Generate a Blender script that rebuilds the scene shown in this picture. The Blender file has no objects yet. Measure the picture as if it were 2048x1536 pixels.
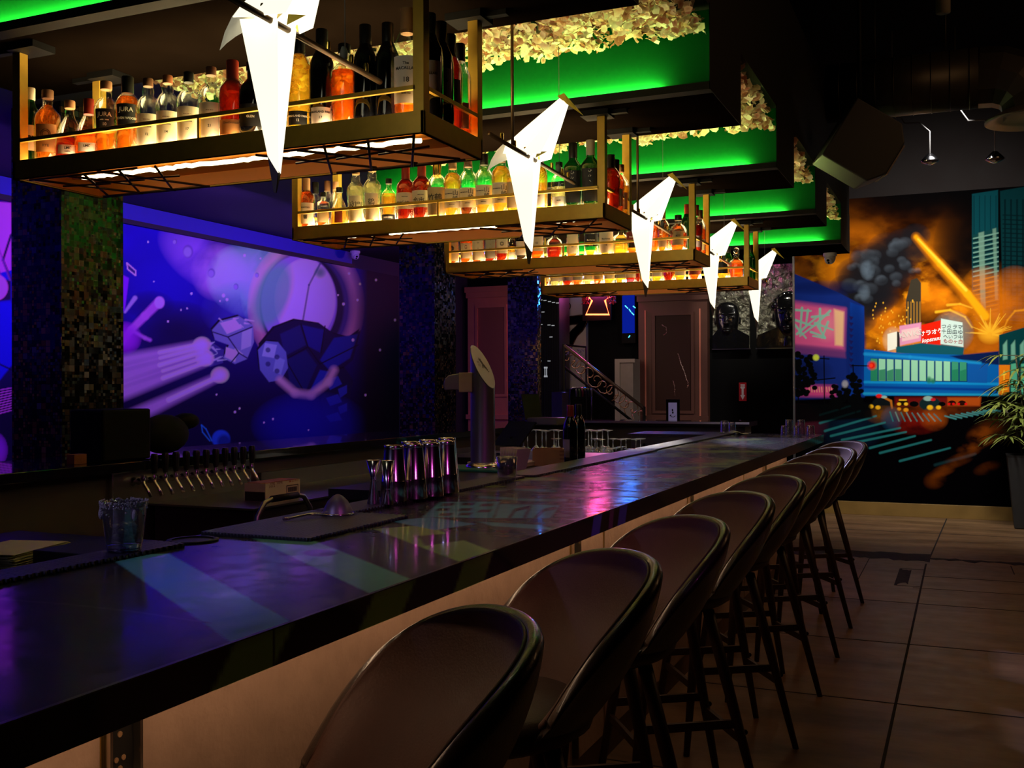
import bpy, math, random
import numpy as np
from mathutils import Vector, Matrix
random.seed(7)
SC = bpy.context.scene
COL = SC.collection
PI = math.pi

# ------------------------------------------------------------------ camera, world, exposure
FPX = 2073.0                                   # focal length in pixels of the 2048 wide frame
TH = math.atan(900 / 2073.0)                   # the bar runs along +Y, the camera looks this far to its left
CAMZ = 1.445
_h = np.array([math.cos(TH), math.sin(TH), 0.0])
_f0 = np.array([-math.sin(TH), math.cos(TH), 0.0])
_pit, _rho = math.atan(7.0 / 2073), 0.0042
_f = _f0 * math.cos(_pit) + np.array([0, 0, math.sin(_pit)])
_u0 = np.cross(_h, _f)
_r = _h * math.cos(_rho) - _u0 * math.sin(_rho)
_u = np.cross(_r, _f)
cam_d = bpy.data.cameras.new('camera')
cam_d.sensor_width = 36.0
cam_d.lens = 36.0 * FPX / 2048.0
cam_d.clip_start = 0.05
cam = bpy.data.objects.new('camera', cam_d)
M3 = Matrix(((_r[0], _u[0], -_f[0]), (_r[1], _u[1], -_f[1]), (_r[2], _u[2], -_f[2])))
cam.matrix_world = Matrix.Translation((0, 0, CAMZ)) @ M3.to_4x4()
COL.objects.link(cam)
SC.camera = cam
SC.view_settings.view_transform = 'Standard'
SC.view_settings.look = 'None'
SC.view_settings.gamma = 1.0
SC.view_settings.exposure = 0.0
SC.view_settings.use_curve_mapping = False
SC.cycles.use_denoising = True
SC.cycles.max_bounces = 7
SC.cycles.transparent_max_bounces = 14
SC.cycles.sample_clamp_indirect = 12.0
SC.cycles.caustics_reflective = False
SC.cycles.caustics_refractive = False
w = bpy.data.worlds.new('night_room'); SC.world = w
w.use_nodes = True
w.node_tree.nodes['Background'].inputs[0].default_value = (0.5, 0.45, 0.45, 1)
w.node_tree.nodes['Background'].inputs[1].default_value = 0.0012

def at(px, py, X=None, Y=None, Z=None):
    """point of the room that the photograph shows at a pixel, on the plane X, Y or Z"""
    d = _f + _r * (px - 1024) / FPX - _u * (py - 768) / FPX
    t = X / d[0] if X is not None else Y / d[1] if Y is not None else (Z - CAMZ) / d[2]
    return Vector((d[0] * t, d[1] * t, CAMZ + d[2] * t))

def area_light(name, loc, target, sx, sy, color, power, spread=None):
    d = bpy.data.lights.new(name, 'AREA'); d.shape = 'RECTANGLE'; d.size = sx; d.size_y = sy
    d.color = color; d.energy = power
    if spread: d.spread = math.radians(spread)
    o = bpy.data.objects.new(name, d); COL.objects.link(o)
    o.location = loc
    o.rotation_euler = (Vector(target) - Vector(loc)).to_track_quat('-Z', 'X').to_euler()
    return o
def spot_light(name, loc, target, color, power, angle, radius=.04, blend=.6):
    d = bpy.data.lights.new(name, 'SPOT'); d.color = color; d.energy = power
    d.spot_size = math.radians(angle); d.spot_blend = blend; d.shadow_soft_size = radius
    o = bpy.data.objects.new(name, d); COL.objects.link(o); o.location = loc
    o.rotation_euler = (Vector(target) - Vector(loc)).to_track_quat('-Z', 'Y').to_euler()
    return o
# assumed ultraviolet wash lamps, unseen, along the ceiling in front of the left mural
for yy in (3.6, 6.3, 9.0):
    area_light('assumed_uv_wash', (-5.25, yy, 2.86), (-6.8, yy, 1.75), .10, 2.2, (.27, .085, 1.0), 30)
# assumed ceiling spots, unseen, on the painted wall at the back
area_light('assumed_mural_spot', (-.1, 9.6, 3.9), (-.3, 12.26, 1.7), 1.6, .3, (1, .93, .86), 48, spread=95)
# assumed dim warm house light over the aisle, added warm fill at the doorway
area_light('assumed_house_light', (1.9, 6.5, 4.1), (.2, 8.0, 0), 1.2, 2.0, (1, .52, .22), 13)
area_light('added_entry_fill', (-4.6, 12.4, 3.0), (-4.8, 14.0, 1.6), 3.2, .3, (1, .66, .48), 12)

# ------------------------------------------------------------------ helpers
def lin(c):
    return tuple((x / 12.92 if x <= .04045 else ((x + .055) / 1.055) ** 2.4) for x in c)
def rgb(r, g, b):
    return lin((r / 255., g / 255., b / 255.))

_M = {}
def mat(name, color=(.5, .5, .5), rough=.5, metal=0., emit=None, estr=0., coat=0., noise=0., nscale=12., bump=0., bscale=60., spec=.5, sheen=0.):
    if name in _M: return _M[name]
    m = bpy.data.materials.new(name); m.use_nodes = True
    nt = m.node_tree; b = nt.nodes['Principled BSDF']
    b.inputs['Base Color'].default_value = (*color, 1)
    b.inputs['Roughness'].default_value = rough
    b.inputs['Metallic'].default_value = metal
    b.inputs['Coat Weight'].default_value = coat
    b.inputs['Specular IOR Level'].default_value = spec
    if emit is not None:
        b.inputs['Emission Color'].default_value = (*emit, 1)
        b.inputs['Emission Strength'].default_value = estr
    tc = nt.nodes.new('ShaderNodeTexCoord')
    if noise > 0:
        n = nt.nodes.new('ShaderNodeTexNoise'); n.inputs['Scale'].default_value = nscale; n.inputs['Detail'].default_value = 5
        nt.links.new(tc.outputs['Object'], n.inputs['Vector'])
        mx = nt.nodes.new('ShaderNodeMix'); mx.data_type = 'RGBA'
        mx.inputs[6].default_value = (*[max(0, c * (1 - noise)) for c in color], 1)
        mx.inputs[7].default_value = (*[min(1, c * (1 + noise)) for c in color], 1)
        nt.links.new(n.outputs['Fac'], mx.inputs[0]); nt.links.new(mx.outputs[2], b.inputs['Base Color'])
        rr = nt.nodes.new('ShaderNodeMapRange'); rr.inputs['To Min'].default_value = max(0, rough - .08); rr.inputs['To Max'].default_value = min(1, rough + .08)
        nt.links.new(n.outputs['Fac'], rr.inputs['Value']); nt.links.new(rr.outputs[0], b.inputs['Roughness'])
    if bump > 0:
        n2 = nt.nodes.new('ShaderNodeTexNoise'); n2.inputs['Scale'].default_value = bscale; n2.inputs['Detail'].default_value = 3
        nt.links.new(tc.outputs['Object'], n2.inputs['Vector'])
        bp = nt.nodes.new('ShaderNodeBump'); bp.inputs['Strength'].default_value = bump; bp.inputs['Distance'].default_value = .01
        nt.links.new(n2.outputs['Fac'], bp.inputs['Height']); nt.links.new(bp.outputs[0], b.inputs['Normal'])
    _M[name] = m
    return m

def glass(name, tint=(1, 1, 1), refl=.12, rough=.02, body=None, bodyf=0.):
    """thin clear glass: see-through with a bright sheen at grazing angles, optional translucent body"""
    if name in _M: return _M[name]
    m = bpy.data.materials.new(name); m.use_nodes = True
    nt = m.node_tree; nt.nodes.clear()
    out = nt.nodes.new('ShaderNodeOutputMaterial')
    tr = nt.nodes.new('ShaderNodeBsdfTransparent'); tr.inputs[0].default_value = (*tint, 1)
    gl = nt.nodes.new('ShaderNodeBsdfGlossy'); gl.inputs['Roughness'].default_value = rough
    fr = nt.nodes.new('ShaderNodeLayerWeight'); fr.inputs['Blend'].default_value = .35
    mr = nt.nodes.new('ShaderNodeMapRange'); mr.inputs['To Min'].default_value = refl * .35; mr.inputs['To Max'].default_value = min(1, refl * 4)
    nt.links.new(fr.outputs['Facing'], mr.inputs['Value'])
    last = tr
    if body is not None:
        tl = nt.nodes.new('ShaderNodeBsdfTranslucent'); tl.inputs[0].default_value = (*body, 1)
        df = nt.nodes.new('ShaderNodeBsdfDiffuse'); df.inputs[0].default_value = (*body, 1)
        a = nt.nodes.new('ShaderNodeMixShader'); a.inputs[0].default_value = .45
        nt.links.new(tl.outputs[0], a.inputs[1]); nt.links.new(df.outputs[0], a.inputs[2])
        bmx = nt.nodes.new('ShaderNodeMixShader'); bmx.inputs[0].default_value = bodyf
        nt.links.new(tr.outputs[0], bmx.inputs[1]); nt.links.new(a.outputs[0], bmx.inputs[2]); last = bmx
    mx = nt.nodes.new('ShaderNodeMixShader')
    nt.links.new(mr.outputs[0], mx.inputs[0]); nt.links.new(last.outputs[0], mx.inputs[1]); nt.links.new(gl.outputs[0], mx.inputs[2])
    nt.links.new(mx.outputs[0], out.inputs[0])
    _M[name] = m
    return m

def glow(name, color, strength):
    if name in _M: return _M[name]
    m = bpy.data.materials.new(name); m.use_nodes = True
    nt = m.node_tree; nt.nodes.clear()
    out = nt.nodes.new('ShaderNodeOutputMaterial'); e = nt.nodes.new('ShaderNodeEmission')
    e.inputs[0].default_value = (*color, 1); e.inputs[1].default_value = strength
    nt.links.new(e.outputs[0], out.inputs[0]); _M[name] = m
    return m

class MB:
    """collects shapes, build() links them as one mesh object"""
    def __init__(s): s.v = []; s.f = []; s.sm = []
    def add(s, vs, fs, smooth=False, M=None):
        n = len(s.v)
        if M is not None: vs = [M @ Vector(v) for v in vs]
        s.v += [tuple(v) for v in vs]
        s.f += [tuple(i + n for i in f) for f in fs]; s.sm += [smooth] * len(fs)
        return s
    def box(s, x0, x1, y0, y1, z0, z1, M=None):
        x0, x1 = min(x0, x1), max(x0, x1); y0, y1 = min(y0, y1), max(y0, y1); z0, z1 = min(z0, z1), max(z0, z1)
        vs = [(x, y, z) for x in (x0, x1) for y in (y0, y1) for z in (z0, z1)]
        fs = [(0, 1, 3, 2), (4, 6, 7, 5), (0, 4, 5, 1), (2, 3, 7, 6), (0, 2, 6, 4), (1, 5, 7, 3)]
        return s.add(vs, fs, False, M)
    def cbox(s, c, sz, M=None):
        return s.box(c[0] - sz[0] / 2, c[0] + sz[0] / 2, c[1] - sz[1] / 2, c[1] + sz[1] / 2, c[2] - sz[2] / 2, c[2] + sz[2] / 2, M)
    def lathe(s, prof, seg=20, M=None, sq=None, cap=True, smooth=True):
        """profile of (radius, z); sq>2 makes the section a rounded square"""
        vs = []; fs = []
        for r, z in prof:
            for k in range(seg):
                a = 2 * PI * (k + .5) / seg; c, d = math.cos(a), math.sin(a)
                q = 1.0
                if sq:
                    q = (abs(c) ** sq + abs(d) ** sq) ** (-1.0 / sq)
                vs.append((r * c * q, r * d * q, z))
        for i in range(len(prof) - 1):
            for k in range(seg):
                a, b = i * seg + k, i * seg + (k + 1) % seg
                fs.append((a, b, b + seg, a + seg))
        s.add(vs, fs, smooth, M)
        if cap:
            n = len(prof) - 1
            s.add(vs[:seg], [tuple(range(seg))[::-1]], False, M)
            s.add(vs[n * seg:], [tuple(range(seg))], False, M)
        return s
    def tube(s, pts, r, seg=8, smooth=True, r2=None):
        pts = [Vector(p) for p in pts]; n = len(pts); rings = []
        up = Vector((0, 0, 1))
        for i, p in enumerate(pts):
            t = (pts[min(i + 1, n - 1)] - pts[max(i - 1, 0)])
            if t.length < 1e-9: t = Vector((0, 0, 1))
            t.normalize()
            a = t.cross(up)
            if a.length < .05: a = t.cross(Vector((1, 0, 0)))
            a.normalize(); b = t.cross(a)
            rr = r if r2 is None else r + (r2 - r) * i / max(1, n - 1)
            rings.append([p + a * rr * math.cos(2 * PI * k / seg) + b * rr * math.sin(2 * PI * k / seg) for k in range(seg)])
        vs = [v for R in rings for v in R]; fs = []
        for i in range(n - 1):
            for k in range(seg):
                a, b = i * seg + k, i * seg + (k + 1) % seg
                fs.append((a, a + seg, b + seg, b))
        fs.append(tuple(range(seg))); fs.append(tuple(range((n - 1) * seg, n * seg))[::-1])
        return s.add(vs, fs, smooth)
    def prism(s, outline, axis, a0, a1, smooth=False, M=None):
        """outline of 2-D points extruded along axis 0/1/2 from a0 to a1"""
        n = len(outline)
        def mk(p, a):
            if axis == 0: return (a, p[0], p[1])
            if axis == 1: return (p[0], a, p[1])
            return (p[0], p[1], a)
        vs = [mk(p, a0) for p in outline] + [mk(p, a1) for p in outline]
        fs = [tuple(range(n)), tuple(range(n, 2 * n))[::-1]] + [(i, i + n, (i + 1) % n + n, (i + 1) % n) for i in range(n)]
        return s.add(vs, fs, smooth, M)
    def sphere(s, c, r, seg=12, rings=8, sc=(1, 1, 1)):
        prof = [(max(1e-4, math.sin(PI * i / rings)) * r, -math.cos(PI * i / rings) * r) for i in range(rings + 1)]
        M = Matrix.Translation(c) @ Matrix.Diagonal((*sc, 1))
        return s.lathe(prof, seg, M, cap=False)
    def build(s, name, m, parent=None, bevel=0., weld=False):
        me = bpy.data.meshes.new(name)
        me.from_pydata(s.v, [], s.f)
        me.polygons.foreach_set('use_smooth', s.sm)
        import bmesh
        bm = bmesh.new(); bm.from_mesh(me)
        if weld: bmesh.ops.remove_doubles(bm, verts=bm.verts, dist=1e-5)
        bmesh.ops.recalc_face_normals(bm, faces=bm.faces)
        bm.to_mesh(me); bm.free()
        if m is not None: me.materials.append(m)
        o = bpy.data.objects.new(name, me); COL.objects.link(o)
        if parent is not None: o.parent = parent
        if bevel > 0:
            b = o.modifiers.new('bevel', 'BEVEL'); b.width = bevel; b.segments = 2; b.limit_method = 'ANGLE'
        return o

def tag(o, label=None, cat=None, group=None, kind=None):
    if label: o['label'] = label
    if cat: o['category'] = cat
    if group: o['group'] = group
    if kind: o['kind'] = kind
    return o
def thing(name, label, cat, loc=(0, 0, 0), rz=0., group=None):
    o = bpy.data.objects.new(name, None); COL.objects.link(o)
    o.empty_display_size = .05
    o.location = loc; o.rotation_euler = (0, 0, rz)
    return tag(o, label, cat, group)
def struct(name, mb, m, **k):
    return tag(mb.build(name, m, **k), kind='structure')
def copy_tree(o, parent=None):
    c = o.copy(); COL.objects.link(c)
    if parent is not None: c.parent = parent
    for ch in list(o.children): copy_tree(ch, c)
    return c
ORD = ['first', 'second', 'third', 'fourth', 'fifth', 'sixth', 'seventh', 'eighth', 'ninth', 'tenth', 'eleventh', 'twelfth', 'thirteenth', 'fourteenth', 'fifteenth', 'sixteenth', 'seventeenth', 'eighteenth', 'nineteenth', 'twentieth', 'twenty-first', 'twenty-second', 'twenty-third']

def text_mesh(s, size, extrude=0.0006, align='CENTER', shear=0., bold=0., spacing=1.):
    cu = bpy.data.curves.new('lettering', 'FONT'); cu.body = s; cu.size = size; cu.extrude = extrude
    cu.align_x = align; cu.align_y = 'CENTER'; cu.shear = shear; cu.offset = bold; cu.space_character = spacing
    cu.resolution_u = 3
    o = bpy.data.objects.new('lettering', cu); COL.objects.link(o)
    bpy.context.view_layer.update()
    me = bpy.data.meshes.new_from_object(o.evaluated_get(bpy.context.evaluated_depsgraph_get()))
    bpy.data.objects.remove(o); bpy.data.curves.remove(cu)
    me.name = 'lettering'
    return me
def lettering(s, size, m, parent=None, loc=(0, 0, 0), rot=(PI / 2, 0, 0), wrap=None, name='lettering', **k):
    """flat raised lettering; wrap bends it round a cylinder of that radius (facing -Y)"""
    me = text_mesh(s, size, **k)
    if wrap:
        n = len(me.vertices); a = np.empty(n * 3); me.vertices.foreach_get('co', a); a = a.reshape(-1, 3)
        x, y, z = a[:, 0].copy(), a[:, 1].copy(), a[:, 2].copy()
        R = wrap + z
        a[:, 0] = np.sin(x / wrap) * R; a[:, 1] = -np.cos(x / wrap) * R; a[:, 2] = y
        me.vertices.foreach_set('co', a.ravel()); rot = (0, 0, 0)
    me.materials.clear(); me.materials.append(m)
    o = bpy.data.objects.new(name, me); COL.objects.link(o)
    o.location = loc; o.rotation_euler = rot
    if parent is not None: o.parent = parent
    return o
# ------------------------------------------------------------------ room shell
BLACKW = mat('black_wall_paint', (.005, .005, .0055), .8, noise=.3, spec=.1)
DARKC = mat('dark_ceiling', (.003, .003, .0035), .95, spec=.05)
def floor_material():
    m = bpy.data.materials.new('polished_concrete'); m.use_nodes = True; nt = m.node_tree; N = nt.nodes; L = nt.links
    b = N['Principled BSDF']
    geo = N.new('ShaderNodeNewGeometry')
    mp = N.new('ShaderNodeMapping'); mp.inputs['Scale'].default_value = (.7, 2.6, 1); L.new(geo.outputs['Position'], mp.inputs['Vector'])
    n1 = N.new('ShaderNodeTexNoise'); n1.inputs['Scale'].default_value = 1.6; n1.inputs['Detail'].default_value = 8; n1.inputs['Roughness'].default_value = .62
    L.new(mp.outputs[0], n1.inputs['Vector'])
    cr = N.new('ShaderNodeValToRGB'); cr.color_ramp.elements[0].position = .32; cr.color_ramp.elements[1].position = .72
    cr.color_ramp.elements[0].color = (.10, .055, .025, 1); cr.color_ramp.elements[1].color = (.30, .175, .085, 1)
    L.new(n1.outputs['Fac'], cr.inputs[0])
    L.new(cr.outputs[0], b.inputs['Base Color'])
    n2 = N.new('ShaderNodeTexNoise'); n2.inputs['Scale'].default_value = 9; n2.inputs['Detail'].default_value = 6
    L.new(geo.outputs['Position'], n2.inputs['Vector'])
    mr = N.new('ShaderNodeMapRange'); mr.inputs['To Min'].default_value = .28; mr.inputs['To Max'].default_value = .55
    L.new(n2.outputs['Fac'], mr.inputs['Value']); L.new(mr.outputs[0], b.inputs['Roughness'])
    bp = N.new('ShaderNodeBump'); bp.inputs['Strength'].default_value = .15; bp.inputs['Distance'].default_value = .01
    L.new(n2.outputs['Fac'], bp.inputs['Height']); L.new(bp.outputs[0], b.inputs['Normal'])
    return m
struct('floor', MB().box(-9, 5, -2, 17, -.1, 0), floor_material())
joint = mat('floor_joint', (.012, .010, .008), .9)
jb = MB()
def strip2(p, q, w_):
    p = Vector(p); q = Vector(q); d = (q - p).normalized(); n = Vector((-d.y, d.x)) * w_ / 2
    jb.prism([(p + n)[:], (q + n)[:], (q - n)[:], (p - n)[:]], 2, .0002, .0016)
for y in (1.48, 2.66, 3.84, 5.02, 6.2, 7.38, 10.95):
    strip2((-1.3, y), (4.5, y), .008)
strip2((-.296, -.5), (-.275, 9.05), .013); strip2((-.26, 9.25), (-.16, 12.2), .012)
strip2((-.29, 8.46), (4.5, 8.5), .009); strip2((-.33, 7.95), (1.5, 7.98), .006)
strip2((-.72, 8.05), (-.72, 9.35), .006); strip2((-.45, 8.0), (-.45, 8.75), .02); strip2((-.45, 8.75), (-.27, 8.75), .01)
strip2((-.45, 8.0), (-.27, 8.0), .01); strip2((.35, 9.2), (.36, 8.8), .008)
struct('trim_1', jb, joint)
pb = MB()
rr = random.Random(4)
def patch(x0, x1, y0, y1, n):
    t = [(x0 + (x1 - x0) * i / n, y1 + rr.uniform(-.03, .03)) for i in range(n + 1)]
    u_ = [(x0 + (x1 - x0) * i / n, y0 + rr.uniform(-.05, .05)) for i in range(n, -1, -1)]
    pb.prism(t + u_, 2, .0002, .002)
patch(-1.35, -.25, 9.18, 9.55, 24); patch(-.25, .62, 9.28, 9.38, 18); patch(.6, 3.2, 9.35, 11.6, 14); patch(-.46, -.37, 8.1, 8.7, 5)
struct('trim_2', pb, mat('dark_floor_mortar', (.012, .011, .012), .85, noise=.7, nscale=20, bump=.8, bscale=30))
struct('wall_left', MB().box(-6.95, -6.8, -2, 17, 0, 4.6), mat('navy_wall_paint', (.02, .02, .05), .75, noise=.2))
struct('wall_far', MB().box(-6.8, -1.75, 14.0, 14.15, 0, 4.6), BLACKW)
struct('wall_back', MB().box(-1.78, 5, 12.286, 12.45, 0, 4.6).box(-1.78, -1.62, 12.44, 14.1, 0, 4.6), mat('maroon_wall_paint', (.006, .0025, .002), .9, noise=.4, nscale=3))
struct('wall_right', MB().box(4.5, 4.65, -2, 12.4, 0, 4.6), BLACKW)
struct('wall_front', MB().box(-6.9, 4.6, -2.1, -2, 0, 4.6), BLACKW)
struct('ceiling', MB().box(-7, 5, -2.1, 17, 4.5, 4.6), DARKC)
struct('baseboard_back', MB().box(-1.765, 4.5, 12.235, 12.285, 0, .147), mat('ochre_baseboard', (.22, .13, .03), .5, noise=.3, nscale=5), bevel=.003)
# lowered dark ceiling over the left side, lit soffit band above the left mural
struct('trim_3', MB().box(-6.8, -3.6, -2, 13.9, 3.09, 3.2), mat('soffit_paint', (.020, .020, .030), .7))
struct('trim_4', MB().box(-6.80, -6.74, 2, 10.75, 2.905, 2.945), mat('black_trim', (.004, .004, .004), .6))
struct('trim_5', MB().box(-6.79, -6.755, 2, 10.72, 2.945, 3.085), mat('navy_soffit_band', (.02, .02, .42), .6, noise=.1))
# metal corner strip of the painted wall
struct('trim_6', MB().box(-1.785, -1.762, 12.23, 12.29, 0, 3.56), mat('corner_aluminium', (.35, .35, .38), .35, 1.0))

# stepped ceiling construction over the bar: block with flowers below, five dropped boxes
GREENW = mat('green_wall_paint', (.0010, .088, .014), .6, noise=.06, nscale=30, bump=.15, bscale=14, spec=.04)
BOXBR = mat('brown_black_panel', (.0035, .0022, .0015), .9, noise=.35, nscale=6, spec=.0)
BLKP = mat('black_panel', (.004, .004, .004), .65, spec=.15)
XR, XL = -.955, -3.60
struct('trim_7', MB().box(XL, XR, .2, 10.1, 3.03, 3.80), BLKP)
BOXY = [(2.61 + 1.69 * k, 3.235 + 1.69 * k) for k in range(5)]
BOXY[4] = (9.37, 10.1)
GSTR = glow('green_led', (.72, 1.0, .24), 230.0)
FILLSTR = glow('flower_fill_glow', (1.0, .80, .30), 1.5)
for k, (y0, y1) in enumerate(BOXY):
    o = thing('ceiling_box', '%s dropped ceiling box over the bar counted from the camera, green-washed front' % ORD[k], 'ceiling box', (0, 0, 0), group='dropped ceiling boxes over the bar')
    MB().box(XL, XR, y0 + .03, y1, 2.68, 3.04).build('box_body', BOXBR, o)
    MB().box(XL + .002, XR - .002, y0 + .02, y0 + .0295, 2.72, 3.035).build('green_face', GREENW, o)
    MB().box(XL, XR, y0 - .035, y0 + .029, 2.68, 2.70).box(XL, XR, y0 - .035, y0 - .027, 2.70, 2.712).build('ledge', BLKP, o)
    MB().box(XR, XR + .003, y0 - .03, y1, 2.68, 3.04).build('end_panel', BLKP, o)
    s_ = MB().box(XL + .05, XR - .17 - .05 * (k % 2), y0 - .006, y0 + .004, 2.701, 2.709).build('led_strip', GSTR, o)
    s_['label'] = 'glowing green light strip'
    if k < 4:
        s_ = MB().box(XL + .25, XR - .45, y1 + .004, y1 + .012, 2.80, 2.806).build('added_flower_fill', FILLSTR, o)  # hidden strip added to brighten the flowers
        s_['label'] = 'added warm fill strip behind the box'
# ------------------------------------------------------------------ flower cover between the boxes
def petal_material():
    m = bpy.data.materials.new('silk_petal'); m.use_nodes = True; nt = m.node_tree; N = nt.nodes; L = nt.links
    b = N['Principled BSDF']; b.inputs['Roughness'].default_value = .6
    at_ = N.new('ShaderNodeAttribute'); at_.attribute_name = 'petal_tone'
    cr = N.new('ShaderNodeValToRGB'); e = cr.color_ramp.elements
    e[0].position = 0; e[0].color = (.34, .10, .055, 1); e[1].position = .35; e[1].color = (.75, .50, .33, 1)
    x = e.new(.7); x.color = (.86, .80, .62, 1)
    L.new(at_.outputs['Fac'], cr.inputs[0]); L.new(cr.outputs[0], b.inputs['Base Color'])
    tl = N.new('ShaderNodeBsdfTranslucent'); L.new(cr.outputs[0], tl.inputs[0])
    mx = N.new('ShaderNodeMixShader'); mx.inputs[0].default_value = .35
    L.new(b.outputs[0], mx.inputs[1]); L.new(tl.outputs[0], mx.inputs[2]); L.new(mx.outputs[0], N['Material Output'].inputs[0])
    return m
PETAL = petal_material()
def flowers(y0, y1, n, sz, which):
    rg = np.random.RandomState(int(y0 * 10))
    x0, x1 = XL + .02, XR - .02
    X = rg.uniform(x0, x1, n); Y = rg.uniform(y0 + .02, y1 - .02, n)
    lump = .035 * np.sin(X * 9 + 1) * np.sin(Y * 11) + .02 * np.sin(X * 23) * np.sin(Y * 19 + 2)
    Z = 2.985 - .045 * ((Y - y0) / (y1 - y0)) ** 3 + lump * .8 + rg.uniform(-.035, .03, n)
    vs = []; fs = []; tone = []
    K = 7
    for i in range(n):
        r = sz * rg.uniform(.7, 1.25)
        nrm = Vector((rg.normal(0, .75), rg.normal(0, .75) - .3, -1)).normalized()
        a = nrm.orthogonal().normalized(); b = nrm.cross(a)
        ph = rg.uniform(0, 6.28); cup = r * rg.uniform(.15, .5)
        base = len(vs); c = Vector((X[i], Y[i], Z[i]))
        vs.append(tuple(c))
        for k in range(K):
            t = 2 * PI * k / K + ph
            rr_ = r * (1 + .22 * math.sin(2 * t + ph))
            vs.append(tuple(c + a * rr_ * math.cos(t) + b * rr_ * math.sin(t) + nrm * cup * (.6 + .5 * math.sin(3 * t + ph))))
        for k in range(K): fs.append((base, base + 1 + k, base + 1 + (k + 1) % K))
        tn = rg.uniform(0, 1)
        tone += [max(0, tn - .25)] + [tn] * K
    me = bpy.data.meshes.new('flower_cover'); me.from_pydata(vs, [], fs)
    me.polygons.foreach_set('use_smooth', [True] * len(fs))
    at_ = me.attributes.new('petal_tone', 'FLOAT', 'POINT'); at_.data.foreach_set('value', tone)
    me.materials.append(PETAL)
    o = bpy.data.objects.new('flower_cover', me); COL.objects.link(o)
    tag(o, 'cream and pink silk flower petals covering the ceiling %s' % which, 'flowers', kind='stuff')
for k in range(4):
    flowers(BOXY[k][1], BOXY[k + 1][0], (11000, 8500, 5000, 3600)[k], (.018, .020, .024, .028)[k],
            ('between the first and second dropped boxes', 'between the second and third dropped boxes', 'between the third and fourth dropped boxes', 'between the fourth and last dropped boxes')[k])

# ------------------------------------------------------------------ hanging brass shelf units
BRASS = mat('brushed_brass', (.60, .38, .05), .45, .45, noise=.18, nscale=25)
COPPER = mat('copper_brown_panel', (.80, .24, .018), .45, .0, noise=.15, nscale=8)
DKROD = mat('dark_bronze_rod', (.10, .06, .025), .4, .8)
SHGLOW = glow('lit_shelf_panel', (1.0, .74, .36), 26.0)
LEDW = mat('led_tube', (.8, .8, .7), .3, emit=(1, .88, .50), estr=4.0)
UX0, UX1, UD = -3.13, -1.455, .41
UY = [2.705 + 1.695 * k for k in range(4)]
UY[3] = 7.80
UZ = 2.20
UNITORD = ['nearest', 'second', 'third', 'farthest']
for k, y in enumerate(UY):
    o = thing('hanging_bottle_shelf', 'brass framed hanging bottle shelf, the %s of the four' % UNITORD[k], 'hanging shelf', ((UX0 + UX1) / 2, y + UD / 2, UZ), group='hanging bottle shelves over the bar aisle')
    hx, hy = (UX1 - UX0) / 2, UD / 2
    m = MB()
    for sy in (-1, 1): m.box(-hx, hx, sy * hy, sy * (hy - .012), 0, .068).box(-hx, hx, sy * hy, sy * (hy - .014), 0, .004)
    for sx in (-1, 1): m.box(sx * hx, sx * (hx - .012), -hy, hy, 0, .068).box(sx * hx, sx * (hx - .014), -hy, hy, 0, .004)
    m.build('frame', BRASS, o, bevel=.0015)
    for sx in (-1, 1):
        for sy in (-1, 1):
            MB().box(sx * hx, sx * (hx - .036), sy * hy, sy * (hy - .036), .066, .455).build('post', BRASS, o, bevel=.001)
            fl = MB().box(sx * hx - .055 * sx - .05, sx * hx - .055 * sx + .08, sy * (hy - .018) - .05, sy * (hy - .018) + .05, .455, .4795)
            fl.box(sx * hx - .11, sx * hx + .10, sy * (hy - .018) - .014, sy * (hy - .018) + .014, .462, .4795)
            fl.build('ceiling_flange', BLKP, o)
    g = MB()
    for sy in (-1, 1): g.box(-hx + .03, hx - .03, sy * hy, sy * (hy - .012), .132, .145).box(-.004, .004, sy * hy, sy * (hy - .010), .06, .135)
    for sx in (-1, 1): g.box(sx * hx, sx * (hx - .012), -hy + .03, hy - .03, .132, .145)
    g.build('guard_rail', BRASS, o)
    MB().box(-hx + .012, hx - .012, -hy + .012, hy - .012, .052, .060).build('shelf_board', COPPER, o)
    p = MB().box(-hx + .03, hx - .03, -hy + .03, hy - .03, .0602, .064).build('light_panel', SHGLOW, o); p['label'] = 'glowing warm panel under the bottles'
    q = MB()
    for sy in (-1, 1): q.box(-hx + .012, hx - .012, sy * (hy - .012), sy * (hy - .016), .006, .052).box(-hx + .02, hx - .02, sy * .05 - .004, sy * .05 + .004, .046, .052)
    for sx in (-1, 1): q.box(sx * (hx - .012), sx * (hx - .016), -hy + .012, hy - .012, .006, .052)
    q.build('inner_panel', COPPER, o)
    # crinkled glass light tube under the board
    t = MB(); rg = random.Random(k); n = 70
    prof = [(-hx + .12 + (2 * hx - .24) * i / n) for i in range(n + 1)]
    pts = [(x, rg.uniform(-.006, .006), .035 + rg.uniform(-.003, .003)) for x in prof]
    t.tube(pts, .008, 7, smooth=False)
    e = t.build('light_tube', LEDW, o); e['label'] = 'bright white light tube under the shelf'
    for sx in (-1, 1):
        r_ = MB()
        ex = sx * (hx - .05)
        for i in range(3):
            a = ex - sx * .16 * i
            r_.tube([(a, -hy + .03, .004), (a - sx * .20, hy - .03, -.004)], .0045, 6)
            r_.tube([(a - sx * .02, hy - .03, .004), (a - sx * .26, -hy + .03, -.002)], .0045, 6)
            r_.tube([(a - sx * .02, -hy * .2, .0), (a - sx * .22, -hy * .2 + .03, .0)], .004, 6)
        r_.tube([(ex, hy - .03, 0), (ex - sx * .5, hy - .03, 0)], .004, 6).tube([(ex, -hy + .03, 0), (ex - sx * .5, -hy + .03, 0)], .004, 6)
        r_.build('lattice_rods', DKROD, o)

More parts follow.
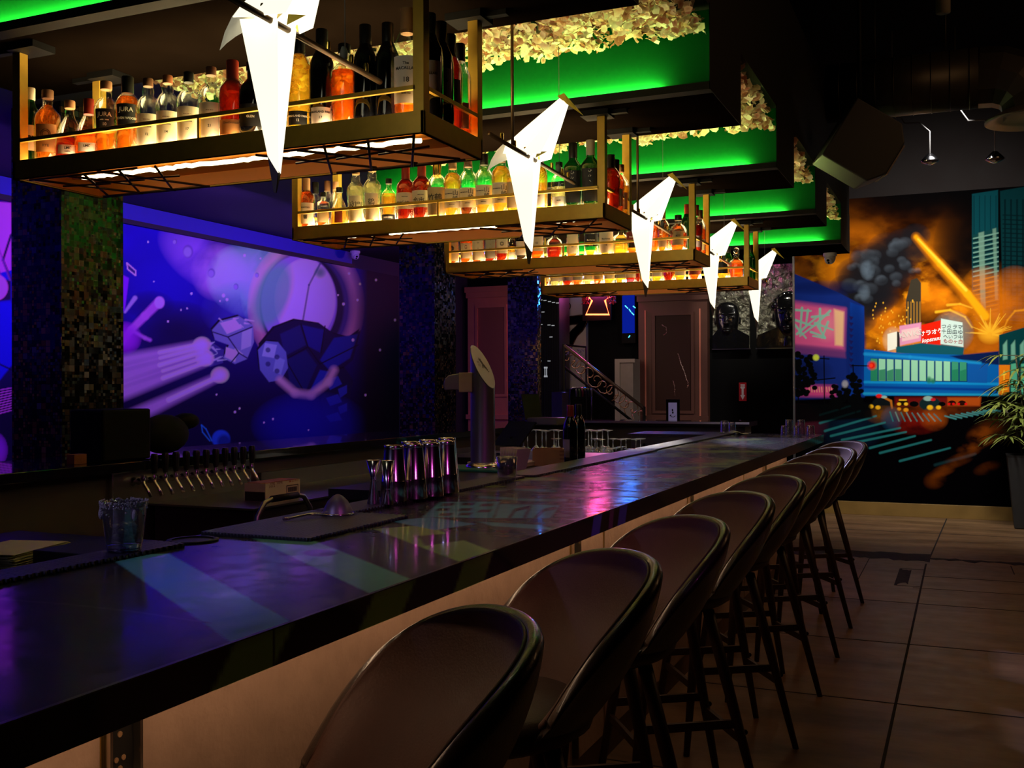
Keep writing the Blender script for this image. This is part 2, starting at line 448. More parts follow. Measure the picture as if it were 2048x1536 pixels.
# ------------------------------------------------------------------ origami bird lamps
PAPER = mat('lit_lamp_paper', (.9, .88, .8), .6, emit=(1, .93, .70), estr=1.25)
WINGP = mat('thin_wing_paper', (.75, .72, .6), .6, emit=(1, .9, .6), estr=.25)
BEAKM = mat('glowing_gold', (.50, .36, .05), .4, .5, emit=(.7, .6, .05), estr=.06)  # faint emission put in to imitate lamp light on beak and feet
TAILG = mat('grey_tail_tip', (.16, .14, .11), .5)
GOLDK = mat('polished_brass', (.75, .55, .12), .22, 1.0)
CABLE = mat('cable_grey', (.08, .08, .08), .6)
def panel3(pts_l, pts_r=None, th=.0015):
    """folded sheet: one fan polygon per side"""
    m = MB()
    for P_ in (pts_l, pts_r):
        if not P_: continue
        v = [Vector(p) for p in P_]
        nn = (v[1] - v[0]).cross(v[2] - v[0]).normalized() * th
        n = len(v); vs = [a + nn for a in v] + [a - nn for a in v]
        m.add(vs, [tuple(range(n)), tuple(range(n, 2 * n))[::-1]] + [(i, i + n, (i + 1) % n + n, (i + 1) % n) for i in range(n)])
    return m
BY = [2.2, 3.9, 5.6, 7.3, 9.0]
BW = ['nearest, cut off by the picture top', 'in front of the second bottle shelf', 'in front of the third bottle shelf', 'in front of the farthest bottle shelf', 'farthest one, before the foil portraits']
for k, y in enumerate(BY):
    o = thing('bird_pendant_lamp', 'glowing white paper bird lamp, %s' % BW[k], 'lamp', (-1.60, y, 2.375), group='folded bird lamps over the bar')
    sc = 1.0
    body = lambda s: [(.125, 0, .235), (.154, .012 * s, .205), (.060, .060 * s, .005), (-.020, .085 * s, .00), (-.105, .055 * s, .020), (-.112, .012 * s, .065), (-.03, .004 * s, .128)]
    panel3(body(-1), body(1)).build('paper_body', PAPER, o)
    tl = lambda s: [(-.102, .030 * s, .022), (.022, .040 * s, .002), (-.003, .005 * s, -.378), (-.034, .006 * s, -.332)]
    panel3(tl(-1), tl(1)).build('paper_tail', PAPER, o)
    tp = panel3([(-.034, -.006, -.332), (-.003, -.005, -.378), (-.013, 0, -.428), (-.020, 0, -.426)], [(-.034, .006, -.332), (-.003, .005, -.378), (-.013, 0, -.428), (-.020, 0, -.426)])
    tp.build('tail_tip', TAILG, o)['label'] = 'grey tail tip'
    bk = MB()
    for s in (-1, 1):
        bk.add([(.110, 0, .243), (.155, .010 * s, .222), (.155, .012 * s, .204), (.222, .001 * s, .152), (.140, 0, .252)], [(0, 1, 2), (0, 4, 1), (1, 4, 3), (1, 3, 2)])
    bk.build('beak', BEAKM, o)['label'] = 'gold folded beak with a faint added glow'
    for s in (1,):
        up_ = [(-.085, .095), (-.125, .085), (-.165, .055), (-.193, .018), (-.213, -.025)]; dn = [(-.090, .012), (-.122, .008), (-.155, .000), (-.188, -.012), (-.2135, -.026)]
        vs = []
        for i, (p_, q_) in enumerate(zip(up_, dn)): vs += [(p_[0], s * (.010 + .004 * i), p_[1]), (q_[0], s * (.010 + .004 * i), q_[1])]
        fs = [(2 * i, 2 * i + 2, 2 * i + 3, 2 * i + 1) for i in range(4)]
        wg = MB().add(vs, fs, True).build('wing', WINGP, o)
        sd = wg.modifiers.new('thick', 'SOLIDIFY'); sd.thickness = .0015
    # perch, little brass knobs, feet
    br = MB().tube([(0, -.42, .010), (0, .50, -.010)], .0085, 10)
    pe = br.build('perch', DKROD, o); pe['label'] = 'brown metal perch rod'
    for j, yy in enumerate((-.30, -.18, -.07, .08, .22, .34, .42)):
        MB().lathe([(.007, 0), (.007, .022), (.0055, .026)], 10, Matrix.Translation((0, yy, .014 - .02 * (yy + .4)))).build('knob', GOLDK, o)
    for s in (-1, 1):
        ft = MB().add([(.02, .02 * s - .012, .03), (.02, .02 * s + .012, .03), (.05, .045 * s, .035), (.005, .022 * s, .008)], [(0, 1, 2), (0, 1, 3), (1, 2, 3), (0, 2, 3)])
        ft.build('foot', BEAKM, o)
    ro = MB().tube([(0, -.20, .012), (0, -.20, .655)], .0068, 8).lathe([(.055, .62), (.055, .652)], 20, Matrix.Translation((0, -.2, 0)))
    ro.build('hanging_rod', DKROD, o)
    wi = MB().tube([(.004, .30, .01), (.004, .30, .655)], .0016, 5)
    wi.lathe([(.010, .0), (.012, .02), (.006, .036)], 10, Matrix.Translation((.0, .30, 0)))
    wi.build('cable', CABLE, o)
    MB().lathe([(.085, .60), (.09, .61), (.09, .655)], 32, Matrix.Translation((0, .30, 0))).build('ceiling_canopy', mat('white_plastic', (.8, .8, .8), .4), o)
# ------------------------------------------------------------------ colour-attribute painting
class Paint:
    """paints straight onto the vertices of a flat board; u,v are drawing coordinates"""
    def __init__(s, U, V, base):
        s.U, s.V = U.astype(np.float32), V.astype(np.float32)
        s.C = np.zeros((U.size, 3), np.float32); s.C[:] = lin(tuple(c / 255. for c in base))
    def _box(s, x0, x1, y0, y1): return np.nonzero((s.U > x0) & (s.U < x1) & (s.V > y0) & (s.V < y1))[0]
    def _mix(s, idx, a, col):
        c = np.array(lin(tuple(x / 255. for x in col)), np.float32)
        a = a[:, None]; s.C[idx] = s.C[idx] * (1 - a) + c * a
    def poly(s, pts, col, soft=1.2, op=1., noise=None):
        p = np.array(pts, np.float32); e = soft + 1
        idx = s._box(p[:, 0].min() - e, p[:, 0].max() + e, p[:, 1].min() - e, p[:, 1].max() + e)
        if not idx.size: return
        x, y = s.U[idx], s.V[idx]; d = np.full(x.shape, 1e9, np.float32); ins = np.zeros(x.shape, bool)
        n = len(p)
        for i in range(n):
            ax, ay = p[i]; bx, by = p[(i + 1) % n]; ex, ey = bx - ax, by - ay
            wx, wy = x - ax, y - ay; t = np.clip((wx * ex + wy * ey) / (ex * ex + ey * ey + 1e-9), 0, 1)
            d = np.minimum(d, (wx - ex * t) ** 2 + (wy - ey * t) ** 2)
            c = ((ay <= y) & (y < by)) | ((by <= y) & (y < ay))
            if abs(ey) > 1e-9: ins ^= c & (x < ex * (y - ay) / ey + ax)
        d = np.sqrt(d) * np.where(ins, 1, -1)
        a = np.clip(d / soft + .5, 0, 1) * op
        if noise is not None: a = a * np.clip(noise[idx], 0, 1)
        s._mix(idx, a, col)
    def line(s, pts, wd, col, soft=1., op=1., wd2=None):
        for i in range(len(pts) - 1):
            (ax, ay), (bx, by) = pts[i], pts[i + 1]; e = wd + soft + 1
            idx = s._box(min(ax, bx) - e, max(ax, bx) + e, min(ay, by) - e, max(ay, by) + e)
            if not idx.size: continue
            x, y = s.U[idx], s.V[idx]; ex, ey = bx - ax, by - ay
            t = np.clip(((x - ax) * ex + (y - ay) * ey) / (ex * ex + ey * ey + 1e-9), 0, 1)
            d = np.sqrt((x - ax - ex * t) ** 2 + (y - ay - ey * t) ** 2)
            w_ = wd / 2
            if wd2 is not None:
                q = (i + t) / (len(pts) - 1); w_ = (wd * (1 - q) + wd2 * q) / 2
            s._mix(idx, np.clip((w_ - d) / soft + .5, 0, 1) * op, col)
    def blob(s, cx, cy, rx, ry, col, op=1., power=1., rot=0., noise=None):
        R = max(rx, ry) * 1.05
        idx = s._box(cx - R, cx + R, cy - R, cy + R)
        if not idx.size: return
        c, d = math.cos(rot), math.sin(rot); x, y = s.U[idx] - cx, s.V[idx] - cy
        q = ((x * c + y * d) / rx) ** 2 + ((-x * d + y * c) / ry) ** 2
        a = np.clip(1 - q, 0, 1) ** power * op
        if noise is not None: a = a * np.clip(noise[idx], 0, 1)
        s._mix(idx, a, col)
    def disc(s, cx, cy, rx, ry, col, soft=.08, op=1., rot=0.):
        R = max(rx, ry) * 1.3
        idx = s._box(cx - R, cx + R, cy - R, cy + R)
        if not idx.size: return
        c, d = math.cos(rot), math.sin(rot); x, y = s.U[idx] - cx, s.V[idx] - cy
        q = np.sqrt(((x * c + y * d) / rx) ** 2 + ((-x * d + y * c) / ry) ** 2)
        s._mix(idx, np.clip((1 - q) / soft + .5, 0, 1) * op, col)
    def noise(s, sx, sy, seed, oct_=4, sheer=0.):
        out = np.zeros(s.U.shape, np.float32); amp, tot = 1., 0.
        rg = np.random.RandomState(seed)
        for o in range(oct_):
            g = rg.rand(64, 64).astype(np.float32); f = 2 ** o
            x = (s.U + sheer * s.V) / sx * f; y = s.V / sy * f
            xi, yi = np.floor(x).astype(int), np.floor(y).astype(int); fx, fy = x - xi, y - yi
            fx = fx * fx * (3 - 2 * fx); fy = fy * fy * (3 - 2 * fy)
            G = lambda a, b: g[a % 64, b % 64]
            out += amp * ((G(xi, yi) * (1 - fx) + G(xi + 1, yi) * fx) * (1 - fy) + (G(xi, yi + 1) * (1 - fx) + G(xi + 1, yi + 1) * fx) * fy)
            tot += amp; amp *= .5
        return out / tot
    def mixn(s, col, a): s._mix(np.arange(s.U.size), np.clip(a, 0, 1).astype(np.float32), col)

def px_of(P_):
    q = P_ - np.array([0, 0, CAMZ]); zc = q @ _f
    return 1024 + FPX * (q @ _r) / zc, 768 - FPX * (q @ _u) / zc

def board(name, P0, du, dv, nu, nv, us, vs_, thick, m, painter, parent=None, even=False):
    """painted board: front grid of nu x nv vertices (us, vs_ are the 0..1 positions) plus a closed back"""
    us = np.asarray(us); vs_ = np.asarray(vs_)
    A, B = np.meshgrid(us, vs_, indexing='ij')
    P_ = np.array(P0)[None] + A.reshape(-1, 1) * np.array(du)[None] + B.reshape(-1, 1) * np.array(dv)[None]
    C = painter(P_, A.ravel(), B.ravel())
    nrm = np.cross(du, dv); nrm = nrm / np.linalg.norm(nrm)
    nu, nv = len(us), len(vs_)
    i, j = np.meshgrid(np.arange(nu - 1), np.arange(nv - 1), indexing='ij')
    a = (i * nv + j).ravel(); q = np.stack([a, a + nv, a + nv + 1, a + 1], 1)
    n0 = len(P_)
    back = np.array([np.array(P0) + x * np.array(du) + y * np.array(dv) - nrm * thick for x in (0, 1) for y in (0, 1)])
    corner = [0, nv - 1, (nu - 1) * nv, nu * nv - 1]
    allv = np.vstack([P_, back, P_[corner]])
    c0 = n0 + 4
    extra = [(n0, n0 + 1, n0 + 3, n0 + 2), (n0, n0 + 2, c0 + 2, c0), (n0 + 1, c0 + 1, c0 + 3, n0 + 3), (n0, c0, c0 + 1, n0 + 1), (n0 + 2, n0 + 3, c0 + 3, c0 + 2)]
    me = bpy.data.meshes.new(name)
    nf = len(q) + len(extra)
    me.vertices.add(len(allv)); me.vertices.foreach_set('co', allv.astype(np.float32).ravel())
    loops = np.concatenate([q.ravel(), np.array(extra).ravel()]).astype(np.int32)
    me.loops.add(len(loops)); me.loops.foreach_set('vertex_index', loops)
    me.polygons.add(nf); me.polygons.foreach_set('loop_start', np.arange(nf, dtype=np.int32) * 4)
    me.update(calc_edges=True); me.validate()
    col = me.color_attributes.new('paint', 'FLOAT_COLOR', 'POINT')
    full = np.ones((len(allv), 4), np.float32); full[:n0, :3] = C; full[n0:, :3] = C.min(0) * .5
    full[c0:, :3] = C[corner]
    col.data.foreach_set('color', full.ravel())
    me.materials.append(m)
    o = bpy.data.objects.new(name, me); COL.objects.link(o)
    if parent is not None: o.parent = parent
    return o
def paint_mat(name, rough=.6, coat=0., coatr=.1, spec=.5, wear=0., gain=1.0):
    m = bpy.data.materials.new(name); m.use_nodes = True; nt = m.node_tree; b = nt.nodes['Principled BSDF']
    a = nt.nodes.new('ShaderNodeVertexColor'); a.layer_name = 'paint'
    nt.links.new(a.outputs[0], b.inputs['Base Color'])
    b.inputs['Roughness'].default_value = rough; b.inputs['Coat Weight'].default_value = coat * .62; b.inputs['Coat Roughness'].default_value = coatr
    b.inputs['Specular IOR Level'].default_value = spec
    if wear:
        g = nt.nodes.new('ShaderNodeNewGeometry')
        n = nt.nodes.new('ShaderNodeTexNoise'); n.inputs['Scale'].default_value = 16; n.inputs['Detail'].default_value = 6
        nt.links.new(g.outputs['Position'], n.inputs['Vector'])
        r1 = nt.nodes.new('ShaderNodeMapRange'); r1.inputs['From Min'].default_value = .35; r1.inputs['From Max'].default_value = .7
        r1.inputs['To Min'].default_value = coatr * .6; r1.inputs['To Max'].default_value = coatr * 2.2
        nt.links.new(n.outputs['Fac'], r1.inputs['Value']); nt.links.new(r1.outputs[0], b.inputs['Coat Roughness'])
        n3 = nt.nodes.new('ShaderNodeTexNoise'); n3.inputs['Scale'].default_value = 22; n3.inputs['Detail'].default_value = 4
        nt.links.new(g.outputs['Position'], n3.inputs['Vector'])
        bp = nt.nodes.new('ShaderNodeBump'); bp.inputs['Strength'].default_value = wear; bp.inputs['Distance'].default_value = .004
        nt.links.new(n3.outputs['Fac'], bp.inputs['Height']); nt.links.new(bp.outputs[0], b.inputs['Coat Normal'])
    return m

# ------------------------------------------------------------------ the bar
BX0, BX1, BZ, BYF = -.987, -1.80, 1.07, 8.34
LEATH = None
def bar_paint(P_, A, B):
    px, py = px_of(P_)
    s = Paint(px, py, (7, 7, 12))
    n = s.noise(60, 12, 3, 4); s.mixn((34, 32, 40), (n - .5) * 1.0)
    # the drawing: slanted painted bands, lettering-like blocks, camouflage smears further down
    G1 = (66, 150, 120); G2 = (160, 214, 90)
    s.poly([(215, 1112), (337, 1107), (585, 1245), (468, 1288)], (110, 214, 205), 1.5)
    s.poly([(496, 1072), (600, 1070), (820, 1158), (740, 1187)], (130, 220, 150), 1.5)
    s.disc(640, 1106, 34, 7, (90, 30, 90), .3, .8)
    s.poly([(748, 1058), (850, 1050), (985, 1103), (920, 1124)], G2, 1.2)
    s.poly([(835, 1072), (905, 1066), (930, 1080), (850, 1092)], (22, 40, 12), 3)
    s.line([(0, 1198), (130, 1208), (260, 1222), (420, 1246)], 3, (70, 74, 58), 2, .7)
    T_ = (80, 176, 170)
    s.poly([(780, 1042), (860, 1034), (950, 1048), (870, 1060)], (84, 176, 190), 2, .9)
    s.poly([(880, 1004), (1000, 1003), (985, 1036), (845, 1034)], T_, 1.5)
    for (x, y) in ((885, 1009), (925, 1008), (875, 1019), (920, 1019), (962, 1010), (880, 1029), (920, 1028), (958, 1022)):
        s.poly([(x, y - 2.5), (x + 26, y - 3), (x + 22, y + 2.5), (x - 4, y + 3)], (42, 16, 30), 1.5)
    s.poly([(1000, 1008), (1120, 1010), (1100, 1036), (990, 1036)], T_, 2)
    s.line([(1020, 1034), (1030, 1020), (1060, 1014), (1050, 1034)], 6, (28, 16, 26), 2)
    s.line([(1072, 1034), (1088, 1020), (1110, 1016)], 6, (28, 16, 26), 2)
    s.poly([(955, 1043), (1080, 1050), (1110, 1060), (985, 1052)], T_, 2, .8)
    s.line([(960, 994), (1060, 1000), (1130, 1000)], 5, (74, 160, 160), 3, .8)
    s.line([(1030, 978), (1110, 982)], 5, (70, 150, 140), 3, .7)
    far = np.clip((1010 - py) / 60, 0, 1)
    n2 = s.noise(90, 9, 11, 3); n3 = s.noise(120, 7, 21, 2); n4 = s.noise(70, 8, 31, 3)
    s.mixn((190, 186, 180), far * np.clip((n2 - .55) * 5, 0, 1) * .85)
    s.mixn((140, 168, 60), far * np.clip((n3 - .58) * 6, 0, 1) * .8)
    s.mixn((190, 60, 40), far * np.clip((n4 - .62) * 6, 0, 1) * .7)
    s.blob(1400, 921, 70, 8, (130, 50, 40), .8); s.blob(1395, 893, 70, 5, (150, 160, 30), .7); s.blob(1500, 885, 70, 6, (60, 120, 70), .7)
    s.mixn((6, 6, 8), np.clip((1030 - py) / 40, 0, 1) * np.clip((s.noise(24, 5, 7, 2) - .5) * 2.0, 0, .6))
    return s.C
bar = thing('bar_counter', 'long glossy black bar counter painted with green and teal bands, stools along it', 'bar counter', (0, 0, 0))
g = np.linspace(0, 1, 900); ys = (1 / (1 / .75 * (1 - g) + 1 / 9.0 * g)); ys = (ys - ys[0]) / (ys[-1] - ys[0])
BY0 = .2
ys = np.concatenate([[0], (.55 + ys * (BYF - .55) - BY0) / (BYF - BY0)])
TOPM = paint_mat('lacquered_bar_top', .5, 1.0, .10, spec=.2, wear=.045)
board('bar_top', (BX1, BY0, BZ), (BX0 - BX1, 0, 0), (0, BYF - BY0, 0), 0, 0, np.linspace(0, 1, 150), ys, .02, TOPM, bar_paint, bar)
def edge_paint(P_, A, B):
    y = P_[:, 1]; z = P_[:, 2]
    s = Paint(y * 1000., z * 1000., (7, 7, 10))
    gr = (180, 255, 110)
    for a, b, sl, c in ((1245, 1390, 60, (170, 250, 140)), (1640, 1795, 60, gr), (2010, 2160, 55, gr), (2870, 2945, 30, (90, 110, 220)), (3020, 3060, 20, (120, 70, 120)), (3120, 3200, 30, (80, 100, 210))):
        s.poly([(a, 1071), (b, 1071), (b - sl, 1008), (a - sl, 1008)], c, 6)
    for q in range(8): s.poly([(8340 - 115 * q - 60, 1071), (8340 - 115 * q, 1071), (8340 - 115 * q - 10, 1008), (8340 - 115 * q - 70, 1008)], (70, 70, 74), 5, .6)
    s.line([(1335, 1071), (1335, 1008)], 6, (4, 6, 4), 2)
    return s.C
board('bar_edge', (BX0 + .0005, BY0, 1.012), (0, BYF - BY0, 0), (0, 0, .0575), 0, 0, np.linspace(0, 1, 1600), np.linspace(0, 1, 5), .02, paint_mat('lacquered_bar_edge', .4, 1.0, .08, spec=.3), edge_paint, bar)
MB().box(BX0 - .021, BX1, BY0, BYF, 1.012, 1.048).build('slab_core', BLKP, bar)
ed = MB().box(BX0 - .006, BX0 + .0016, BY0, BYF, 1.0695, 1.0715).build('edge_line', mat('worn_green_edge', (.05, .06, .02), .3, coat=1.), bar)
MB().box(BX0 + .0, BX1, BYF, BYF + .004, 1.012, 1.07).build('end_cap', BLKP, bar)
XP = -1.262
PANELM = mat('peach_stone_panel', (.52, .33, .23), .55, noise=.22, nscale=14, bump=.25, bscale=40)
for i, (a, b) in enumerate(((.2, 1.257), (1.33, 3.41), (3.485, 3.775), (3.785, 5.10), (5.17, 6.55), (6.56, 7.235), (7.30, 8.30))):
    MB().box(XP, XP - .03, a, b, .12, 1.012).build('front_panel', PANELM, bar)
MB().box(XP - .031, XP - .10, .2, 8.30, .0, 1.012).build('bar_carcass', BLKP, bar)
MB().box(XP - .02, XP - .06, .2, 8.30, .0, .12).build('toe_kick', mat('brown_toe_kick', (.16, .08, .045), .5, noise=.3), bar)
BRSTR = mat('brass_strip', (.55, .38, .12), .3, 1.0)
for yy in (1.257, 1.331, 3.411, 3.485, 3.78, 5.10, 5.17, 6.555, 7.235, 7.30):
    MB().box(XP - .028, XP + .003, yy - .004, yy + .004, .12, 1.012).build('panel_trim', BRSTR, bar)
lt = MB().box(-1.10, -1.115, .3, 8.25, 1.0035, 1.0115).build('under_counter_light', glow('under_counter_led', (1.0, .64, .38), 11), bar)
lt['label'] = 'warm light strip under the counter edge'
OUTL = [(1.295, .865, 'nearest the camera'), (3.448, .87, 'second from the camera'), (5.135, .875, 'third from the camera'), (7.267, .87, 'farthest from the camera')]
for i, (yy, zz, wh) in enumerate(OUTL):
    o = thing('power_outlet', 'black power outlet on the bar front, %s' % wh, 'power outlet', (XP, yy, zz), group='outlets along the bar front')
    fr = MB()
    for a, b, c, d in ((-.036, -.030, -.062, .062), (.030, .036, -.062, .062), (-.036, .036, .056, .062), (-.036, .036, -.062, -.056)): fr.box(-.012, .016, a, b, c, d)
    fr.build('metal_frame', mat('outlet_metal', (.7, .62, .5), .25, 1.0), o)
    MB().box(-.012, .0, -.030, .030, -.056, .056).build('face_plate', mat('outlet_black', (.02, .018, .016), .35), o, bevel=.001)
    sk = MB()
    for sz_ in (-.028, .028):
        sk.lathe([(.0045, -.001), (.0045, .002)], 8, Matrix.Translation((0, -.008, sz_ + .006)) @ Matrix.Rotation(PI / 2, 4, 'Y'))
        sk.lathe([(.0045, -.001), (.0045, .002)], 8, Matrix.Translation((0, .008, sz_ + .006)) @ Matrix.Rotation(PI / 2, 4, 'Y'))
        sk.lathe([(.005, -.001), (.005, .002)], 8, Matrix.Translation((0, 0, sz_ - .010)) @ Matrix.Rotation(PI / 2, 4, 'Y'))
    sk.build('socket', mat('socket_tan', (.45, .25, .12), .4), o)

# rubber bar mats on the service side
def mat_rubber():
    m = bpy.data.materials.new('perforated_rubber'); m.use_nodes = True; nt = m.node_tree; N = nt.nodes; L = nt.links
    b = N['Principled BSDF']; b.inputs['Base Color'].default_value = (.035, .032, .036, 1); b.inputs['Roughness'].default_value = .42
    g_ = N.new('ShaderNodeNewGeometry'); v = N.new('ShaderNodeTexVoronoi'); v.inputs['Scale'].default_value = 95; v.inputs['Randomness'].default_value = .15
    L.new(g_.outputs['Position'], v.inputs['Vector'])
    bp = N.new('ShaderNodeBump'); bp.inputs['Strength'].default_value = 1.0; bp.inputs['Distance'].default_value = .004; bp.invert = True
    L.new(v.outputs['Distance'], bp.inputs['Height']); L.new(bp.outputs[0], b.inputs['Normal'])
    return m
RUB = mat_rubber()
def bar_mat(x0, x1, y0, y1, lab, teeth=True):
    m = MB(); e = .012
    m.box(x0, x1, y0, y1, BZ, BZ + .009)
    if teeth:
        n = int((y1 - y0) / .018)
        for i in range(n):
            y = y0 + (y1 - y0) * (i + .5) / n; m.box(x1, x1 + e * .6, y - .0045, y + .0045, BZ, BZ + .009)
        for i in range(int((x1 - x0) / .018)):
            x = x0 + .009 + i * .018; m.box(x - .0045, x + .0045, y1, y1 + e * .6, BZ, BZ + .009)
    o = m.build('rubber_bar_mat', RUB, None); tag(o, lab, 'bar mat', 'rubber mats along the service edge')
bar_mat(-1.795, -1.70, .9, 1.95, 'narrow black rubber bar mat under the sugar-rimmed glass')
bar_mat(-1.795, -1.47, 2.125, 2.62, 'wide black perforated rubber bar mat under the cocktail strainer')
bar_mat(-1.795, -1.665, 2.64, 3.95, 'black rubber bar mat strip under the shaker tins')
bar_mat(-1.795, -1.64, 4.0, 5.9, 'black rubber bar mat strip beside the tap tower')
bar_mat(-1.795, -1.66, 5.95, 8.2, 'farthest black rubber bar mat strip, beyond the wine bottles')
# round waste hole ring
hr = MB().lathe([(.050, 0), (.062, 0), (.062, .004), (.050, .004)], 32, Matrix.Translation((-1.745, 2.035, BZ)), cap=False)
hr.lathe([(.001, .001), (.051, .001)], 32, Matrix.Translation((-1.745, 2.035, BZ)), cap=False)
tag(hr.build('waste_chute_ring', mat('black_rubber_ring', (.004, .004, .004), .5), None), 'black round waste opening in the bar between the glass and the strainer', 'waste opening')
# ------------------------------------------------------------------ painted wall at the back: burning city at night
def city_paint(P_, A, B):
    px, py = px_of(P_)
    s = Paint(px, py, (4, 3, 4))
    n1 = s.noise(70, 45, 5, 5, .3); n2 = s.noise(34, 22, 9, 5, -.2); n3 = s.noise(18, 14, 15, 4)
    # fiery sky
    fire = np.clip(1.15 - np.abs(px - 1740) / 190, 0, 1) * np.clip((py - 385) / 90, 0, 1) * np.clip((740 - py) / 30, 0, 1)
    fire2 = np.clip(1 - np.abs(px - 1880) / 150, 0, 1) * np.clip((py - 520) / 90, 0, 1) * np.clip((760 - py) / 30, 0, 1)
    f_ = np.clip(fire * .9 + fire2, 0, 1)
    s.mixn((120, 58, 10), f_ * np.clip(n1 * 2.2 - .35, 0, 1))
    s.mixn((225, 128, 14), f_ * np.clip((n1 - .42) * 4.2, 0, 1) * np.clip((py - 420) / 120, .15, 1))
    s.mixn((250, 160, 20), f_ * np.clip((n2 - .58) * 6, 0, 1) * np.clip((py - 470) / 110, 0, .8))
    s.mixn((40, 20, 8), f_ * np.clip((n2 - .55) * -5, 0, 1) * .45)
    s.blob(1620, 540, 34, 26, (70, 36, 12), .7, 1); s.blob(1690, 545, 60, 45, (240, 140, 16), .75, .8); s.blob(1700, 475, 70, 40, (210, 112, 14), .5, 1, 0, n1 * 1.6)
    s.blob(1780, 650, 60, 60, (235, 130, 14), .8, 1, 0, n1 * 1.7); s.blob(1860, 600, 60, 45, (240, 132, 14), .8, 1, 0, n1 * 1.8)
    s.blob(1925, 500, 60, 90, (10, 8, 8), .95, .6); s.blob(1850, 395, 170, 46, (8, 7, 8), .95, .6); s.blob(1985, 400, 90, 60, (6, 6, 7), .8, .5)
    # towers right
    s.poly([(1944, 388), (1996, 380), (1996, 560), (1944, 600)], (10, 62, 70), 2)
    for x in range(1948, 1996, 11): s.line([(x, 392), (x, 560)], 1.5, (6, 38, 46), 2)
    s.poly([(1945, 470), (1996, 455), (2000, 650), (1952, 640)], (16, 60, 62), 2)
    for q in range(17):
        y = 474 + q * 9.5; s.line([(1947, y + 3), (1996, y - 8)], 2.6, (120, 168, 150) if q < 9 else (200, 120, 30), 1.5, .75); s.line([(1947, y + 7), (1996, y - 4)], 2.6, (8, 30, 34), 1.5)
    s.poly([(1957, 466), (1968, 463), (1972, 640), (1962, 640)], (110, 150, 130), 2.5, .8); s.poly([(1985, 458), (1992, 456), (1996, 600), (1990, 600)], (110, 150, 130), 2.5, .7)
    s.poly([(2000, 382), (2240, 340), (2240, 660), (2006, 640)], (8, 46, 50), 2)
    for q in range(26): s.line([(2006, 430 + q * 9), (2240, 440 + q * 9)], 2, (5, 24, 28), 1.5); 
    for q in range(20): s.line([(2010 + q * 12, 400), (2010 + q * 12, 620)], 3, (5, 24, 28), 2)
    s.blob(1968, 620, 60, 90, (235, 130, 12), .75, .8, 0, n2 * 1.6); s.blob(2030, 620, 70, 90, (215, 112, 12), .8, .8, 0, n1 * 1.7)
    s.blob(2010, 690, 70, 60, (190, 96, 12), .7, .7, 0, n1 * 1.6)
    # billowing dark smoke over the fire
    sm = random.Random(12)
    for (cx, cy, r) in ((1712, 548, 34), (1742, 520, 36), (1776, 498, 34), (1808, 486, 30), (1745, 560, 40), (1785, 545, 38), (1718, 590, 34), (1760, 592, 32), (1832, 470, 24), (1730, 560, 44), (1770, 530, 44), (1800, 520, 30), (1722, 640, 26), (1745, 600, 36), (1700, 600, 30), (1690, 575, 26), (1738, 620, 22), (1838, 505, 20)):
        s.blob(cx, cy, r * 1.25, r, (26, 26, 30), .93, .55)
    for q in range(46):
        cx, cy = sm.uniform(1695, 1835), sm.uniform(475, 605)
        if abs((cy - 540) + (cx - 1760) * .5) > 52: continue
        r = sm.uniform(6, 15); s.blob(cx, cy, r * 1.3, r, (88, 100, 112), .42, 1); s.blob(cx + 3, cy + 4, r * 1.2, r * .9, (24, 24, 28), .6, 1)
    s.blob(1735, 540, 16, 22, (104, 122, 138), .7, 1, 0, n3 * 1.6); s.blob(1728, 585, 14, 18, (104, 122, 138), .6, 1, 0, n3 * 1.6)
    # grey slab tower in the fire
    s.poly([(1822, 560), (1834, 556), (1842, 566), (1842, 665), (1812, 665), (1812, 600)], (60, 54, 42), 1.5)
    for x in range(1816, 1842, 6): s.line([(x, 604), (x, 660)], 2, (190, 134, 44), 1.5, .8)
    # falling streak of fire and its impact
    s.line([(1832, 474), (1880, 530), (1935, 592), (1972, 640)], 14, (196, 110, 12), 9, .9, 30)
    s.line([(1832, 474), (1880, 528), (1935, 588), (1970, 632)], 8, (250, 170, 18), 5, 1, 17)
    s.line([(1836, 478), (1878, 522), (1932, 580)], 3, (255, 214, 60), 3, 1, 6)
    for q in range(26):
        a = sm.uniform(-PI, 0.5); r = sm.uniform(14, 52)
        s.line([(1980 + 6 * math.cos(a), 668 + 5 * math.sin(a)), (1980 + r * 1.2 * math.cos(a), 668 + r * math.sin(a))], 2.6, (250, 190, 50), 1.5, .9, .8)
    s.blob(1980, 668, 26, 22, (250, 180, 40), .9, .8); s.blob(1965, 700, 60, 26, (200, 104, 16), .7, 1, 0, n2 * 1.8)
    s.line([(1895, 610), (1920, 608), (1944, 616)], 5, (250, 180, 40), 3, .9, 2); s.line([(1872, 624), (1900, 620), (1930, 634), (1944, 655)], 5, (252, 190, 40), 3, .9, 2)
    s.line([(2048, 620), (2030, 622), (2015, 640), (2004, 666)], 4, (235, 150, 30), 3, .9, 2)
    for q in range(70):
        x, y = sm.uniform(1745, 1830), sm.uniform(600, 720); s.blob(x, y, 1.8, 2.6, (255, 190, 50), .9)
    # lit signs on the roof
    s.blob(1905, 664, 44, 44, (150, 160, 150), .6, .8); s.blob(1786, 680, 22, 28, (200, 200, 170), .6, .8)
    s.poly([(1775, 668), (1794, 663), (1794, 697), (1775, 702)], (244, 244, 226), 1.5); s.poly([(1794, 663), (1800, 665), (1800, 700), (1794, 700)], (40, 40, 40), 1.5)
    s.poly([(1799, 652), (1842, 645), (1842, 682), (1800, 691)], (226, 150, 186), 2.5); s.poly([(1803, 660), (1838, 654), (1838, 676), (1804, 683)], (236, 196, 196), 2)
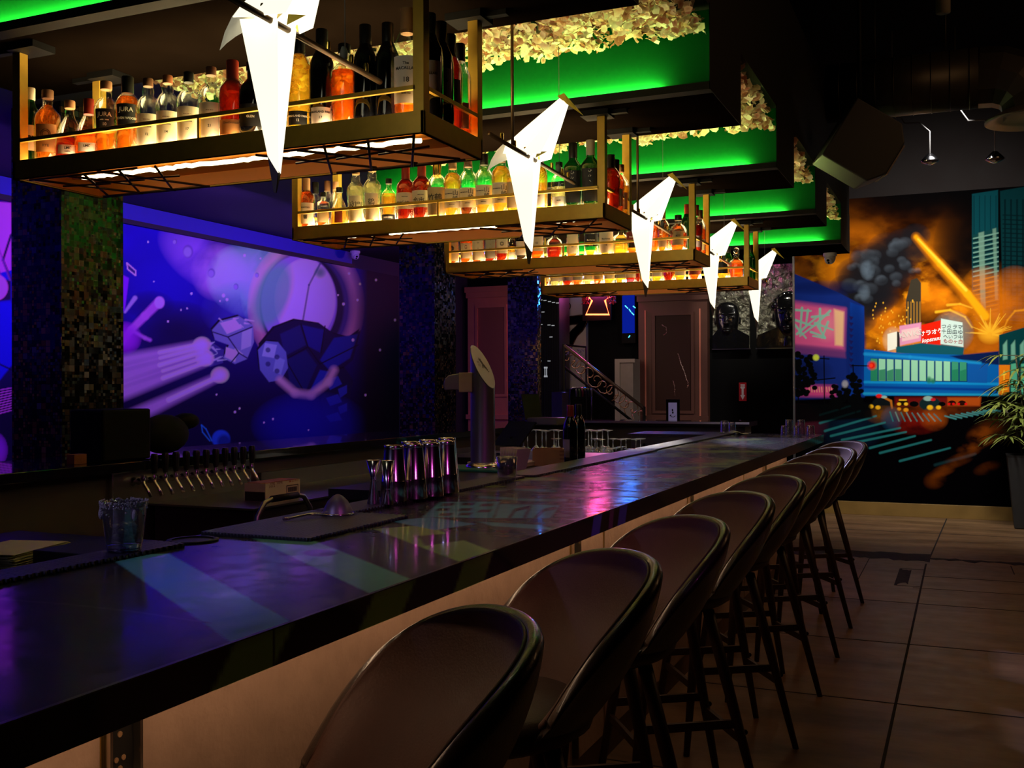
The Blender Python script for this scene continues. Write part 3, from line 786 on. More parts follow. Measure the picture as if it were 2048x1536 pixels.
    s.poly([(1843, 650), (1883, 640), (1882, 690), (1842, 694)], (226, 34, 14), 1.5)
    s.poly([(1882, 637), (1925, 645), (1927, 694), (1881, 688)], (206, 232, 222), 1.5)
    s.poly([(1792, 694), (1842, 686), (1882, 690), (1928, 695), (1926, 716), (1792, 706)], (20, 84, 96), 2.5)
    # blue building left with the pink screen
    s.poly([(1560, 540), (1590, 548), (1675, 584), (1728, 612), (1730, 810), (1560, 830)], (22, 42, 118), 2)
    s.blob(1640, 596, 60, 26, (24, 52, 140), .8, 1, 0, n1 * 1.6); s.poly([(1700, 604), (1728, 614), (1729, 800), (1700, 790)], (16, 58, 150), 3)
    s.poly([(1560, 600), (1690, 618), (1688, 700), (1560, 688)], (214, 86, 138), 12)
    s.poly([(1668, 618), (1688, 624), (1686, 692), (1670, 690)], (238, 190, 136), 5, .95); s.blob(1652, 650, 30, 38, (236, 150, 150), .5, 1)
    s.poly([(1560, 686), (1690, 700), (1692, 716), (1560, 704)], (122, 56, 110), 5, .7)
    TL = (126, 196, 170)
    for l in (((1592, 620), (1622, 622)), ((1604, 616), (1600, 668)), ((1616, 620), (1612, 650)), ((1590, 640), (1626, 652)), ((1594, 668), (1634, 634)), ((1640, 618), (1640, 660)), ((1624, 634), (1658, 630)), ((1660, 622), (1630, 650), (1600, 672)), ((1630, 646), (1666, 660)), ((1622, 664), (1650, 674)), ((1636, 652), (1650, 676), (1626, 672)), ((1656, 644), (1644, 676)), ((1590, 650), (1612, 676))):
        s.line(l, 5, TL, 2.2, .9, 3)
    for q in range(9): s.poly([(1698, 632 + q * 12), (1707, 634 + q * 12), (1702, 641 + q * 12)], (40, 20, 70), 1.5)
    s.poly([(1600, 770), (1672, 772), (1672, 794), (1600, 792)], (206, 70, 130), 9)
    for q in range(10): s.line([(1618 + q * 5, 774), (1619 + q * 5, 784)], 1.4, (240, 190, 130), 1.2, .8)
    s.blob(1712, 700, 22, 100, (8, 26, 90), .7, .6); s.blob(1600, 742, 70, 30, (14, 20, 60), .7, .8); s.blob(1650, 576, 80, 16, (10, 20, 70), .6, .8)
    # glowing footbridge
    s.poly([(1728, 698), (1800, 706), (1998, 712), (1998, 790), (1728, 792)], (10, 96, 176), 1.5)
    s.poly([(1900, 712), (1998, 702), (1998, 730), (1930, 722)], (12, 30, 80), 3)
    s.line([(1730, 708), (1820, 714), (1960, 726)], 6, (30, 150, 214), 4, .8); s.line([(1730, 764), (1998, 768)], 5, (20, 150, 216), 3, .9)
    s.line([(1730, 774), (1998, 780)], 5, (8, 50, 140), 4, .9); s.line([(1728, 787), (1998, 790)], 5, (30, 158, 206), 2.5, .9)
    s.poly([(1741, 716), (1935, 726), (1935, 764), (1741, 762)], (12, 60, 110), 1.5)
    for q in range(12):
        x = 1741.5 + q * 16.2; g_ = (150, 214, 176) if q not in (0, 10, 11) else (60, 150, 116)
        s.poly([(x, 717 + q * .6), (x + 13, 717.8 + q * .6), (x + 13, 762), (x, 761.5)], g_, 1.2)
        if q in (0, 1, 2, 3, 10, 11): s.poly([(x, 738 + q % 3 * 2), (x + 13, 738), (x + 13, 762), (x, 761.5)], (34, 128, 92), 2, .9)
    s.blob(1858, 760, 7, 9, (34, 120, 90), 1); s.blob(1866, 762, 6, 7, (34, 120, 90), 1)
    s.poly([(1936, 728), (1976, 730), (1974, 766), (1936, 765)], (18, 88, 170), 2)
    s.poly([(1998, 670), (2048, 655), (2240, 640), (2240, 800), (1998, 800)], (8, 58, 62), 2)
    for x in (2006, 2022, 2040, 2060, 2085, 2110): s.poly([(x, 690), (x + 8, 680), (x + 9, 718), (x, 720)], (120, 186, 160), 3, .8)
    for x in (2022, 2042, 2066, 2090): s.poly([(x, 728), (x + 12, 726), (x + 12, 790), (x, 790)], (90, 190, 150), 2, .8)
    s.poly([(1998, 730), (2020, 730), (2018, 790), (1998, 790)], (232, 128, 20), 2)
    s.line([(2004, 750), (2012, 748)], 2, (255, 210, 60), 1); s.line([(2008, 742), (2008, 760)], 2, (255, 210, 60), 1); s.line([(2003, 780), (2014, 778)], 2, (255, 210, 60), 1); s.line([(2008, 772), (2004, 790)], 2, (255, 210, 60), 1)
    # street, cars
    s.poly([(1560, 800), (1728, 794), (1998, 792), (2240, 800), (2240, 1010), (1560, 1010)], (4, 3, 5), 5)
    s.poly([(1790, 795), (1960, 794), (1960, 812), (1790, 812)], (120, 22, 20), 6, .8); s.poly([(1895, 795), (1962, 795), (1960, 812), (1895, 812)], (190, 84, 20), 4, .8)
    s.blob(1862, 820, 110, 18, (120, 50, 12), .55, .7, 0, n3 * 1.7)
    for (cx, cy, w_, c) in ((1766, 808, 22, (16, 22, 24)), (1860, 808, 22, (20, 40, 42)), (1806, 805, 10, (30, 22, 8)), (1904, 806, 8, (40, 12, 8)), (1924, 806, 8, (40, 14, 8)), (1828, 808, 9, (8, 8, 8)), (1884, 808, 7, (8, 8, 8))):
        s.disc(cx, cy, w_, w_ * .62, c, .15)
    s.line([(1770, 796), (1782, 802), (1784, 816)], 4, (190, 110, 30), 2); s.disc(1768, 794, 6, 3, (150, 190, 180), .3); s.disc(1758, 792, 6, 4, (226, 30, 30), .5); s.disc(1856, 797, 9, 5, (140, 180, 170), .4); s.disc(1866, 799, 5, 3, (200, 30, 40), .5)
    s.line([(1799, 800), (1812, 800)], 3, (230, 180, 40), 1.5)
    for (x, y, r, c) in ((1742, 813, 5, (246, 190, 30)), (1756, 815, 5, (246, 190, 30)), (1860, 815, 6, (250, 196, 30)), (1877, 815, 5, (250, 196, 30)), (1798, 808, 4, (246, 190, 40)), (1812, 808, 4, (246, 190, 40)), (1798, 818, 4, (226, 150, 30)), (1812, 820, 5, (226, 150, 30)), (1898, 808, 3, (220, 20, 20)), (1907, 808, 3, (220, 20, 20)), (1917, 808, 3, (230, 20, 20)), (1932, 808, 3, (230, 20, 20))):
        s.disc(x, y, r, r * .8, c, .5)
    # wet reflections and crossing stripes
    s.blob(1830, 845, 60, 26, (150, 26, 14), .75, .8, 0, n2 * 1.5); s.blob(1770, 830, 44, 20, (150, 90, 20), .6, .8, 0, n3 * 1.6); s.blob(1782, 838, 22, 26, (18, 60, 90), .8, .7); s.blob(1868, 838, 30, 26, (190, 90, 20), .6, .8, 0, n2 * 1.6)
    s.blob(1600, 850, 60, 44, (110, 40, 60), .45, .8, 0, n2 * 1.6); s.blob(1700, 860, 70, 50, (16, 40, 66), .5, .8)
    TE = (40, 128, 130)
    for q in range(9): s.line([(1780 + q * 11, 824 + q * .5), (1786 + q * 12, 842)], 2.6, (110, 150, 140) if q % 2 else TE, 1.5, .8)
    for q in range(9): s.line([(1890 + q * 11, 832 - q * 1.6), (1912 + q * 11, 838 - q * 2.0)], 3, (70, 150, 150), 1.8, .8)
    for (a, b) in (((1640, 846), (1720, 822)), ((1650, 862), (1752, 832)), ((1662, 872), (1770, 845)), ((1684, 880), (1800, 856)), ((1706, 886), (1812, 864)), ((1740, 896), (1830, 872)), ((1760, 906), (1862, 880)), ((1800, 922), (1900, 896)), ((1640, 830), (1700, 812))):
        s.line([a, b], 4.6, TE, 2.4, .78, 3.5)
    s.line([(1870, 930), (1950, 908)], 5, (24, 60, 66), 4, .7)
    for (x, y, w_, h_, o_) in ((1960, 868, 20, 16, .9), (1950, 890, 26, 14, .9), (1925, 912, 26, 9, .6), (1905, 930, 28, 9, .55), (1885, 946, 18, 9, .5), (1870, 960, 16, 20, .45), (1975, 936, 20, 14, .45), (1990, 860, 40, 30, .4)):
        s.blob(x, y, w_ * 1.6, h_, (150, 72, 12), o_ * .8, 1.2, -.3, (n2 - .25) * 2.2)
    # silhouettes of trees, lamps
    tr = random.Random(3)
    for (cx, cy, rx, ry, n) in ((1602, 746, 30, 42, 70), (1606, 775, 24, 22, 30), (1678, 790, 16, 26, 30), (1706, 778, 18, 30, 34), (1712, 800, 14, 10, 14)):
        for q in range(n):
            a, r = tr.uniform(0, 6.28), tr.uniform(0, 1) ** .5
            s.disc(cx + rx * r * math.cos(a), cy + ry * r * math.sin(a), 5.5, 4.5, (7, 8, 9), .3)
    for l in (((1596, 780), (1598, 830)), ((1678, 800), (1680, 830)), ((1710, 800), (1712, 830)), ((1648, 712), (1649, 812)), ((1628, 716), (1658, 718)), ((1634, 760), (1670, 756)), ((1706, 730), (1708, 780)), ((1704, 731), (1742, 732))): s.line(l, 2.4, (7, 8, 9), 1.2)
    s.poly([(1590, 808), (1740, 806), (1746, 836), (1590, 846)], (7, 8, 9), 5, .95)
    s.disc(1632, 715, 6, 6, (206, 220, 70), .6); s.disc(1690, 768, 6, 7, (150, 150, 160), .7); s.disc(1744, 731, 8, 8, (220, 24, 20), .8); s.disc(1742, 731, 4, 4, (255, 60, 30), .4)
    s.C *= .95
    return s.C
MUW = 3.3
city = thing('city_mural', 'painted wall picture of a burning night city with a blue footbridge', 'mural', (0, 0, 0))
board('painted_panel', (-1.762, 12.262, .147), (MUW, 0, 0), (0, 0, 3.415), 0, 0, np.linspace(0, 1, 680), np.linspace(0, 1, 760), .02, paint_mat('city_mural_paint', .8, spec=.0), city_paint, city)
inkw = mat('white_sign_paint', (.85, .84, .8), .5); inkd = mat('dark_sign_paint', (.03, .06, .07), .5); inkr = mat('red_sign_paint', (.4, .03, .03), .5)
def mural_text(s_, px, py, size, m, tilt=0., **k):
    p = at(px, py, Y=12.262); p.y = 12.2595
    o = lettering(s_, size, m, city, p, (PI / 2, tilt, 0), extrude=.0012, **k); o['label'] = 'painted sign lettering'; return o
mural_text('サラオケ', 1863, 665, .062, inkw, -.16, bold=.002)
mural_text('lopsnuu', 1862, 679, .062, inkw, -.16, bold=.002, shear=.3)
mural_text('KWKS', 1821, 668, .085, mat('pale_sign_paint', (.72, .62, .55), .5), -.16, bold=.002)
mural_text('つらラマ', 1903, 654, .055, inkd, .08, shear=.2); mural_text('十田由ゆ', 1904, 664, .055, inkd, .08); mural_text('へいフ中', 1906, 674, .05, inkd, .08); mural_text('ものヶ白', 1906, 683, .05, inkr, .08)

# ------------------------------------------------------------------ ultraviolet-lit space picture on the left
def space_paint(P_, A, B):
    px, py = px_of(P_)
    s = Paint(px, py, (8, 0, 120))
    n1 = s.noise(90, 70, 41, 5, .4); n2 = s.noise(30, 45, 43, 4, .3); n3 = s.noise(160, 140, 47, 3)
    s.mixn((2, 0, 34), np.clip((py - 640) / 190, 0, .9)); s.mixn((14, 0, 210), np.clip((n3 - .42) * 3.2, 0, .85) * np.clip((700 - py) / 120, 0, 1))
    s.blob(330, 560, 110, 130, (8, 0, 215), .75, .7); s.blob(350, 660, 90, 60, (2, 0, 44), .9, .6); s.blob(300, 610, 50, 30, (2, 0, 70), .6, .7)
    s.blob(410, 520, 110, 56, (116, 50, 255), .85, .8, .6, n1 * 1.8); s.blob(440, 545, 60, 60, (150, 76, 250), .7, .8, 0, n2 * 1.8)
    s.blob(500, 560, 90, 76, (128, 128, 250), .85, .7, .2, n2 * 1.8); s.blob(480, 620, 80, 60, (44, 30, 200), .6, .8, 0, n1 * 1.7)
    s.blob(540, 580, 60, 90, (120, 136, 240), .75, .8, .1, n2 * 1.9)
    # huge pale planet with a dark rim and a warm halo
    s.blob(612, 612, 118, 140, (190, 96, 190), .80, .45); s.disc(612, 612, 92, 112, (40, 20, 130), .18)
    s.disc(604, 612, 84, 104, (14, 6, 60), .06); s.disc(598, 606, 76, 96, (112, 60, 226), .05)
    s.blob(610, 600, 62, 84, (178, 112, 255), .95, .35); s.disc(545, 590, 34, 66, (66, 92, 170), .4, .8, .35)
    s.line([(640, 528), (618, 570), (606, 640)], 4, (40, 30, 130), 2, .8); s.blob(640, 545, 14, 14, (30, 60, 110), .8)
    # drifting dark rocks in front of it
    rk = random.Random(5)
    def rock(pts, base, hi, n_):
        s.poly([(x - 3, y - 3) for x, y in pts], (0, 0, 24), 2); s.poly(pts, base, 2)
        xs = [p[0] for p in pts]; ys_ = [p[1] for p in pts]
        for q in range(n_):
            x, y = rk.uniform(min(xs) + 6, max(xs) - 12), rk.uniform(min(ys_) + 5, max(ys_) - 8)
            a = rk.uniform(-.5, .9); l = rk.uniform(6, 18)
            s.line([(x, y), (x + l * math.cos(a), y + l * math.sin(a))], rk.uniform(2, 5), hi, 2, .75, 1)
    rock([(520, 690), (548, 656), (590, 640), (640, 648), (668, 668), (700, 676), (722, 660), (706, 720), (668, 752), (640, 792), (596, 800), (556, 770), (528, 738)], (6, 2, 60), (26, 20, 170), 0)
    for pts_, c__ in (([(560, 668), (600, 650), (612, 690), (570, 712)], (12, 10, 104)), ([(604, 650), (650, 660), (640, 705), (616, 692)], (10, 8, 130)), ([(640, 720), (668, 676), (716, 668), (700, 716), (660, 742)], (8, 14, 150)), ([(572, 720), (612, 700), (634, 730), (612, 780), (580, 770)], (6, 8, 96)), ([(640, 740), (664, 744), (640, 782), (618, 786)], (10, 20, 170))): s.poly(pts_, c__, 3)
    for l_ in (((602, 648), (616, 694), (576, 716)), ((616, 694), (640, 728), (716, 690)), ((560, 700), (612, 790)), ((650, 652), (642, 706))): s.line(l_, 2.5, (2, 0, 26), 1.5)
    rock([(516, 700), (532, 682), (556, 684), (572, 704), (576, 736), (562, 760), (538, 764), (520, 740)], (70, 60, 190), (130, 116, 240), 0)
    s.poly([(530, 686), (554, 690), (548, 716), (524, 712)], (110, 96, 226), 2); s.poly([(552, 712), (570, 720), (562, 750), (546, 742)], (92, 80, 214), 2)
    rock([(424, 660), (440, 642), (478, 632), (506, 650), (508, 684), (494, 718), (470, 728), (446, 716), (458, 690), (430, 680)], (84, 66, 190), (160, 130, 240), 6)
    s.poly([(440, 646), (470, 638), (484, 656), (454, 668)], (150, 124, 226), 2); s.poly([(484, 664), (504, 656), (502, 692), (482, 700)], (120, 96, 214), 2); s.poly([(452, 694), (476, 702), (470, 724), (450, 714)], (140, 112, 210), 2)
    for l_ in (((426, 664), (456, 674), (504, 654)), ((456, 674), (478, 706), (494, 716)), ((478, 706), (460, 728))): s.line(l_, 2.5, (12, 6, 70), 1.5)
    rock([(396, 690), (420, 682), (448, 700), (446, 726), (420, 734), (404, 716)], (40, 24, 140), (140, 120, 240), 12)
    rock([(648, 768), (664, 742), (690, 736), (706, 760), (700, 800), (690, 846), (676, 860), (650, 834), (642, 800)], (6, 4, 60), (40, 50, 210), 0)
    for q in range(5): s.poly([(652 + q % 2 * 24, 760 + q * 18), (676 + q % 2 * 18, 752 + q * 18), (684 + q % 2 * 10, 768 + q * 18), (660 + q % 2 * 20, 780 + q * 16)], (24, 26, 190), 2, .85)
    for q in range(4): s.disc(536 + q % 2 * 18, 700 + q * 14, 5, 5, (20, 12, 100), .4, .8)
    s.line([(560, 760), (590, 786), (622, 790), (656, 764), (668, 740)], 14, (150, 90, 200), 10, .9); s.blob(620, 850, 120, 70, (10, 8, 190), .7, .7)
    # light trails to the lower left
    VI = (150, 84, 246)
    for (a, b, w1, w2) in (((404, 688), (235, 722), 12, 20), ((404, 704), (235, 756), 12, 24), ((418, 722), (235, 790), 10, 26), ((440, 752), (235, 848), 12, 30), ((406, 694), (235, 738), 8, 12), ((416, 712), (235, 772), 6, 12)):
        s.line([a, b], w1, VI, 14, .75, w2); s.line([a, ((a[0] + b[0]) / 2, (a[1] + b[1]) / 2)], w1 * .5, (196, 150, 255), 7, .8, w2 * .2)
    for c in ((404, 690), (410, 716), (440, 750)): s.blob(c[0], c[1], 20, 18, (200, 160, 255), .95, .8)
    # violet bubbles left edge
    s.line([(240, 690), (262, 660), (290, 632), (318, 604)], 12, (140, 50, 235), 5, .95, 18); s.disc(319, 605, 10, 12, (156, 76, 250), .3); s.line([(262, 660), (290, 676), (300, 680)], 7, (130, 50, 225), 4, .95)
    s.blob(250, 676, 34, 34, (120, 16, 235), .95, .6); s.line([(250, 624), (270, 596)], 5, (130, 80, 235), 3, .9, 9)
    s.poly([(254, 526), (272, 540), (272, 552), (255, 540)], (30, 8, 130), 1); s.line([(254, 526), (271, 541), (271, 551), (255, 538), (254, 526)], 2.4, (210, 90, 235), 1); s.poly([(236, 545), (258, 556), (250, 620), (236, 630)], (96, 10, 240), 2)
    for (x, y, r) in ((296, 484, 2), (308, 563, 1.5), (383, 587, 2.5), (447, 591, 3.5), (454, 599, 3), (440, 602, 2), (362, 620, 1.8), (489, 511, 3), (521, 517, 2), (336, 643, 2.4), (374, 617, 2), (470, 824, 2.6), (479, 817, 2.2), (528, 845, 2), (546, 838, 2.2), (433, 789, 2), (698, 547, 2.6), (720, 568, 2.6), (706, 680, 3), (731, 790, 2.4), (358, 867, 2), (617, 860, 1.6), (687, 608, 3), (676, 590, 2)):
        s.disc(x, y, r * .8, r * .9, (226, 200, 255), .8)
    for (x, y, r) in ((376, 503, 10), (423, 546, 7), (472, 573, 5), (514, 550, 4), (350, 483, 4)): s.disc(x, y, r, r * 1.3, (70, 30, 190), .3, .7); s.disc(x - 1, y + 1, r * .8, r, (120, 70, 245), .4, .8)
    s.disc(442, 878, 18, 18, (16, 40, 215), .2); s.disc(448, 884, 13, 14, (4, 8, 110), .5, .8); s.line([(403, 850), (412, 858), (424, 882)], 2, (20, 70, 235), 1.5); s.line([(403, 850), (405, 864), (420, 882)], 2, (20, 70, 235), 1.5)
    s.mixn((0, 0, 8), np.clip((px - 700) / 36, 0, .97)); 
    for (x, y) in ((731, 790), (715, 600), (752, 560), (760, 700), (790, 640)): s.disc(x, y, 2, 2.4, (200, 200, 255), .8)
    # next bay of the picture, left of the pillar
    s.poly([(-400, 380), (22, 406), (22, 610), (-400, 640)], (8, 4, 225), 3); s.poly([(-44, 400), (22, 406), (22, 540), (-44, 556)], (190, 40, 235), 3, .9); s.poly([(-60, 560), (22, 560), (22, 600), (-60, 610)], (14, 2, 70), 4); s.line([(22, 470), (6, 520), (22, 560)], 5, (20, 4, 90), 2)
    for q in range(6): s.line([(-80 + q * 10, 420), (-60 + q * 16, 560)], 4, (90, 20, 190), 2, .8)
    s.disc(-8, 575, 24, 26, (196, 50, 230), .1); s.poly([(-400, 610), (24, 606), (24, 730), (0, 760), (-400, 780)], (6, 4, 235), 4); s.line([(-60, 700), (24, 740)], 3, (2, 0, 60), 1.5)
    for q in range(10): s.line([(0 - q * 3, 780 + q * 6), (22, 776 + q * 5)], 2.2, (150, 40, 226), 1)
    s.blob(-10, 900, 26, 36, (110, 20, 240), .95, .4)
    s.C = np.clip(s.C * np.array([1 / .28, 1 / .10, 1.0]) * .95, 0, .95)
    return s.C
sp = thing('space_mural', 'ultraviolet-lit wall picture of a violet planet, dark rocks and light trails', 'mural', (0, 0, 0))
board('painted_panel', (-6.786, 2.0, .6), (0, 9.9, 0), (0, 0, 2.31), 0, 0, np.linspace(0, 1, 1100), np.linspace(0, 1, 330), .01, paint_mat('space_mural_paint', .6, spec=.2), space_paint, sp)
# ------------------------------------------------------------------ bar stools
LEATH = mat('dark_brown_leather', (.030, .018, .013), .33, noise=.15, nscale=30, bump=.10, bscale=220, coat=.25, spec=.35)
LEATI = mat('leather_inside_lightened', (.080, .034, .023), .55, spec=.25, noise=.12, nscale=30, bump=.12, bscale=220)  # coloured lighter than the outside, standing for light falling in
SEATM = mat('seat_leather', (.06, .036, .028), .45, noise=.1, bump=.1, bscale=200)
WOODL = mat('dark_walnut_leg', (.050, .022, .013), .45, noise=.35, nscale=18)
def shell(nt=49, nz=12):
    """tub back: local +x is the front of the stool"""
    out, inn = [], []
    A = 1.80; tw = .19                                  # the tub is swivelled a little on its leg frame
    ts = [-1 + 2 * i / (nt - 1) for i in range(nt)]
    cw, sw = math.cos(tw), math.sin(tw)
    for t in ts:
        a = t * A; q = abs(t)
        Rr = .335 - .080 * q ** 1.74
        zr = 1.053 - .283 * q ** 2.4
        zb = .712
        cxr = -.040 - .036 * (zr - .75) / .3
        for lst, dr0 in ((out, 0.), (inn, -.036)):
            row = []
            for j in range(nz + 1):
                s_ = j / nz; z = zb + (zr - zb) * s_; dr = dr0 - (.032 * math.sin(PI * min(1, s_ * 1.02)) ** 1.2 * max(0, 1 - q ** 2) if dr0 else 0)
                k = s_ * (zr - zb) / .341                # 0 at the seat, 1 at the full height
                ks = (1 - (1 - min(1, k)) ** 1.8)
                R = .185 + (Rr - .185) * (ks if q < .5 else ks + (1 - ks) * 0 + (s_ ** .7 - ks) * (q - .5) * 2)
                cx = .02 + (cxr - .02) * s_ ** .8
                e = .95 + (.79 - .95) * s_
                x = cx - math.cos(a) * (R + dr) * e; y = math.sin(a) * (R + dr)
                row.append((x * cw - y * sw, x * sw + y * cw, z))
            lst.append(row)
    return ts, out, inn, nz
def make_stool():
    o = thing('bar_stool', 'stool', 'bar stool', (0, 0, 0), group='bar stools along the bar')
    ts, out, inn, nz = shell(); nt = len(ts)
    m = MB(); vs = [p for r in out for p in r]; W = nz + 1
    fs = [(i * W + j, (i + 1) * W + j, (i + 1) * W + j + 1, i * W + j + 1) for i in range(nt - 1) for j in range(nz)]
    # rounded rim and front edges between the two skins
    def rimrow(a, b):
        a, b = Vector(a), Vector(b); d = b - a; up = Vector((0, 0, 1)); L = d.length / 2; c = (a + b) / 2
        return [tuple(c - d.normalized() * L * math.cos(t) + up * L * 1.0 * math.sin(t)) for t in (PI * .2, PI * .4, PI * .6, PI * .8)]
    base = len(vs)
    for i in range(nt): vs += rimrow(out[i][-1], inn[i][-1])
    ib = len(vs); vs += [p for r in inn for p in r]
    for i in range(nt - 1):
        a, b = i * W + nz, (i + 1) * W + nz
        ra, rb = base + i * 4, base + (i + 1) * 4
        fs.append((a, b, rb, ra))
        for q in range(3): fs.append((ra + q, rb + q, rb + q + 1, ra + q + 1))
    for i in (0, nt - 1):
        for j in range(nz):
            fs.append((i * W + j, i * W + j + 1, ib + i * W + j + 1, ib + i * W + j))
        fs.append((i * W + nz, base + i * 4, base + i * 4 + 3, ib + i * W + nz)); fs.append((base + i * 4, base + i * 4 + 1, base + i * 4 + 2, base + i * 4 + 3))
    for i in range(nt - 1): fs.append((i * W, ib + i * W, ib + (i + 1) * W, (i + 1) * W))
    m.add(vs, fs, True)
    so = m.build('back_shell', LEATH, o)
    m2 = MB(); vs2 = [p for r in inn for p in r]; fs2 = [(i * W + j, i * W + j + 1, (i + 1) * W + j + 1, (i + 1) * W + j) for i in range(nt - 1) for j in range(nz)]
    rim0 = len(vs2)
    for i in range(nt): vs2.append(rimrow(out[i][-1], inn[i][-1])[3])
    for i in range(nt - 1): fs2.append((i * W + nz, rim0 + i, rim0 + i + 1, (i + 1) * W + nz))
    ins = m2.add(vs2, fs2, True).build('inner_upholstery', LEATI, o)
    md = ins.modifiers.new('pad', 'SOLIDIFY'); md.thickness = .006; md.offset = 1
    ins['label'] = 'inside of the back, lightened as if lit'
    # round padded seat
    st = MB()
    st.lathe([(.02, .700), (.15, .700), (.200, .706), (.222, .722), (.228, .742), (.220, .762), (.195, .774), (.10, .780), (.01, .783)], 36, Matrix.Translation((.055, 0, 0)) @ Matrix.Diagonal((1.08, 1, 1, 1)), cap=True)
    st.build('seat', SEATM, o)
    MB().lathe([(.01, .680), (.13, .680), (.15, .690), (.15, .702), (.01, .702)], 28, Matrix.Translation((.03, 0, 0))).build('seat_plate', BLKP, o)
    tops = {}; feet = {}
    for sx in (-1, 1):
        for sy in (-1, 1):
            a = Vector((.03 + sx * .105, sy * .105, .69)); b = Vector((.0 + sx * .228, sy * .198, .0)); d = b - a
            ring = []
            lg = MB()
            vs_ = []
            for (p, r) in ((a, .021), (a + d * .35, .0205), (b, .0125)):
                for k in range(10):
                    t = 2 * PI * k / 10; vs_.append((p.x + r * math.cos(t), p.y + r * math.sin(t), p.z))
            ff = [(q * 10 + k, q * 10 + (k + 1) % 10, (q + 1) * 10 + (k + 1) % 10, (q + 1) * 10 + k) for q in range(2) for k in range(10)]
            ff += [tuple(range(10))[::-1], tuple(range(20, 30))]
            lg.add(vs_, ff, True).build('leg', WOODL, o)
            tops[(sx, sy)] = a; feet[(sx, sy)] = b
    def on(k, z): a, b = tops[k], feet[k]; t = (a.z - z) / (a.z - b.z); return a + (b - a) * t
    for (k1, k2, z) in (((-1, -1), (1, -1), .315), ((-1, 1), (1, 1), .315), ((1, -1), (1, 1), .262), ((-1, -1), (-1, 1), .262)):
        p, q = on(k1, z), on(k2, z); d = (q - p).normalized(); n = Vector((-d.y, d.x, 0)) * .007
        MB().add([p + n + Vector((0, 0, s)) for s in (-.014, .014)] + [p - n + Vector((0, 0, s)) for s in (-.014, .014)] + [q + n + Vector((0, 0, s)) for s in (-.014, .014)] + [q - n + Vector((0, 0, s)) for s in (-.014, .014)],
                 [(0, 1, 3, 2), (4, 6, 7, 5), (0, 4, 5, 1), (2, 3, 7, 6), (0, 2, 6, 4), (1, 5, 7, 3)]).build('stretcher', WOODL, o)
    for k in ((-1, -1), (-1, 1)):
        p = on(k, .285); MB().sphere(p + Vector((-.019, 0, 0)), .009, 8, 6).build('bolt_cap', BLKP, o)
    return o
stool = make_stool()
SANG = PI + .58                                        # every stool is turned the same way
SPOS = [1.237 + .755 * i for i in range(9)]
SPOS[7] = 6.50; SPOS[8] = 7.27; SPOS[0] += .11; SPOS[1] += .05
JIT = [0, .01, -.01, .02, 0, .01, 0, -.02, .01]
SL = ['nearest, cut off by the picture bottom', 'second from the camera', 'third from the camera', 'fourth from the camera', 'in the middle of the row', 'sixth from the camera', 'third from the far end of the row', 'last but one before the far end', 'at the far end, before the painted wall']
for i, y in enumerate(SPOS):
    s_ = stool if i == 0 else copy_tree(stool)
    s_.location = (-.915, y + .03, 0); s_.rotation_euler = (0, 0, SANG + JIT[i])
    s_['label'] = 'brown leather tub-back bar stool, ' + SL[i]
# ------------------------------------------------------------------ bottles on the hanging shelves
GLC = glass('clear_glass', (.93, .97, .93), .16)
GLG = glass('green_glass', (.03, .22, .07), .2, body=(.01, .10, .03), bodyf=.35)
GLK = mat('black_glass', (.004, .004, .006), .06, coat=1.0)
GLA = glass('amber_glass', (.75, .38, .10), .16)
def liq(n, c, f=.22):
    m = glass('liquid_' + n, tuple(min(1, x ** .6) for x in c), .10, body=c, bodyf=f); nt = m.node_tree
    tr = [x for x in nt.nodes if x.type == 'BSDF_TRANSPARENT'][0]; lw = nt.nodes.new('ShaderNodeLayerWeight'); lw.inputs['Blend'].default_value = .5
    mx = nt.nodes.new('ShaderNodeMix'); mx.data_type = 'RGBA'; mx.inputs[6].default_value = (*tuple(min(1, x ** .5) for x in c), 1); mx.inputs[7].default_value = (*tuple(x ** 1.6 * .5 for x in c), 1)
    nt.links.new(lw.outputs['Facing'], mx.inputs[0]); nt.links.new(mx.outputs[2], tr.inputs[0]); return m
LIQ = {'amber': liq('amber', (.85, .30, .03)), 'gold': liq('gold', (.95, .58, .08)), 'red': liq('dark_red', (.40, .030, .01), .45), 'orange': liq('orange', (.92, .22, .02)), 'pale': liq('pale', (.85, .80, .45), .2), 'brown': liq('brown', (.30, .07, .02), .45)}
LAB = {'cream': mat('cream_label_paper', (.80, .72, .56), .6), 'white': mat('white_label_paper', (.82, .80, .76), .6), 'black': mat('black_label_paper', (.012, .012, .014), .5), 'red': mat('dark_red_label_paper', (.20, .02, .01), .5), 'orange': mat('orange_label_paper', (.75, .35, .12), .6), 'tan': mat('tan_label_paper', (.50, .38, .22), .6), 'lilac': mat('lilac_label_paper', (.34, .30, .42), .6), 'grey': mat('grey_label_paper', (.40, .40, .38), .6)}
CAPM = {'black': mat('black_cap', (.010, .009, .008), .35), 'cork': mat('cork_cap', (.42, .22, .09), .7, noise=.2), 'wood': mat('brown_cap', (.16, .07, .03), .5), 'red': mat('dark_red_capsule', (.30, .03, .015), .35), 'cream': mat('cream_wax_cap', (.70, .62, .45), .5), 'rust': mat('rust_capsule', (.34, .11, .04), .45), 'glass': GLC, 'gold': GOLDK}
INKB = mat('black_ink', (.02, .018, .016), .5); INKW = mat('white_ink', (.85, .82, .75), .5); INKT = mat('brown_ink', (.22, .10, .05), .5)
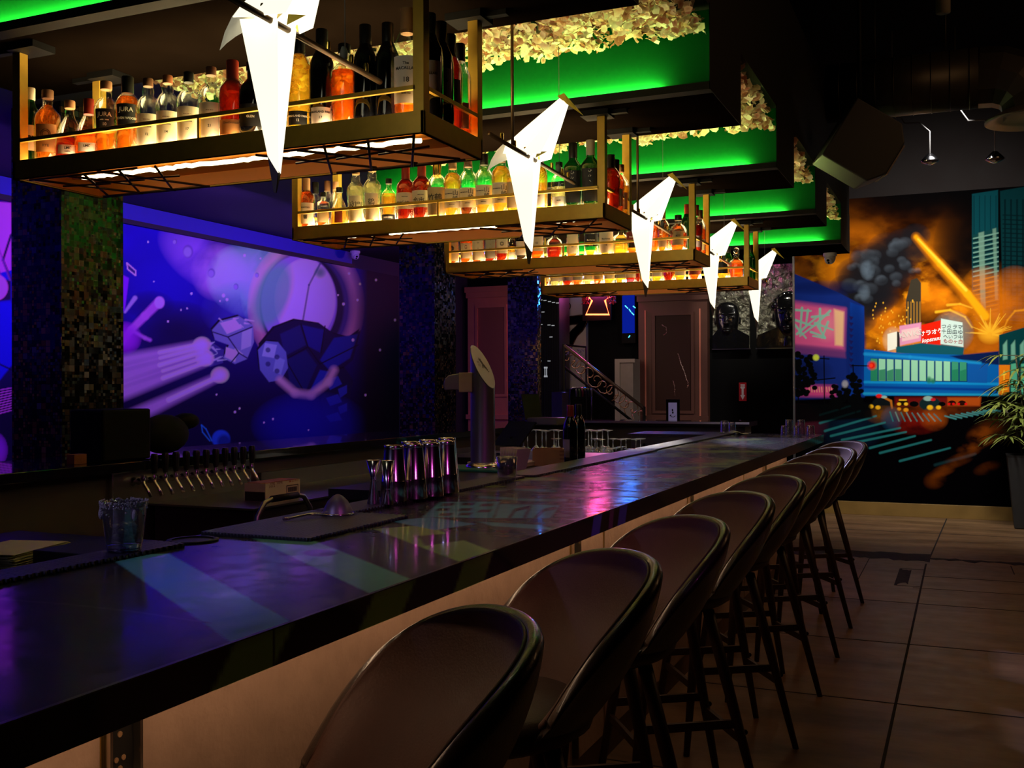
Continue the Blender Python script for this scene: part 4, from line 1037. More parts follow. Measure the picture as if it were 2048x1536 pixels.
# profiles: list of (radius, z) ; neck radius ; section power ; label radius
BT = {
 'tall':   ([(.030, 0), (.036, .004), (.037, .02), (.037, .170), (.034, .195), (.022, .222), (.0150, .240), (.0140, .275)], None, .275),
 'round':  ([(.032, 0), (.038, .004), (.0385, .12), (.041, .145), (.038, .170), (.026, .188), (.0185, .196), (.0205, .212), (.0150, .228), (.0140, .240)], None, .240),
 'stub':   ([(.034, 0), (.041, .005), (.042, .135), (.038, .158), (.024, .176), (.0150, .186), (.0145, .222)], None, .222),
 'flask':  ([(.046, 0), (.050, .005), (.049, .04), (.044, .090), (.030, .130), (.0185, .152), (.0150, .168), (.0150, .200)], 3.0, .200),
 'jura':   ([(.036, 0), (.040, .004), (.036, .06), (.041, .145), (.040, .168), (.028, .190), (.0180, .200), (.0190, .215), (.0160, .240)], None, .240),
 'square': ([(.032, 0), (.037, .004), (.038, .145), (.034, .160), (.020, .168), (.0150, .176), (.0150, .205)], 5.0, .205),
 'squat':  ([(.036, 0), (.046, .006), (.048, .06), (.046, .105), (.036, .128), (.0170, .142), (.0150, .150), (.0150, .172)], None, .172),
 'kava':   ([(.032, 0), (.035, .004), (.036, .06), (.042, .165), (.038, .178), (.018, .205), (.0145, .225), (.0150, .262)], 3.2, .262),
 'decant': ([(.044, 0), (.048, .006), (.048, .100), (.040, .118), (.018, .130), (.0170, .158), (.0200, .165)], 4.0, .165),
 'slim':   ([(.026, 0), (.030, .004), (.031, .15), (.024, .178), (.0135, .195), (.0130, .235)], None, .235),
}
_bm = {}
def bottle(o_name, label, typ, gl, lq, fill, lab, cap, txt=None, sc=1.0, loc=(0, 0, 0), rz=0., group=None, labz=None, txt2=None, capl=None, inner=True):
    prof, sq, H = BT[typ]
    o = thing(o_name, label, 'bottle', loc, rz, group)
    o.scale = (sc, sc, sc)
    def cached(key, mk, m, nm):
        if key not in _bm:
            ob = mk().build(nm, m, o); _bm[key] = ob.data; return ob
        ob = bpy.data.objects.new(nm, _bm[key]); COL.objects.link(ob); ob.parent = o; return ob
    gm = {'c': GLC, 'g': GLG, 'k': GLK, 'a': GLA}[gl]
    cached(('g', typ, gl), lambda: MB().lathe(prof, 24, None, sq), gm, 'bottle_glass')
    if lq and gl != 'k':
        def mk():
            pr = [(max(.002, r - .0035), max(z, .008)) for r, z in prof if z <= fill * H]
            if len(pr) < 2: pr = [(prof[1][0] - .004, .008), (prof[2][0] - .004, .02)]
            # cut at the fill height
            zf = fill * H; rf = np.interp(zf, [p[1] for p in prof], [p[0] for p in prof]) - .0035
            pr = [(prof[0][0] - .002, .006)] + [p for p in pr if p[1] > .008] + [(max(.003, rf), zf)]
            return MB().lathe(pr, 20, None, sq)
        cached(('l', typ, lq, fill), mk, LIQ[lq], 'liquid')
    lr = max(r for r, z in prof if z < .13)
    if lab:
        z0, z1, wd = labz or (.030, .115, 1.0)
        def mk():
            m = MB(); n = 12; vs = []
            for i in range(n + 1):
                a = -PI / 2 + (i / n - .5) * 2 * wd
                for z in (z0, z1):
                    R = np.interp(z, [p[1] for p in prof], [p[0] for p in prof]) + .0012
                    if typ not in ('jura', 'kava'): R = max(R, lr * .97)
                    c, d = math.cos(a), math.sin(a); q = (abs(c) ** sq + abs(d) ** sq) ** (-1. / sq) if sq else 1
                    vs.append((R * c * q, R * d * q, z))
            return m.add(vs, [(2 * i, 2 * i + 2, 2 * i + 3, 2 * i + 1) for i in range(n)], True)
        lb = cached(('b', typ, lab, z0, z1, wd), mk, LAB[lab], 'label')
        for t_ in (txt or []):
            s_, size, zz, ink = t_[:4]
            xo = t_[4] if len(t_) > 4 else 0.
            key = ('t', s_, size, ink, typ, zz)
            R = np.interp(zz, [p[1] for p in prof], [p[0] for p in prof]); R = max(R, lr * .97) if typ not in ('jura', 'kava') else R
            im = {'b': INKB, 'w': INKW, 't': INKT}[ink]
            if key not in _bm:
                t = lettering(s_, size, im, lb, (0, 0, zz), wrap=R + .0016, extrude=.0003, bold=.0002); t.rotation_euler = (0, 0, xo / R); _bm[key] = t.data
            else:
                t = bpy.data.objects.new('lettering', _bm[key]); COL.objects.link(t); t.parent = lb; t.location = (0, 0, zz); t.rotation_euler = (0, 0, xo / R)
    nr = prof[-1][0]
    if cap:
        h0, h1, rr_ = H - .012, H + .016, nr + .0035
        if capl: h0 = H - capl
        def mk():
            if cap == 'glass': return MB().sphere((0, 0, H + .022), .022, 12, 8)
            return MB().lathe([(rr_ * .96, h0), (rr_, h0 + .003), (rr_, h1 - .002), (rr_ * .94, h1)], 16)
        cached(('c', typ, cap, capl), mk, CAPM[cap], 'cap')
    return o
BV = lambda n: [('THE BALVENIE', .0085, .088, 'b'), ('DOUBLEWOOD', .0045, .078, 'b'), (n, .012, .052, 'b'), ('SINGLE MALT', .004, .104, 't')]
YZ = [('山\n崎', .026, .088, 'b', .014), ('THE YAMAZAKI', .0052, .098, 'b', -.016), ('SINGLE MALT', .0038, .052, 'b')]
CN = {'cream': 'cream', 'white': 'white', 'black': 'black', 'red': 'dark red', 'orange': 'orange', 'tan': 'tan', 'lilac': 'lilac', 'grey': 'grey', None: 'no'}
GN = {'c': 'clear', 'g': 'green', 'k': 'black', 'a': 'amber'}
# unit 1, front row: px centre, type, glass, liquid, fill, label, cap, text, scale, label zone, cap length
U1 = [
 (62, 'tall', 'g', None, 0, 'cream', 'cream', [('❧', .05, .10, 'b')], .98, (.05, .145, .62), .03, 'dark green bottle with cream wax top and black dragon drawing'),
 (97, 'stub', 'c', 'amber', .85, 'orange', 'wood', [('◎', .04, .085, 't'), ('RYE', .012, .05, 't')], 1.12, (.03, .12, .8), None, 'round-shouldered amber bottle with ornate orange label'),
 (141, 'flask', 'c', 'red', .38, 'white', 'cork', [('DALMORE', .0125, .036, 'b'), ('KING ALEXANDER', .005, .024, 'b')], 1.0, (.015, .048, .62), None, 'clear decanter-shaped bottle low on dark red whisky'),
 (179, 'flask', 'c', 'orange', .45, 'white', 'red', [('DALMORE', .0125, .036, 'b')], .98, (.015, .048, .55), .04, 'clear decanter-shaped bottle with red capsule'),
 (214, 'jura', 'c', 'amber', .36, 'black', 'cork', [('JURA', .021, .135, 'w'), ('10', .014, .102, 'w'), ('AGED   YEARS', .0045, .117, 'w')], 1.03, (.088, .155, .8), None, 'clear waisted bottle with black label reading JURA 10'),
 (257, 'jura', 'c', 'amber', .78, 'black', 'black', [('JURA', .021, .138, 'w'), ('SEVEN WOOD', .0105, .110, 'w')], 1.05, (.088, .158, .8), .04, 'full amber waisted bottle with black label reading JURA SEVEN WOOD'),
 (298, 'round', 'c', 'pale', .12, 'cream', 'wood', BV('12'), .98, (.012, .125, 1.1), None, 'round bottle with tall cream label, leftmost of the matching four'),
 (337, 'round', 'c', 'pale', .12, 'cream', 'rust', BV('14'), .98, (.012, .125, 1.1), None, 'round bottle with tall cream label and rust stopper'),
 (379, 'round', 'c', 'pale', .12, 'cream', 'black', BV('17'), .98, (.015, .130, 1.1), .02, 'round bottle with tall cream label and black stopper'),
 (424, 'round', 'c', 'pale', .14, 'cream', 'wood', BV('21'), 1.0, (.015, .130, 1.1), None, 'round bottle with tall cream label, rightmost of the matching four'),
 (467, 'stub', 'c', 'red', .82, 'orange', 'red', [('GlenDronach', .0085, .045, 't')], 1.12, (.012, .055, .9), .075, 'dark red whisky bottle with long red capsule'),
 (506, 'stub', 'k', None, 0, 'black', 'black', [('GLEN', .010, .06, 'w')], 1.05, (.03, .10, .9), None, 'black bottle half behind the bird lamp tail'),
 (560, 'tall', 'k', None, 0, 'cream', 'rust', [('PORT', .010, .035, 'b')], .98, (.010, .055, .7), .06, 'dark bottle with rust capsule and low cream label'),
 (600, 'tall', 'c', 'gold', .80, 'black', 'black', [('HIGHLAND PARK', .0075, .040, 'w'), ('12', .010, .028, 'w')], 1.12, (.015, .055, .75), .05, 'embossed clear bottle with gold whisky and black top'),
 (646, 'tall', 'k', None, 0, 'white', 'black', [('HIGHLAND PARK', .0085, .044, 'b'), ('17', .010, .028, 'b')], 1.1, (.010, .058, .8), .05, 'black embossed bottle with low white label'),
 (691, 'stub', 'c', 'orange', .72, None, 'black', None, 1.1, None, None, 'cut-glass bottle of orange whisky without label'),
 (733, 'tall', 'k', None, 0, None, 'black', None, 1.07, None, .07, 'plain black bottle left of the green gap'),
 (778, 'tall', 'k', None, 0, None, 'black', None, 1.05, None, .05, 'plain black bottle beside the white-labelled 18 bottle'),
 (817, 'tall', 'c', 'orange', .18, 'white', 'tan' and 'cork', [('MACALLAN', .0112, .125, 'b'), ('The', .010, .138, 'b'), ('18', .018, .095, 'b'), ('YEARS OLD', .005, .06, 'b')], 1.17, (.035, .158, 1.0), .05, 'tall clear bottle with big white label reading MACALLAN 18'),
]
SHELFLAB = ['nearest shelf', 'second shelf', 'third shelf', 'farthest shelf']
def put(u, row, px, dy, spec, idx, n):
    typ, gl, lq, fill, lab, cap, txt, sc, lz, cl, desc = spec
    y = UY[u] + dy; zt = UZ + .0645
    p = at(px, 0, Y=y)
    q = at(px, 768, Y=y)
    x = q.x
    lbl = desc + ', ' + SHELFLAB[u]
    name = 'whisky_bottle'
    ang = math.atan2(-x, y) * .8
    return bottle(name, lbl, typ, gl, lq, fill, lab, cap, txt, sc, (x, y, zt), ang, 'bottles on the ' + SHELFLAB[u], lz, capl=cl)
for i, r_ in enumerate(U1): put(0, 0, r_[0], .075, r_[1:], i, len(U1))
# bottles behind, seen past the end posts of shelf 1
B1 = [
 (862, 'tall', 'k', None, 0, 'lilac', 'black', [('MACALLAN', .0095, .12, 'b')], 1.14, (.07, .155, 1.0), .05, 'dark bottle with lilac label close behind the end post'),
 (884, 'tall', 'k', None, 0, 'lilac', 'black', [('MACALLAN', .0095, .12, 'b')], 1.14, (.07, .155, 1.0), .06, 'dark bottle with lilac label and tall black capsule'),
 (903, 'tall', 'c', 'red', .8, 'lilac', 'black', [('MACALLAN', .0095, .12, 'b')], 1.08, (.07, .150, 1.0), .05, 'dark red bottle with lilac label seen through the shelf end'),
 (922, 'tall', 'c', 'orange', .35, 'cream', 'black', None, 1.05, (.02, .10, .9), .04, 'clear orange-filled bottle at the back corner of the shelf end'),
]
for i, r_ in enumerate(B1): put(0, 1, r_[0], (.12, .20, .27, .34)[i], r_[1:], i, 4)
U2 = [
 (614, 'stub', 'c', 'orange', .86, 'cream', 'cork', [('SUNTORY', .009, .095, 'b'), ('響', .02, .05, 'b')], 1.10, (.02, .118, 1.0), .05, 'orange bottle with cream label and cork top at the left end'),
 (648, 'square', 'c', 'orange', .55, 'tan', 'black', None, .82, (.03, .11, .8), None, 'short orange bottle with pale label and black cap'),
 (680, 'flask', 'c', 'gold', .5, 'red', 'black', None, .92, (.015, .08, .42), None, 'short clear bottle with small dark red label'),
 (713, 'round', 'c', 'pale', .72, 'cream', 'cork', [('波門', .034, .085, 'b')], 1.12, (.015, .128, .75), None, 'tall pale clear bottle with black brush lettering'),
 (746, 'round', 'c', 'pale', .72, 'cream', 'cork', [('鶴', .03, .09, 'b')], 1.15, (.015, .128, .75), None, 'tall pale clear bottle with thin crane drawing'),
 (779, 'stub', 'c', 'gold', .70, 'black', 'black', [('NIKORE', .014, .024, 'w')], .92, (.010, .040, 1.0), None, 'short clear gold bottle with black NIKORE band'),
 (813, 'stub', 'c', 'red', .84, 'cream', 'red', [('宮城峡', .022, .07, 'b', -.012), ('SINGLE MALT', .0045, .10, 'b')], 1.15, (.048, .118, 1.1), .055, 'dark red bottle with red capsule and pointed brush lettering'),
 (845, 'stub', 'c', 'red', .86, 'cream', 'red', [('余市', .026, .075, 'b', -.010), ('SINGLE MALT', .0045, .10, 'b')], 1.18, (.048, .118, 1.1), .055, 'dark red bottle with cream label reading 余市'),
 (876, 'stub', 'c', 'pale', .25, 'tan', 'gold', [('竹鶴', .034, .08, 'b', -.008)], 1.18, (.012, .125, 1.1), .05, 'clear bottle with gold neck and tan label reading 竹鶴'),
 (907, 'round', 'c', 'gold', .80, 'cream', 'cork', YZ, 1.12, (.038, .120, 1.0), .03, 'gold bottle with brush lettering, leftmost of the matching four'),
 (938, 'round', 'c', 'brown', .36, 'cream', 'wood', YZ, 1.13, (.034, .118, 1.0), .03, 'bottle low on whisky, brush lettering, second of matching four'),
 (970, 'round', 'c', 'gold', .36, 'cream', 'black', YZ, 1.14, (.040, .122, 1.0), .03, 'half empty gold bottle, brush lettering, third of matching four'),
 (1004, 'round', 'c', 'gold', .80, 'cream', 'wood', YZ, 1.17, (.040, .122, 1.0), .03, 'full gold bottle with brush lettering, rightmost of matching four'),
 (1031, 'square', 'c', 'gold', .8, 'tan', 'wood', [('KOMAGATAKE', .007, .08, 't')], 1.0, (.02, .14, .8), None, 'narrow gold bottle left of the bird lamp tail'),
 (1083, 'tall', 'c', 'gold', .80, 'white', 'black', [('ICHIRO', .008, .07, 't', -.014)], .92, (.015, .095, .62), .03, 'tall gold bottle with white label right of the bird lamp tail'),
 (1120, 'stub', 'c', 'pale', .5, 'white', 'black', [('MARS', .008, .04, 'b')], .92, (.012, .060, .8), None, 'small clear bottle with white label left of the green pair'),
 (1148, 'kava', 'g', None, 0, 'black', 'black', [('KA', .020, .145, 'w'), ('VA', .020, .125, 'w'), ('LAN', .020, .105, 'w'), ('WHISKY', .007, .086, 'w')], 1.08, (.02, .155, .8), .05, 'angular green KAVALAN bottle, left one of the pair'),
 (1183, 'kava', 'g', None, 0, 'black', 'cream', [('KA', .020, .145, 'w'), ('VA', .020, .125, 'w'), ('LAN', .020, .105, 'w'), ('WHISKY', .007, .086, 'w')], 1.10, (.02, .155, .8), .05, 'angular green KAVALAN bottle beside the end post'),
]
for i, r_ in enumerate(U2): put(1, 0, r_[0], .075, r_[1:], i, len(U2))
B2 = [
 (632, 'slim', 'c', None, 0, None, 'black', None, 1.1, None, .04, 'clear dark-necked bottle behind the leftmost bottle', .24),
 (656, 'tall', 'c', None, 0, None, 'wood', None, .95, None, .04, 'clear bottle with brown top behind the short orange bottle', .24),
 (673, 'tall', 'c', None, 0, None, 'cork', None, .92, None, .03, 'clear cork-topped bottle behind the small dark red label', .24),
 (1224, 'stub', 'c', 'red', .9, None, 'black', None, 1.05, None, .05, 'dark red bottle seen through the shelf end', .16),
 (1233, 'stub', 'c', 'orange', .85, 'cream', 'black', None, 1.02, (.02, .1, .9), .05, 'orange bottle seen through the shelf end', .24),
 (1243, 'stub', 'c', 'gold', .6, 'cream', 'cork', None, 1.0, (.02, .1, .9), .02, 'gold bottle at the back corner of the shelf end', .33),
]
for i, r_ in enumerate(B2): put(1, 1, r_[0], r_[-1], r_[1:-1], i, 6)
U3 = [
 (907, 'square', 'c', 'orange', .3, 'tan', 'black', [('♞', .04, .09, 'b')], 1.12, (.015, .150, .8), None, 'square bottle with grey drawing label at the left end'),
 (934, 'square', 'c', 'orange', .75, 'cream', 'cork', [('◎', .03, .10, 't')], 1.05, (.03, .125, .75), None, 'square amber bottle with round medallion label'),
 (958, 'square', 'c', 'orange', .92, 'cream', 'red', [('STOLEN', .009, .125, 'b'), ('●', .04, .10, 'b')], 1.05, (.015, .142, .8), None, 'orange bottle with black blot on cream label'),
 (983, 'square', 'c', 'red', .92, 'grey', 'black', [('◆', .03, .115, 't'), ('WILDLAND', .009, .08, 'b')], 1.08, (.02, .145, .7), None, 'dark red bottle with grey diamond label'),
 (1006, 'square', 'c', 'red', .92, 'cream', 'red', [('RYE', .018, .135, 'b'), ('◎', .03, .10, 'b')], 1.1, (.045, .15, .8), None, 'red bottle with cream RYE label left of the bird lamp tail'),
 (1025, 'slim', 'c', 'gold', .5, 'cream', 'cork', None, .8, (.012, .07, .9), None, 'small pale bottle left of the bird lamp tail'),
 (1045, 'square', 'k', None, 0, 'white', 'black', None, 1.0, (.03, .12, .8), None, 'black bottle right behind the bird lamp tail'),
 (1076, 'square', 'c', 'orange', .95, 'cream', 'black', [('MILER', .014, .09, 'b')], 1.14, (.045, .130, .8), None, 'orange bottle with cream MILER label'),
 (1110, 'decant', 'c', 'red', .42, None, 'glass', None, 1.02, None, None, 'wide clear decanter low on dark red whisky'),
 (1147, 'square', 'c', 'orange', .5, 'cream', 'wood', [('WHISKEY', .007, .06, 'b')], 1.06, (.02, .135, .72), None, 'clear wide-shouldered bottle with slanted cream label'),
 (1184, 'stub', 'c', 'gold', .15, 'black', 'black', [('Buchanan', .0125, .090, 'w'), ('DELUXE', .006, .06, 'w')], 1.1, (.055, .125, 1.1), None, 'round bottle with black script label, left of the script pair'),
 (1214, 'stub', 'c', 'gold', .15, 'cream', 'cork', [('Buchanan', .0125, .090, 'b'), ('18', .014, .055, 't')], 1.12, (.012, .130, 1.1), None, 'round bottle with cream script label, right of the script pair'),
 (1243, 'decant', 'c', 'gold', .4, None, 'glass', None, 1.0, None, None, 'clear faceted decanter between two bird lamps'),
 (1268, 'stub', 'c', 'orange', .15, 'red', 'black', [('Buchanan', .011, .095, 'w')], 1.08, (.06, .125, 1.1), None, 'round bottle with dark red script label left of the third bird lamp'),
 (1308, 'square', 'c', 'orange', .95, None, 'black', None, 1.0, None, None, 'orange bottle right of the third bird lamp tail'),
 (1327, 'round', 'c', 'amber', .55, 'tan', 'cork', None, 1.02, (.03, .07, .7), .04, 'engraved clear bottle with cork ball stopper'),
 (1358, 'squat', 'c', 'orange', .55, 'tan', 'black', [('402', .016, .075, 'b')], 1.18, (.03, .10, .62), None, 'round square-shouldered bottle with tan label near the end post'),
 (1376, 'tall', 'g', None, 0, None, 'red', None, 1.05, None, .06, 'tall green bottle behind the end post'),
]
for i, r_ in enumerate(U3): put(2, 0, r_[0], .075 if i != 17 else .2, r_[1:], i, len(U3))
for i, r_ in enumerate([(1394, 'tall', 'c', 'red', .6, 'lilac', 'red', None, 1.0, (.03, .1, .9), .05, 'green-lit bottle with red neck seen through the shelf end'), (1402, 'tall', 'c', 'orange', .6, 'cream', 'wood', None, .98, (.03, .1, .9), .04, 'orange bottle at the back corner of the shelf end')]):
    put(2, 1, r_[0], .17 + .15 * i, r_[1:], i, 2)
U4 = [
 (1090, 'square', 'c', 'orange', .35, 'cream', 'black', 'amber bottle with cream label at the left end'), (1112, 'square', 'c', 'pale', .5, 'cream', 'black', 'pale bottle with green and cream label'), (1124, 'slim', 'c', 'pale', .6, 'white', 'cork', 'slim pale bottle with white label'),
 (1137, 'squat', 'c', 'red', .9, 'lilac', 'black', 'dark red squat bottle with lilac oval'), (1157, 'square', 'c', 'orange', .4, 'grey', 'wood', 'orange bottle with grey label'), (1179, 'square', 'c', 'pale', .15, 'cream', 'black', 'bottle with wide cream label and black lettering'),
 (1198, 'stub', 'c', 'orange', .9, 'tan', 'cork', 'orange bottle with tan oval label'), (1220, 'square', 'c', 'gold', .4, 'cream', 'black', 'gold bottle with cream leaf label'), (1243, 'square', 'c', 'gold', .3, 'grey', 'red', 'bottle with grey pointed emblem'),
 (1263, 'square', 'c', 'red', .3, 'cream', 'black', 'bottle with cream label over a pink base'), (1279, 'slim', 'c', 'red', .9, None, 'black', 'slim dark red bottle without label'), (1291, 'square', 'c', 'orange', .5, 'white', 'cork', 'orange bottle with white label left of the lamp tail'),
 (1315, 'square', 'c', 'gold', .2, 'white', 'wood', 'bottle with white shield label right of the lamp tail'), (1339, 'squat', 'c', 'red', .95, None, 'black', 'wide dark red bottle without label'), (1362, 'square', 'c', 'gold', .3, 'cream', 'black', 'gold bottle with green and cream label'),
 (1391, 'squat', 'c', 'orange', .95, 'red', 'wood', 'wide orange bottle with dark red label'), (1446, 'squat', 'c', 'gold', .5, 'black', 'glass', 'wide bottle with black oval label'), (1474, 'decant', 'c', 'orange', .6, None, 'glass', 'cut-glass decanter of orange whisky by the end post')]
for i, (px, typ, gl, lq, fill, lab, cap, desc) in enumerate(U4):
    put(3, 0, px, .075, (typ, gl, lq, fill, lab, cap, None, 1.12 if typ != 'squat' else 1.1, (.035, .115, .9), None, desc), i, 18)
for i, px in enumerate((1430, 1458, 1497, 1503)):
    put(3, 1, px, (.3, .3, .2, .33)[i], (('tall', 'g', None, 0, None, 'black', None, .95, None, .04, ('dark green bottle behind the black oval label', 'dark green bottle behind the cut-glass decanter', 'green bottle seen through the shelf end', 'green bottle at the back corner of the shelf end')[i])), i, 4)
# ------------------------------------------------------------------ things on and behind the bar
STEEL = mat('polished_steel', (.78, .75, .78), .17, 1.0)
BSTEEL = mat('brushed_steel', (.30, .29, .28), .38, 1.0, noise=.15, nscale=4)
BODYG = mat('counter_body_grey', (.105, .085, .08), .6, noise=.25, nscale=3)
# other side and far end of the island
c2 = thing('back_counter', 'black glossy counter on the far side of the bar island, below the space picture', 'counter', (0, 0, 0))
TOPB = mat('lacquered_black_top', (.010, .009, .012), .16, coat=1.0, bump=.05, bscale=30)
MB().box(-4.62, -3.92, .3, 11.0, 1.02, 1.07).build('counter_top', TOPB, c2, bevel=.003)
MB().box(-4.55, -3.99, .3, 11.0, 0, 1.02).build('counter_body', BODYG, c2)
c3 = thing('end_counter', 'black counter with pale edge closing the far end of the bar island', 'counter', (0, 0, 0))
MB().box(-4.62, -2.06, 11.02, 11.5, 1.02, 1.07).build('counter_top', TOPB, c3, bevel=.003)
MB().box(-4.62, -2.06, 11.012, 11.0199, 1.045, 1.068).build('edge_strip', mat('pale_edge_strip', (.42, .38, .55), .35, noise=.1), c3)
MB().box(-4.5, -2.12, 11.10, 11.45, 0, 1.02).build('counter_body', mat('counter_body_olive', (.12, .115, .10), .6, noise=.2), c3)
for (a, b) in ((1282, 1313), (1323, 1355)):
    p, q = at(a, 862, Y=11.09), at(b, 885, Y=11.09)
    MB().box(p.x, q.x, 11.085, 11.0995, q.z, p.z).build('raised_panel', mat('panel_olive', (.15, .145, .13), .6), c3)
# tap wall
tp = thing('tap_wall', 'stainless steel panel with a row of twelve beer taps under the back counter', 'beer taps', (0, 0, 0))
MB().box(-3.985, -3.965, 4.03, 5.13, .30, 1.012).build('steel_panel', BSTEEL, tp)
MB().box(-3.99, -3.962, 4.02, 4.03, .30, 1.014).box(-3.99, -3.962, 5.13, 5.14, .30, 1.014).box(-3.99, -3.962, 4.02, 5.14, 1.012, 1.018).build('panel_edge', STEEL, tp)
for i in range(12):
    y = 4.165 + i * .0815; x = -3.965
    tb = MB().lathe([(.022, 0), (.024, .006), (.015, .014), (.015, .035), (.019, .042), (.013, .055), (.013, .075)], 14, Matrix.Translation((x, y, .965)) @ Matrix.Rotation(PI / 2, 4, 'Y'))
    tb.tube([(x + .07, y, .985), (x + .075, y, .955), (x + .10, y, .925), (x + .122, y, .888)], .0095, 10)
    tb.lathe([(.013, 0), (.016, .01), (.010, .02), (.012, .03)], 12, Matrix.Translation((x + .07, y, .97)))
    f = tb.build('tap_faucet', STEEL, tp)
    if i > 0:
        MB().lathe([(.010, 0), (.014, .02), (.017, .09), (.013, .105)], 12, Matrix.Translation((x + .072, y, 1.0)), sq=4).build('tap_handle', mat('tap_handle_black', (.012, .011, .012), .3), f)
# under-bar steel ledge and cupboards on the service side
lg = thing('steel_work_ledge', 'long dull steel work ledge in front of the back counter', 'work ledge', (0, 0, 0))
MB().box(-3.96, -3.35, 5.2, 8.6, .80, .83).box(-3.96, -3.93, 5.2, 8.6, .83, .93).build('ledge_top', BSTEEL, lg)
MB().box(-3.9, -3.4, 5.22, 8.55, 0, .80).build('ledge_body', mat('ledge_body_dark', (.02, .02, .018), .5), lg)
cab = thing('low_service_cabinet', 'dark low service cabinet beside the tap wall under the cardboard box', 'cabinet', (0, 0, 0))
MB().box(-3.94, -3.30, 4.30, 5.18, 0, .828).build('cabinet_body', mat('cabinet_dark', (.018, .018, .017), .45), cab)
MB().box(-3.96, -3.28, 4.28, 5.19, .828, .838).build('cabinet_top', BSTEEL, cab)
p0 = at(531, 1005, X=-3.42); y0 = p0.y
pl = at(489, 1000, Y=y0); pr_ = at(600, 1000, X=-3.42); pt = at(531, 968, X=-3.42)
zt_ = pt.z
cb = thing('cardboard_box', 'white printed cardboard bottle box with orange flaps on the low cabinet', 'cardboard box', (0, 0, 0))
MB().box(-3.42, pl.x, y0, pr_.y, .838, zt_).build('box_body', mat('white_carton', (.62, .58, .36), .7, noise=.08), cb)
MB().box(-3.43, pl.x + .01, y0 + .01, pr_.y - .01, zt_, zt_ + .004).build('box_top', mat('orange_carton', (.35, .12, .05), .7), cb)
MB().box(-3.424, pl.x + .004, y0 - .0015, y0, .84, .84 + (zt_ - .838) * .52).build('black_panel', INKB, cb)
ycm = (y0 + pr_.y) / 2
for s_, sz, dy, dz, m_ in (('FINE  WINE', .022, -.06, .045, INKT), ('2 0 1 6', .018, -.10, .03, INKT), ('▲ ESTATE', .02, .10, .045, mat('orange_ink', (.45, .12, .04), .6))):
    lettering(s_, sz, m_, cb, (-3.4195, ycm + dy, .838 + (zt_ - .838) * .5 + dz), (PI / 2, 0, PI / 2), extrude=.0003)
bc_ = MB()
for a, b, c, d in ((.03, .14, .022, .026), (.03, .14, .068, .072), (.03, .034, .022, .072), (.136, .14, .022, .072)): bc_.box(-3.4195, -3.4185, ycm + a, ycm + b, .838 + c, .838 + d)
for k in range(14): bc_.box(-3.4195, -3.4186, ycm + .045 + k * .006, ycm + .048 + k * .006, .872, .898)
bc_.build('printed_frame', INKB, cb)
ht = MB(); cA, cB = at(515, 1045, X=-2.75), at(620, 1025, X=-2.75)
mid = (cA + cB) / 2
ht.tube([(-2.75, cA.y - .01, .80), (-2.75, cA.y, .90), (-2.75, cA.y + .05, .955), (-2.75, cA.y + .10, .965), (-2.75, cB.y - .10, .965), (-2.75, cB.y - .05, .955), (-2.75, cB.y, .90), (-2.75, cB.y + .01, .80)], .011, 10)
hd = thing('trolley_handle', 'curved steel trolley handle with black grip showing above the bar edge', 'trolley', (0, 0, 0))
ht.build('handle_tube', BSTEEL, hd)
MB().tube([(-2.75, cA.y + .10, .965), (-2.75, cB.y - .10, .965)], .015, 12).build('grip', BLKP, hd)
MB().box(-2.98, -2.55, cA.y - .06, cB.y + .06, 0, .80).build('trolley_body', mat('trolley_dark', (.014, .014, .014), .4), hd)
# papers and box at the lower left
kb = thing('service_cupboard', 'dark service cupboard under the stack of paper menus at the left edge', 'cabinet', (0, 0, 0))
MB().box(-3.5, -2.45, 1.9, 3.05, 0, .875).build('cupboard_body', mat('cabinet_dark', (.018, .018, .017), .45), kb)
ps = MB(); rg = random.Random(9)
for i in range(22):
    M_ = Matrix.Translation((-2.90 + rg.uniform(-.01, .01), 2.50 + rg.uniform(-.01, .01), .875 + i * .0022)) @ Matrix.Rotation(.25 + rg.uniform(-.05, .05), 4, 'Z')
    ps.cbox((0, 0, .001), (.22, .30, .0016), M_)
tag(ps.build('paper_menu_stack', mat('yellowish_paper', (.80, .78, .34), .7)), 'stack of yellowish paper menus at the lower left behind the bar', 'menus')
tag(MB().box(-2.74, -2.52, 2.44, 2.70, .8755, .93).build('black_folder', mat('folder_black', (.01, .01, .01), .5), bevel=.003), 'flat black folder beside the yellowish menu stack', 'folder')
# dark kit standing on the back counter, by the pillar
tag(MB().box(-4.25, -4.02, 4.02, 4.36, 1.071, 1.34).build('black_speaker_box', BLKP, bevel=.01), 'black box-shaped machine on the back counter in front of the mosaic pillar', 'machine')
bg = MB(); bg.sphere((-4.22, 4.68, 1.185), .15, 16, 10, (.8, 1.1, .76)); bg.sphere((-4.2, 4.84, 1.255), .07, 12, 8, (1, 1.3, .7))
tag(bg.build('folded_black_cloth', mat('black_cloth', (.008, .008, .010), .9)), 'heap of folded black cloth on the back counter beside the pillar', 'cloth')
tag(MB().box(-4.1, -4.05, 3.86, 3.94, 1.071, 1.12).build('small_orange_box', mat('orange_carton', (.35, .12, .05), .7)), 'small orange-brown carton on the back counter left of the black machine', 'carton')

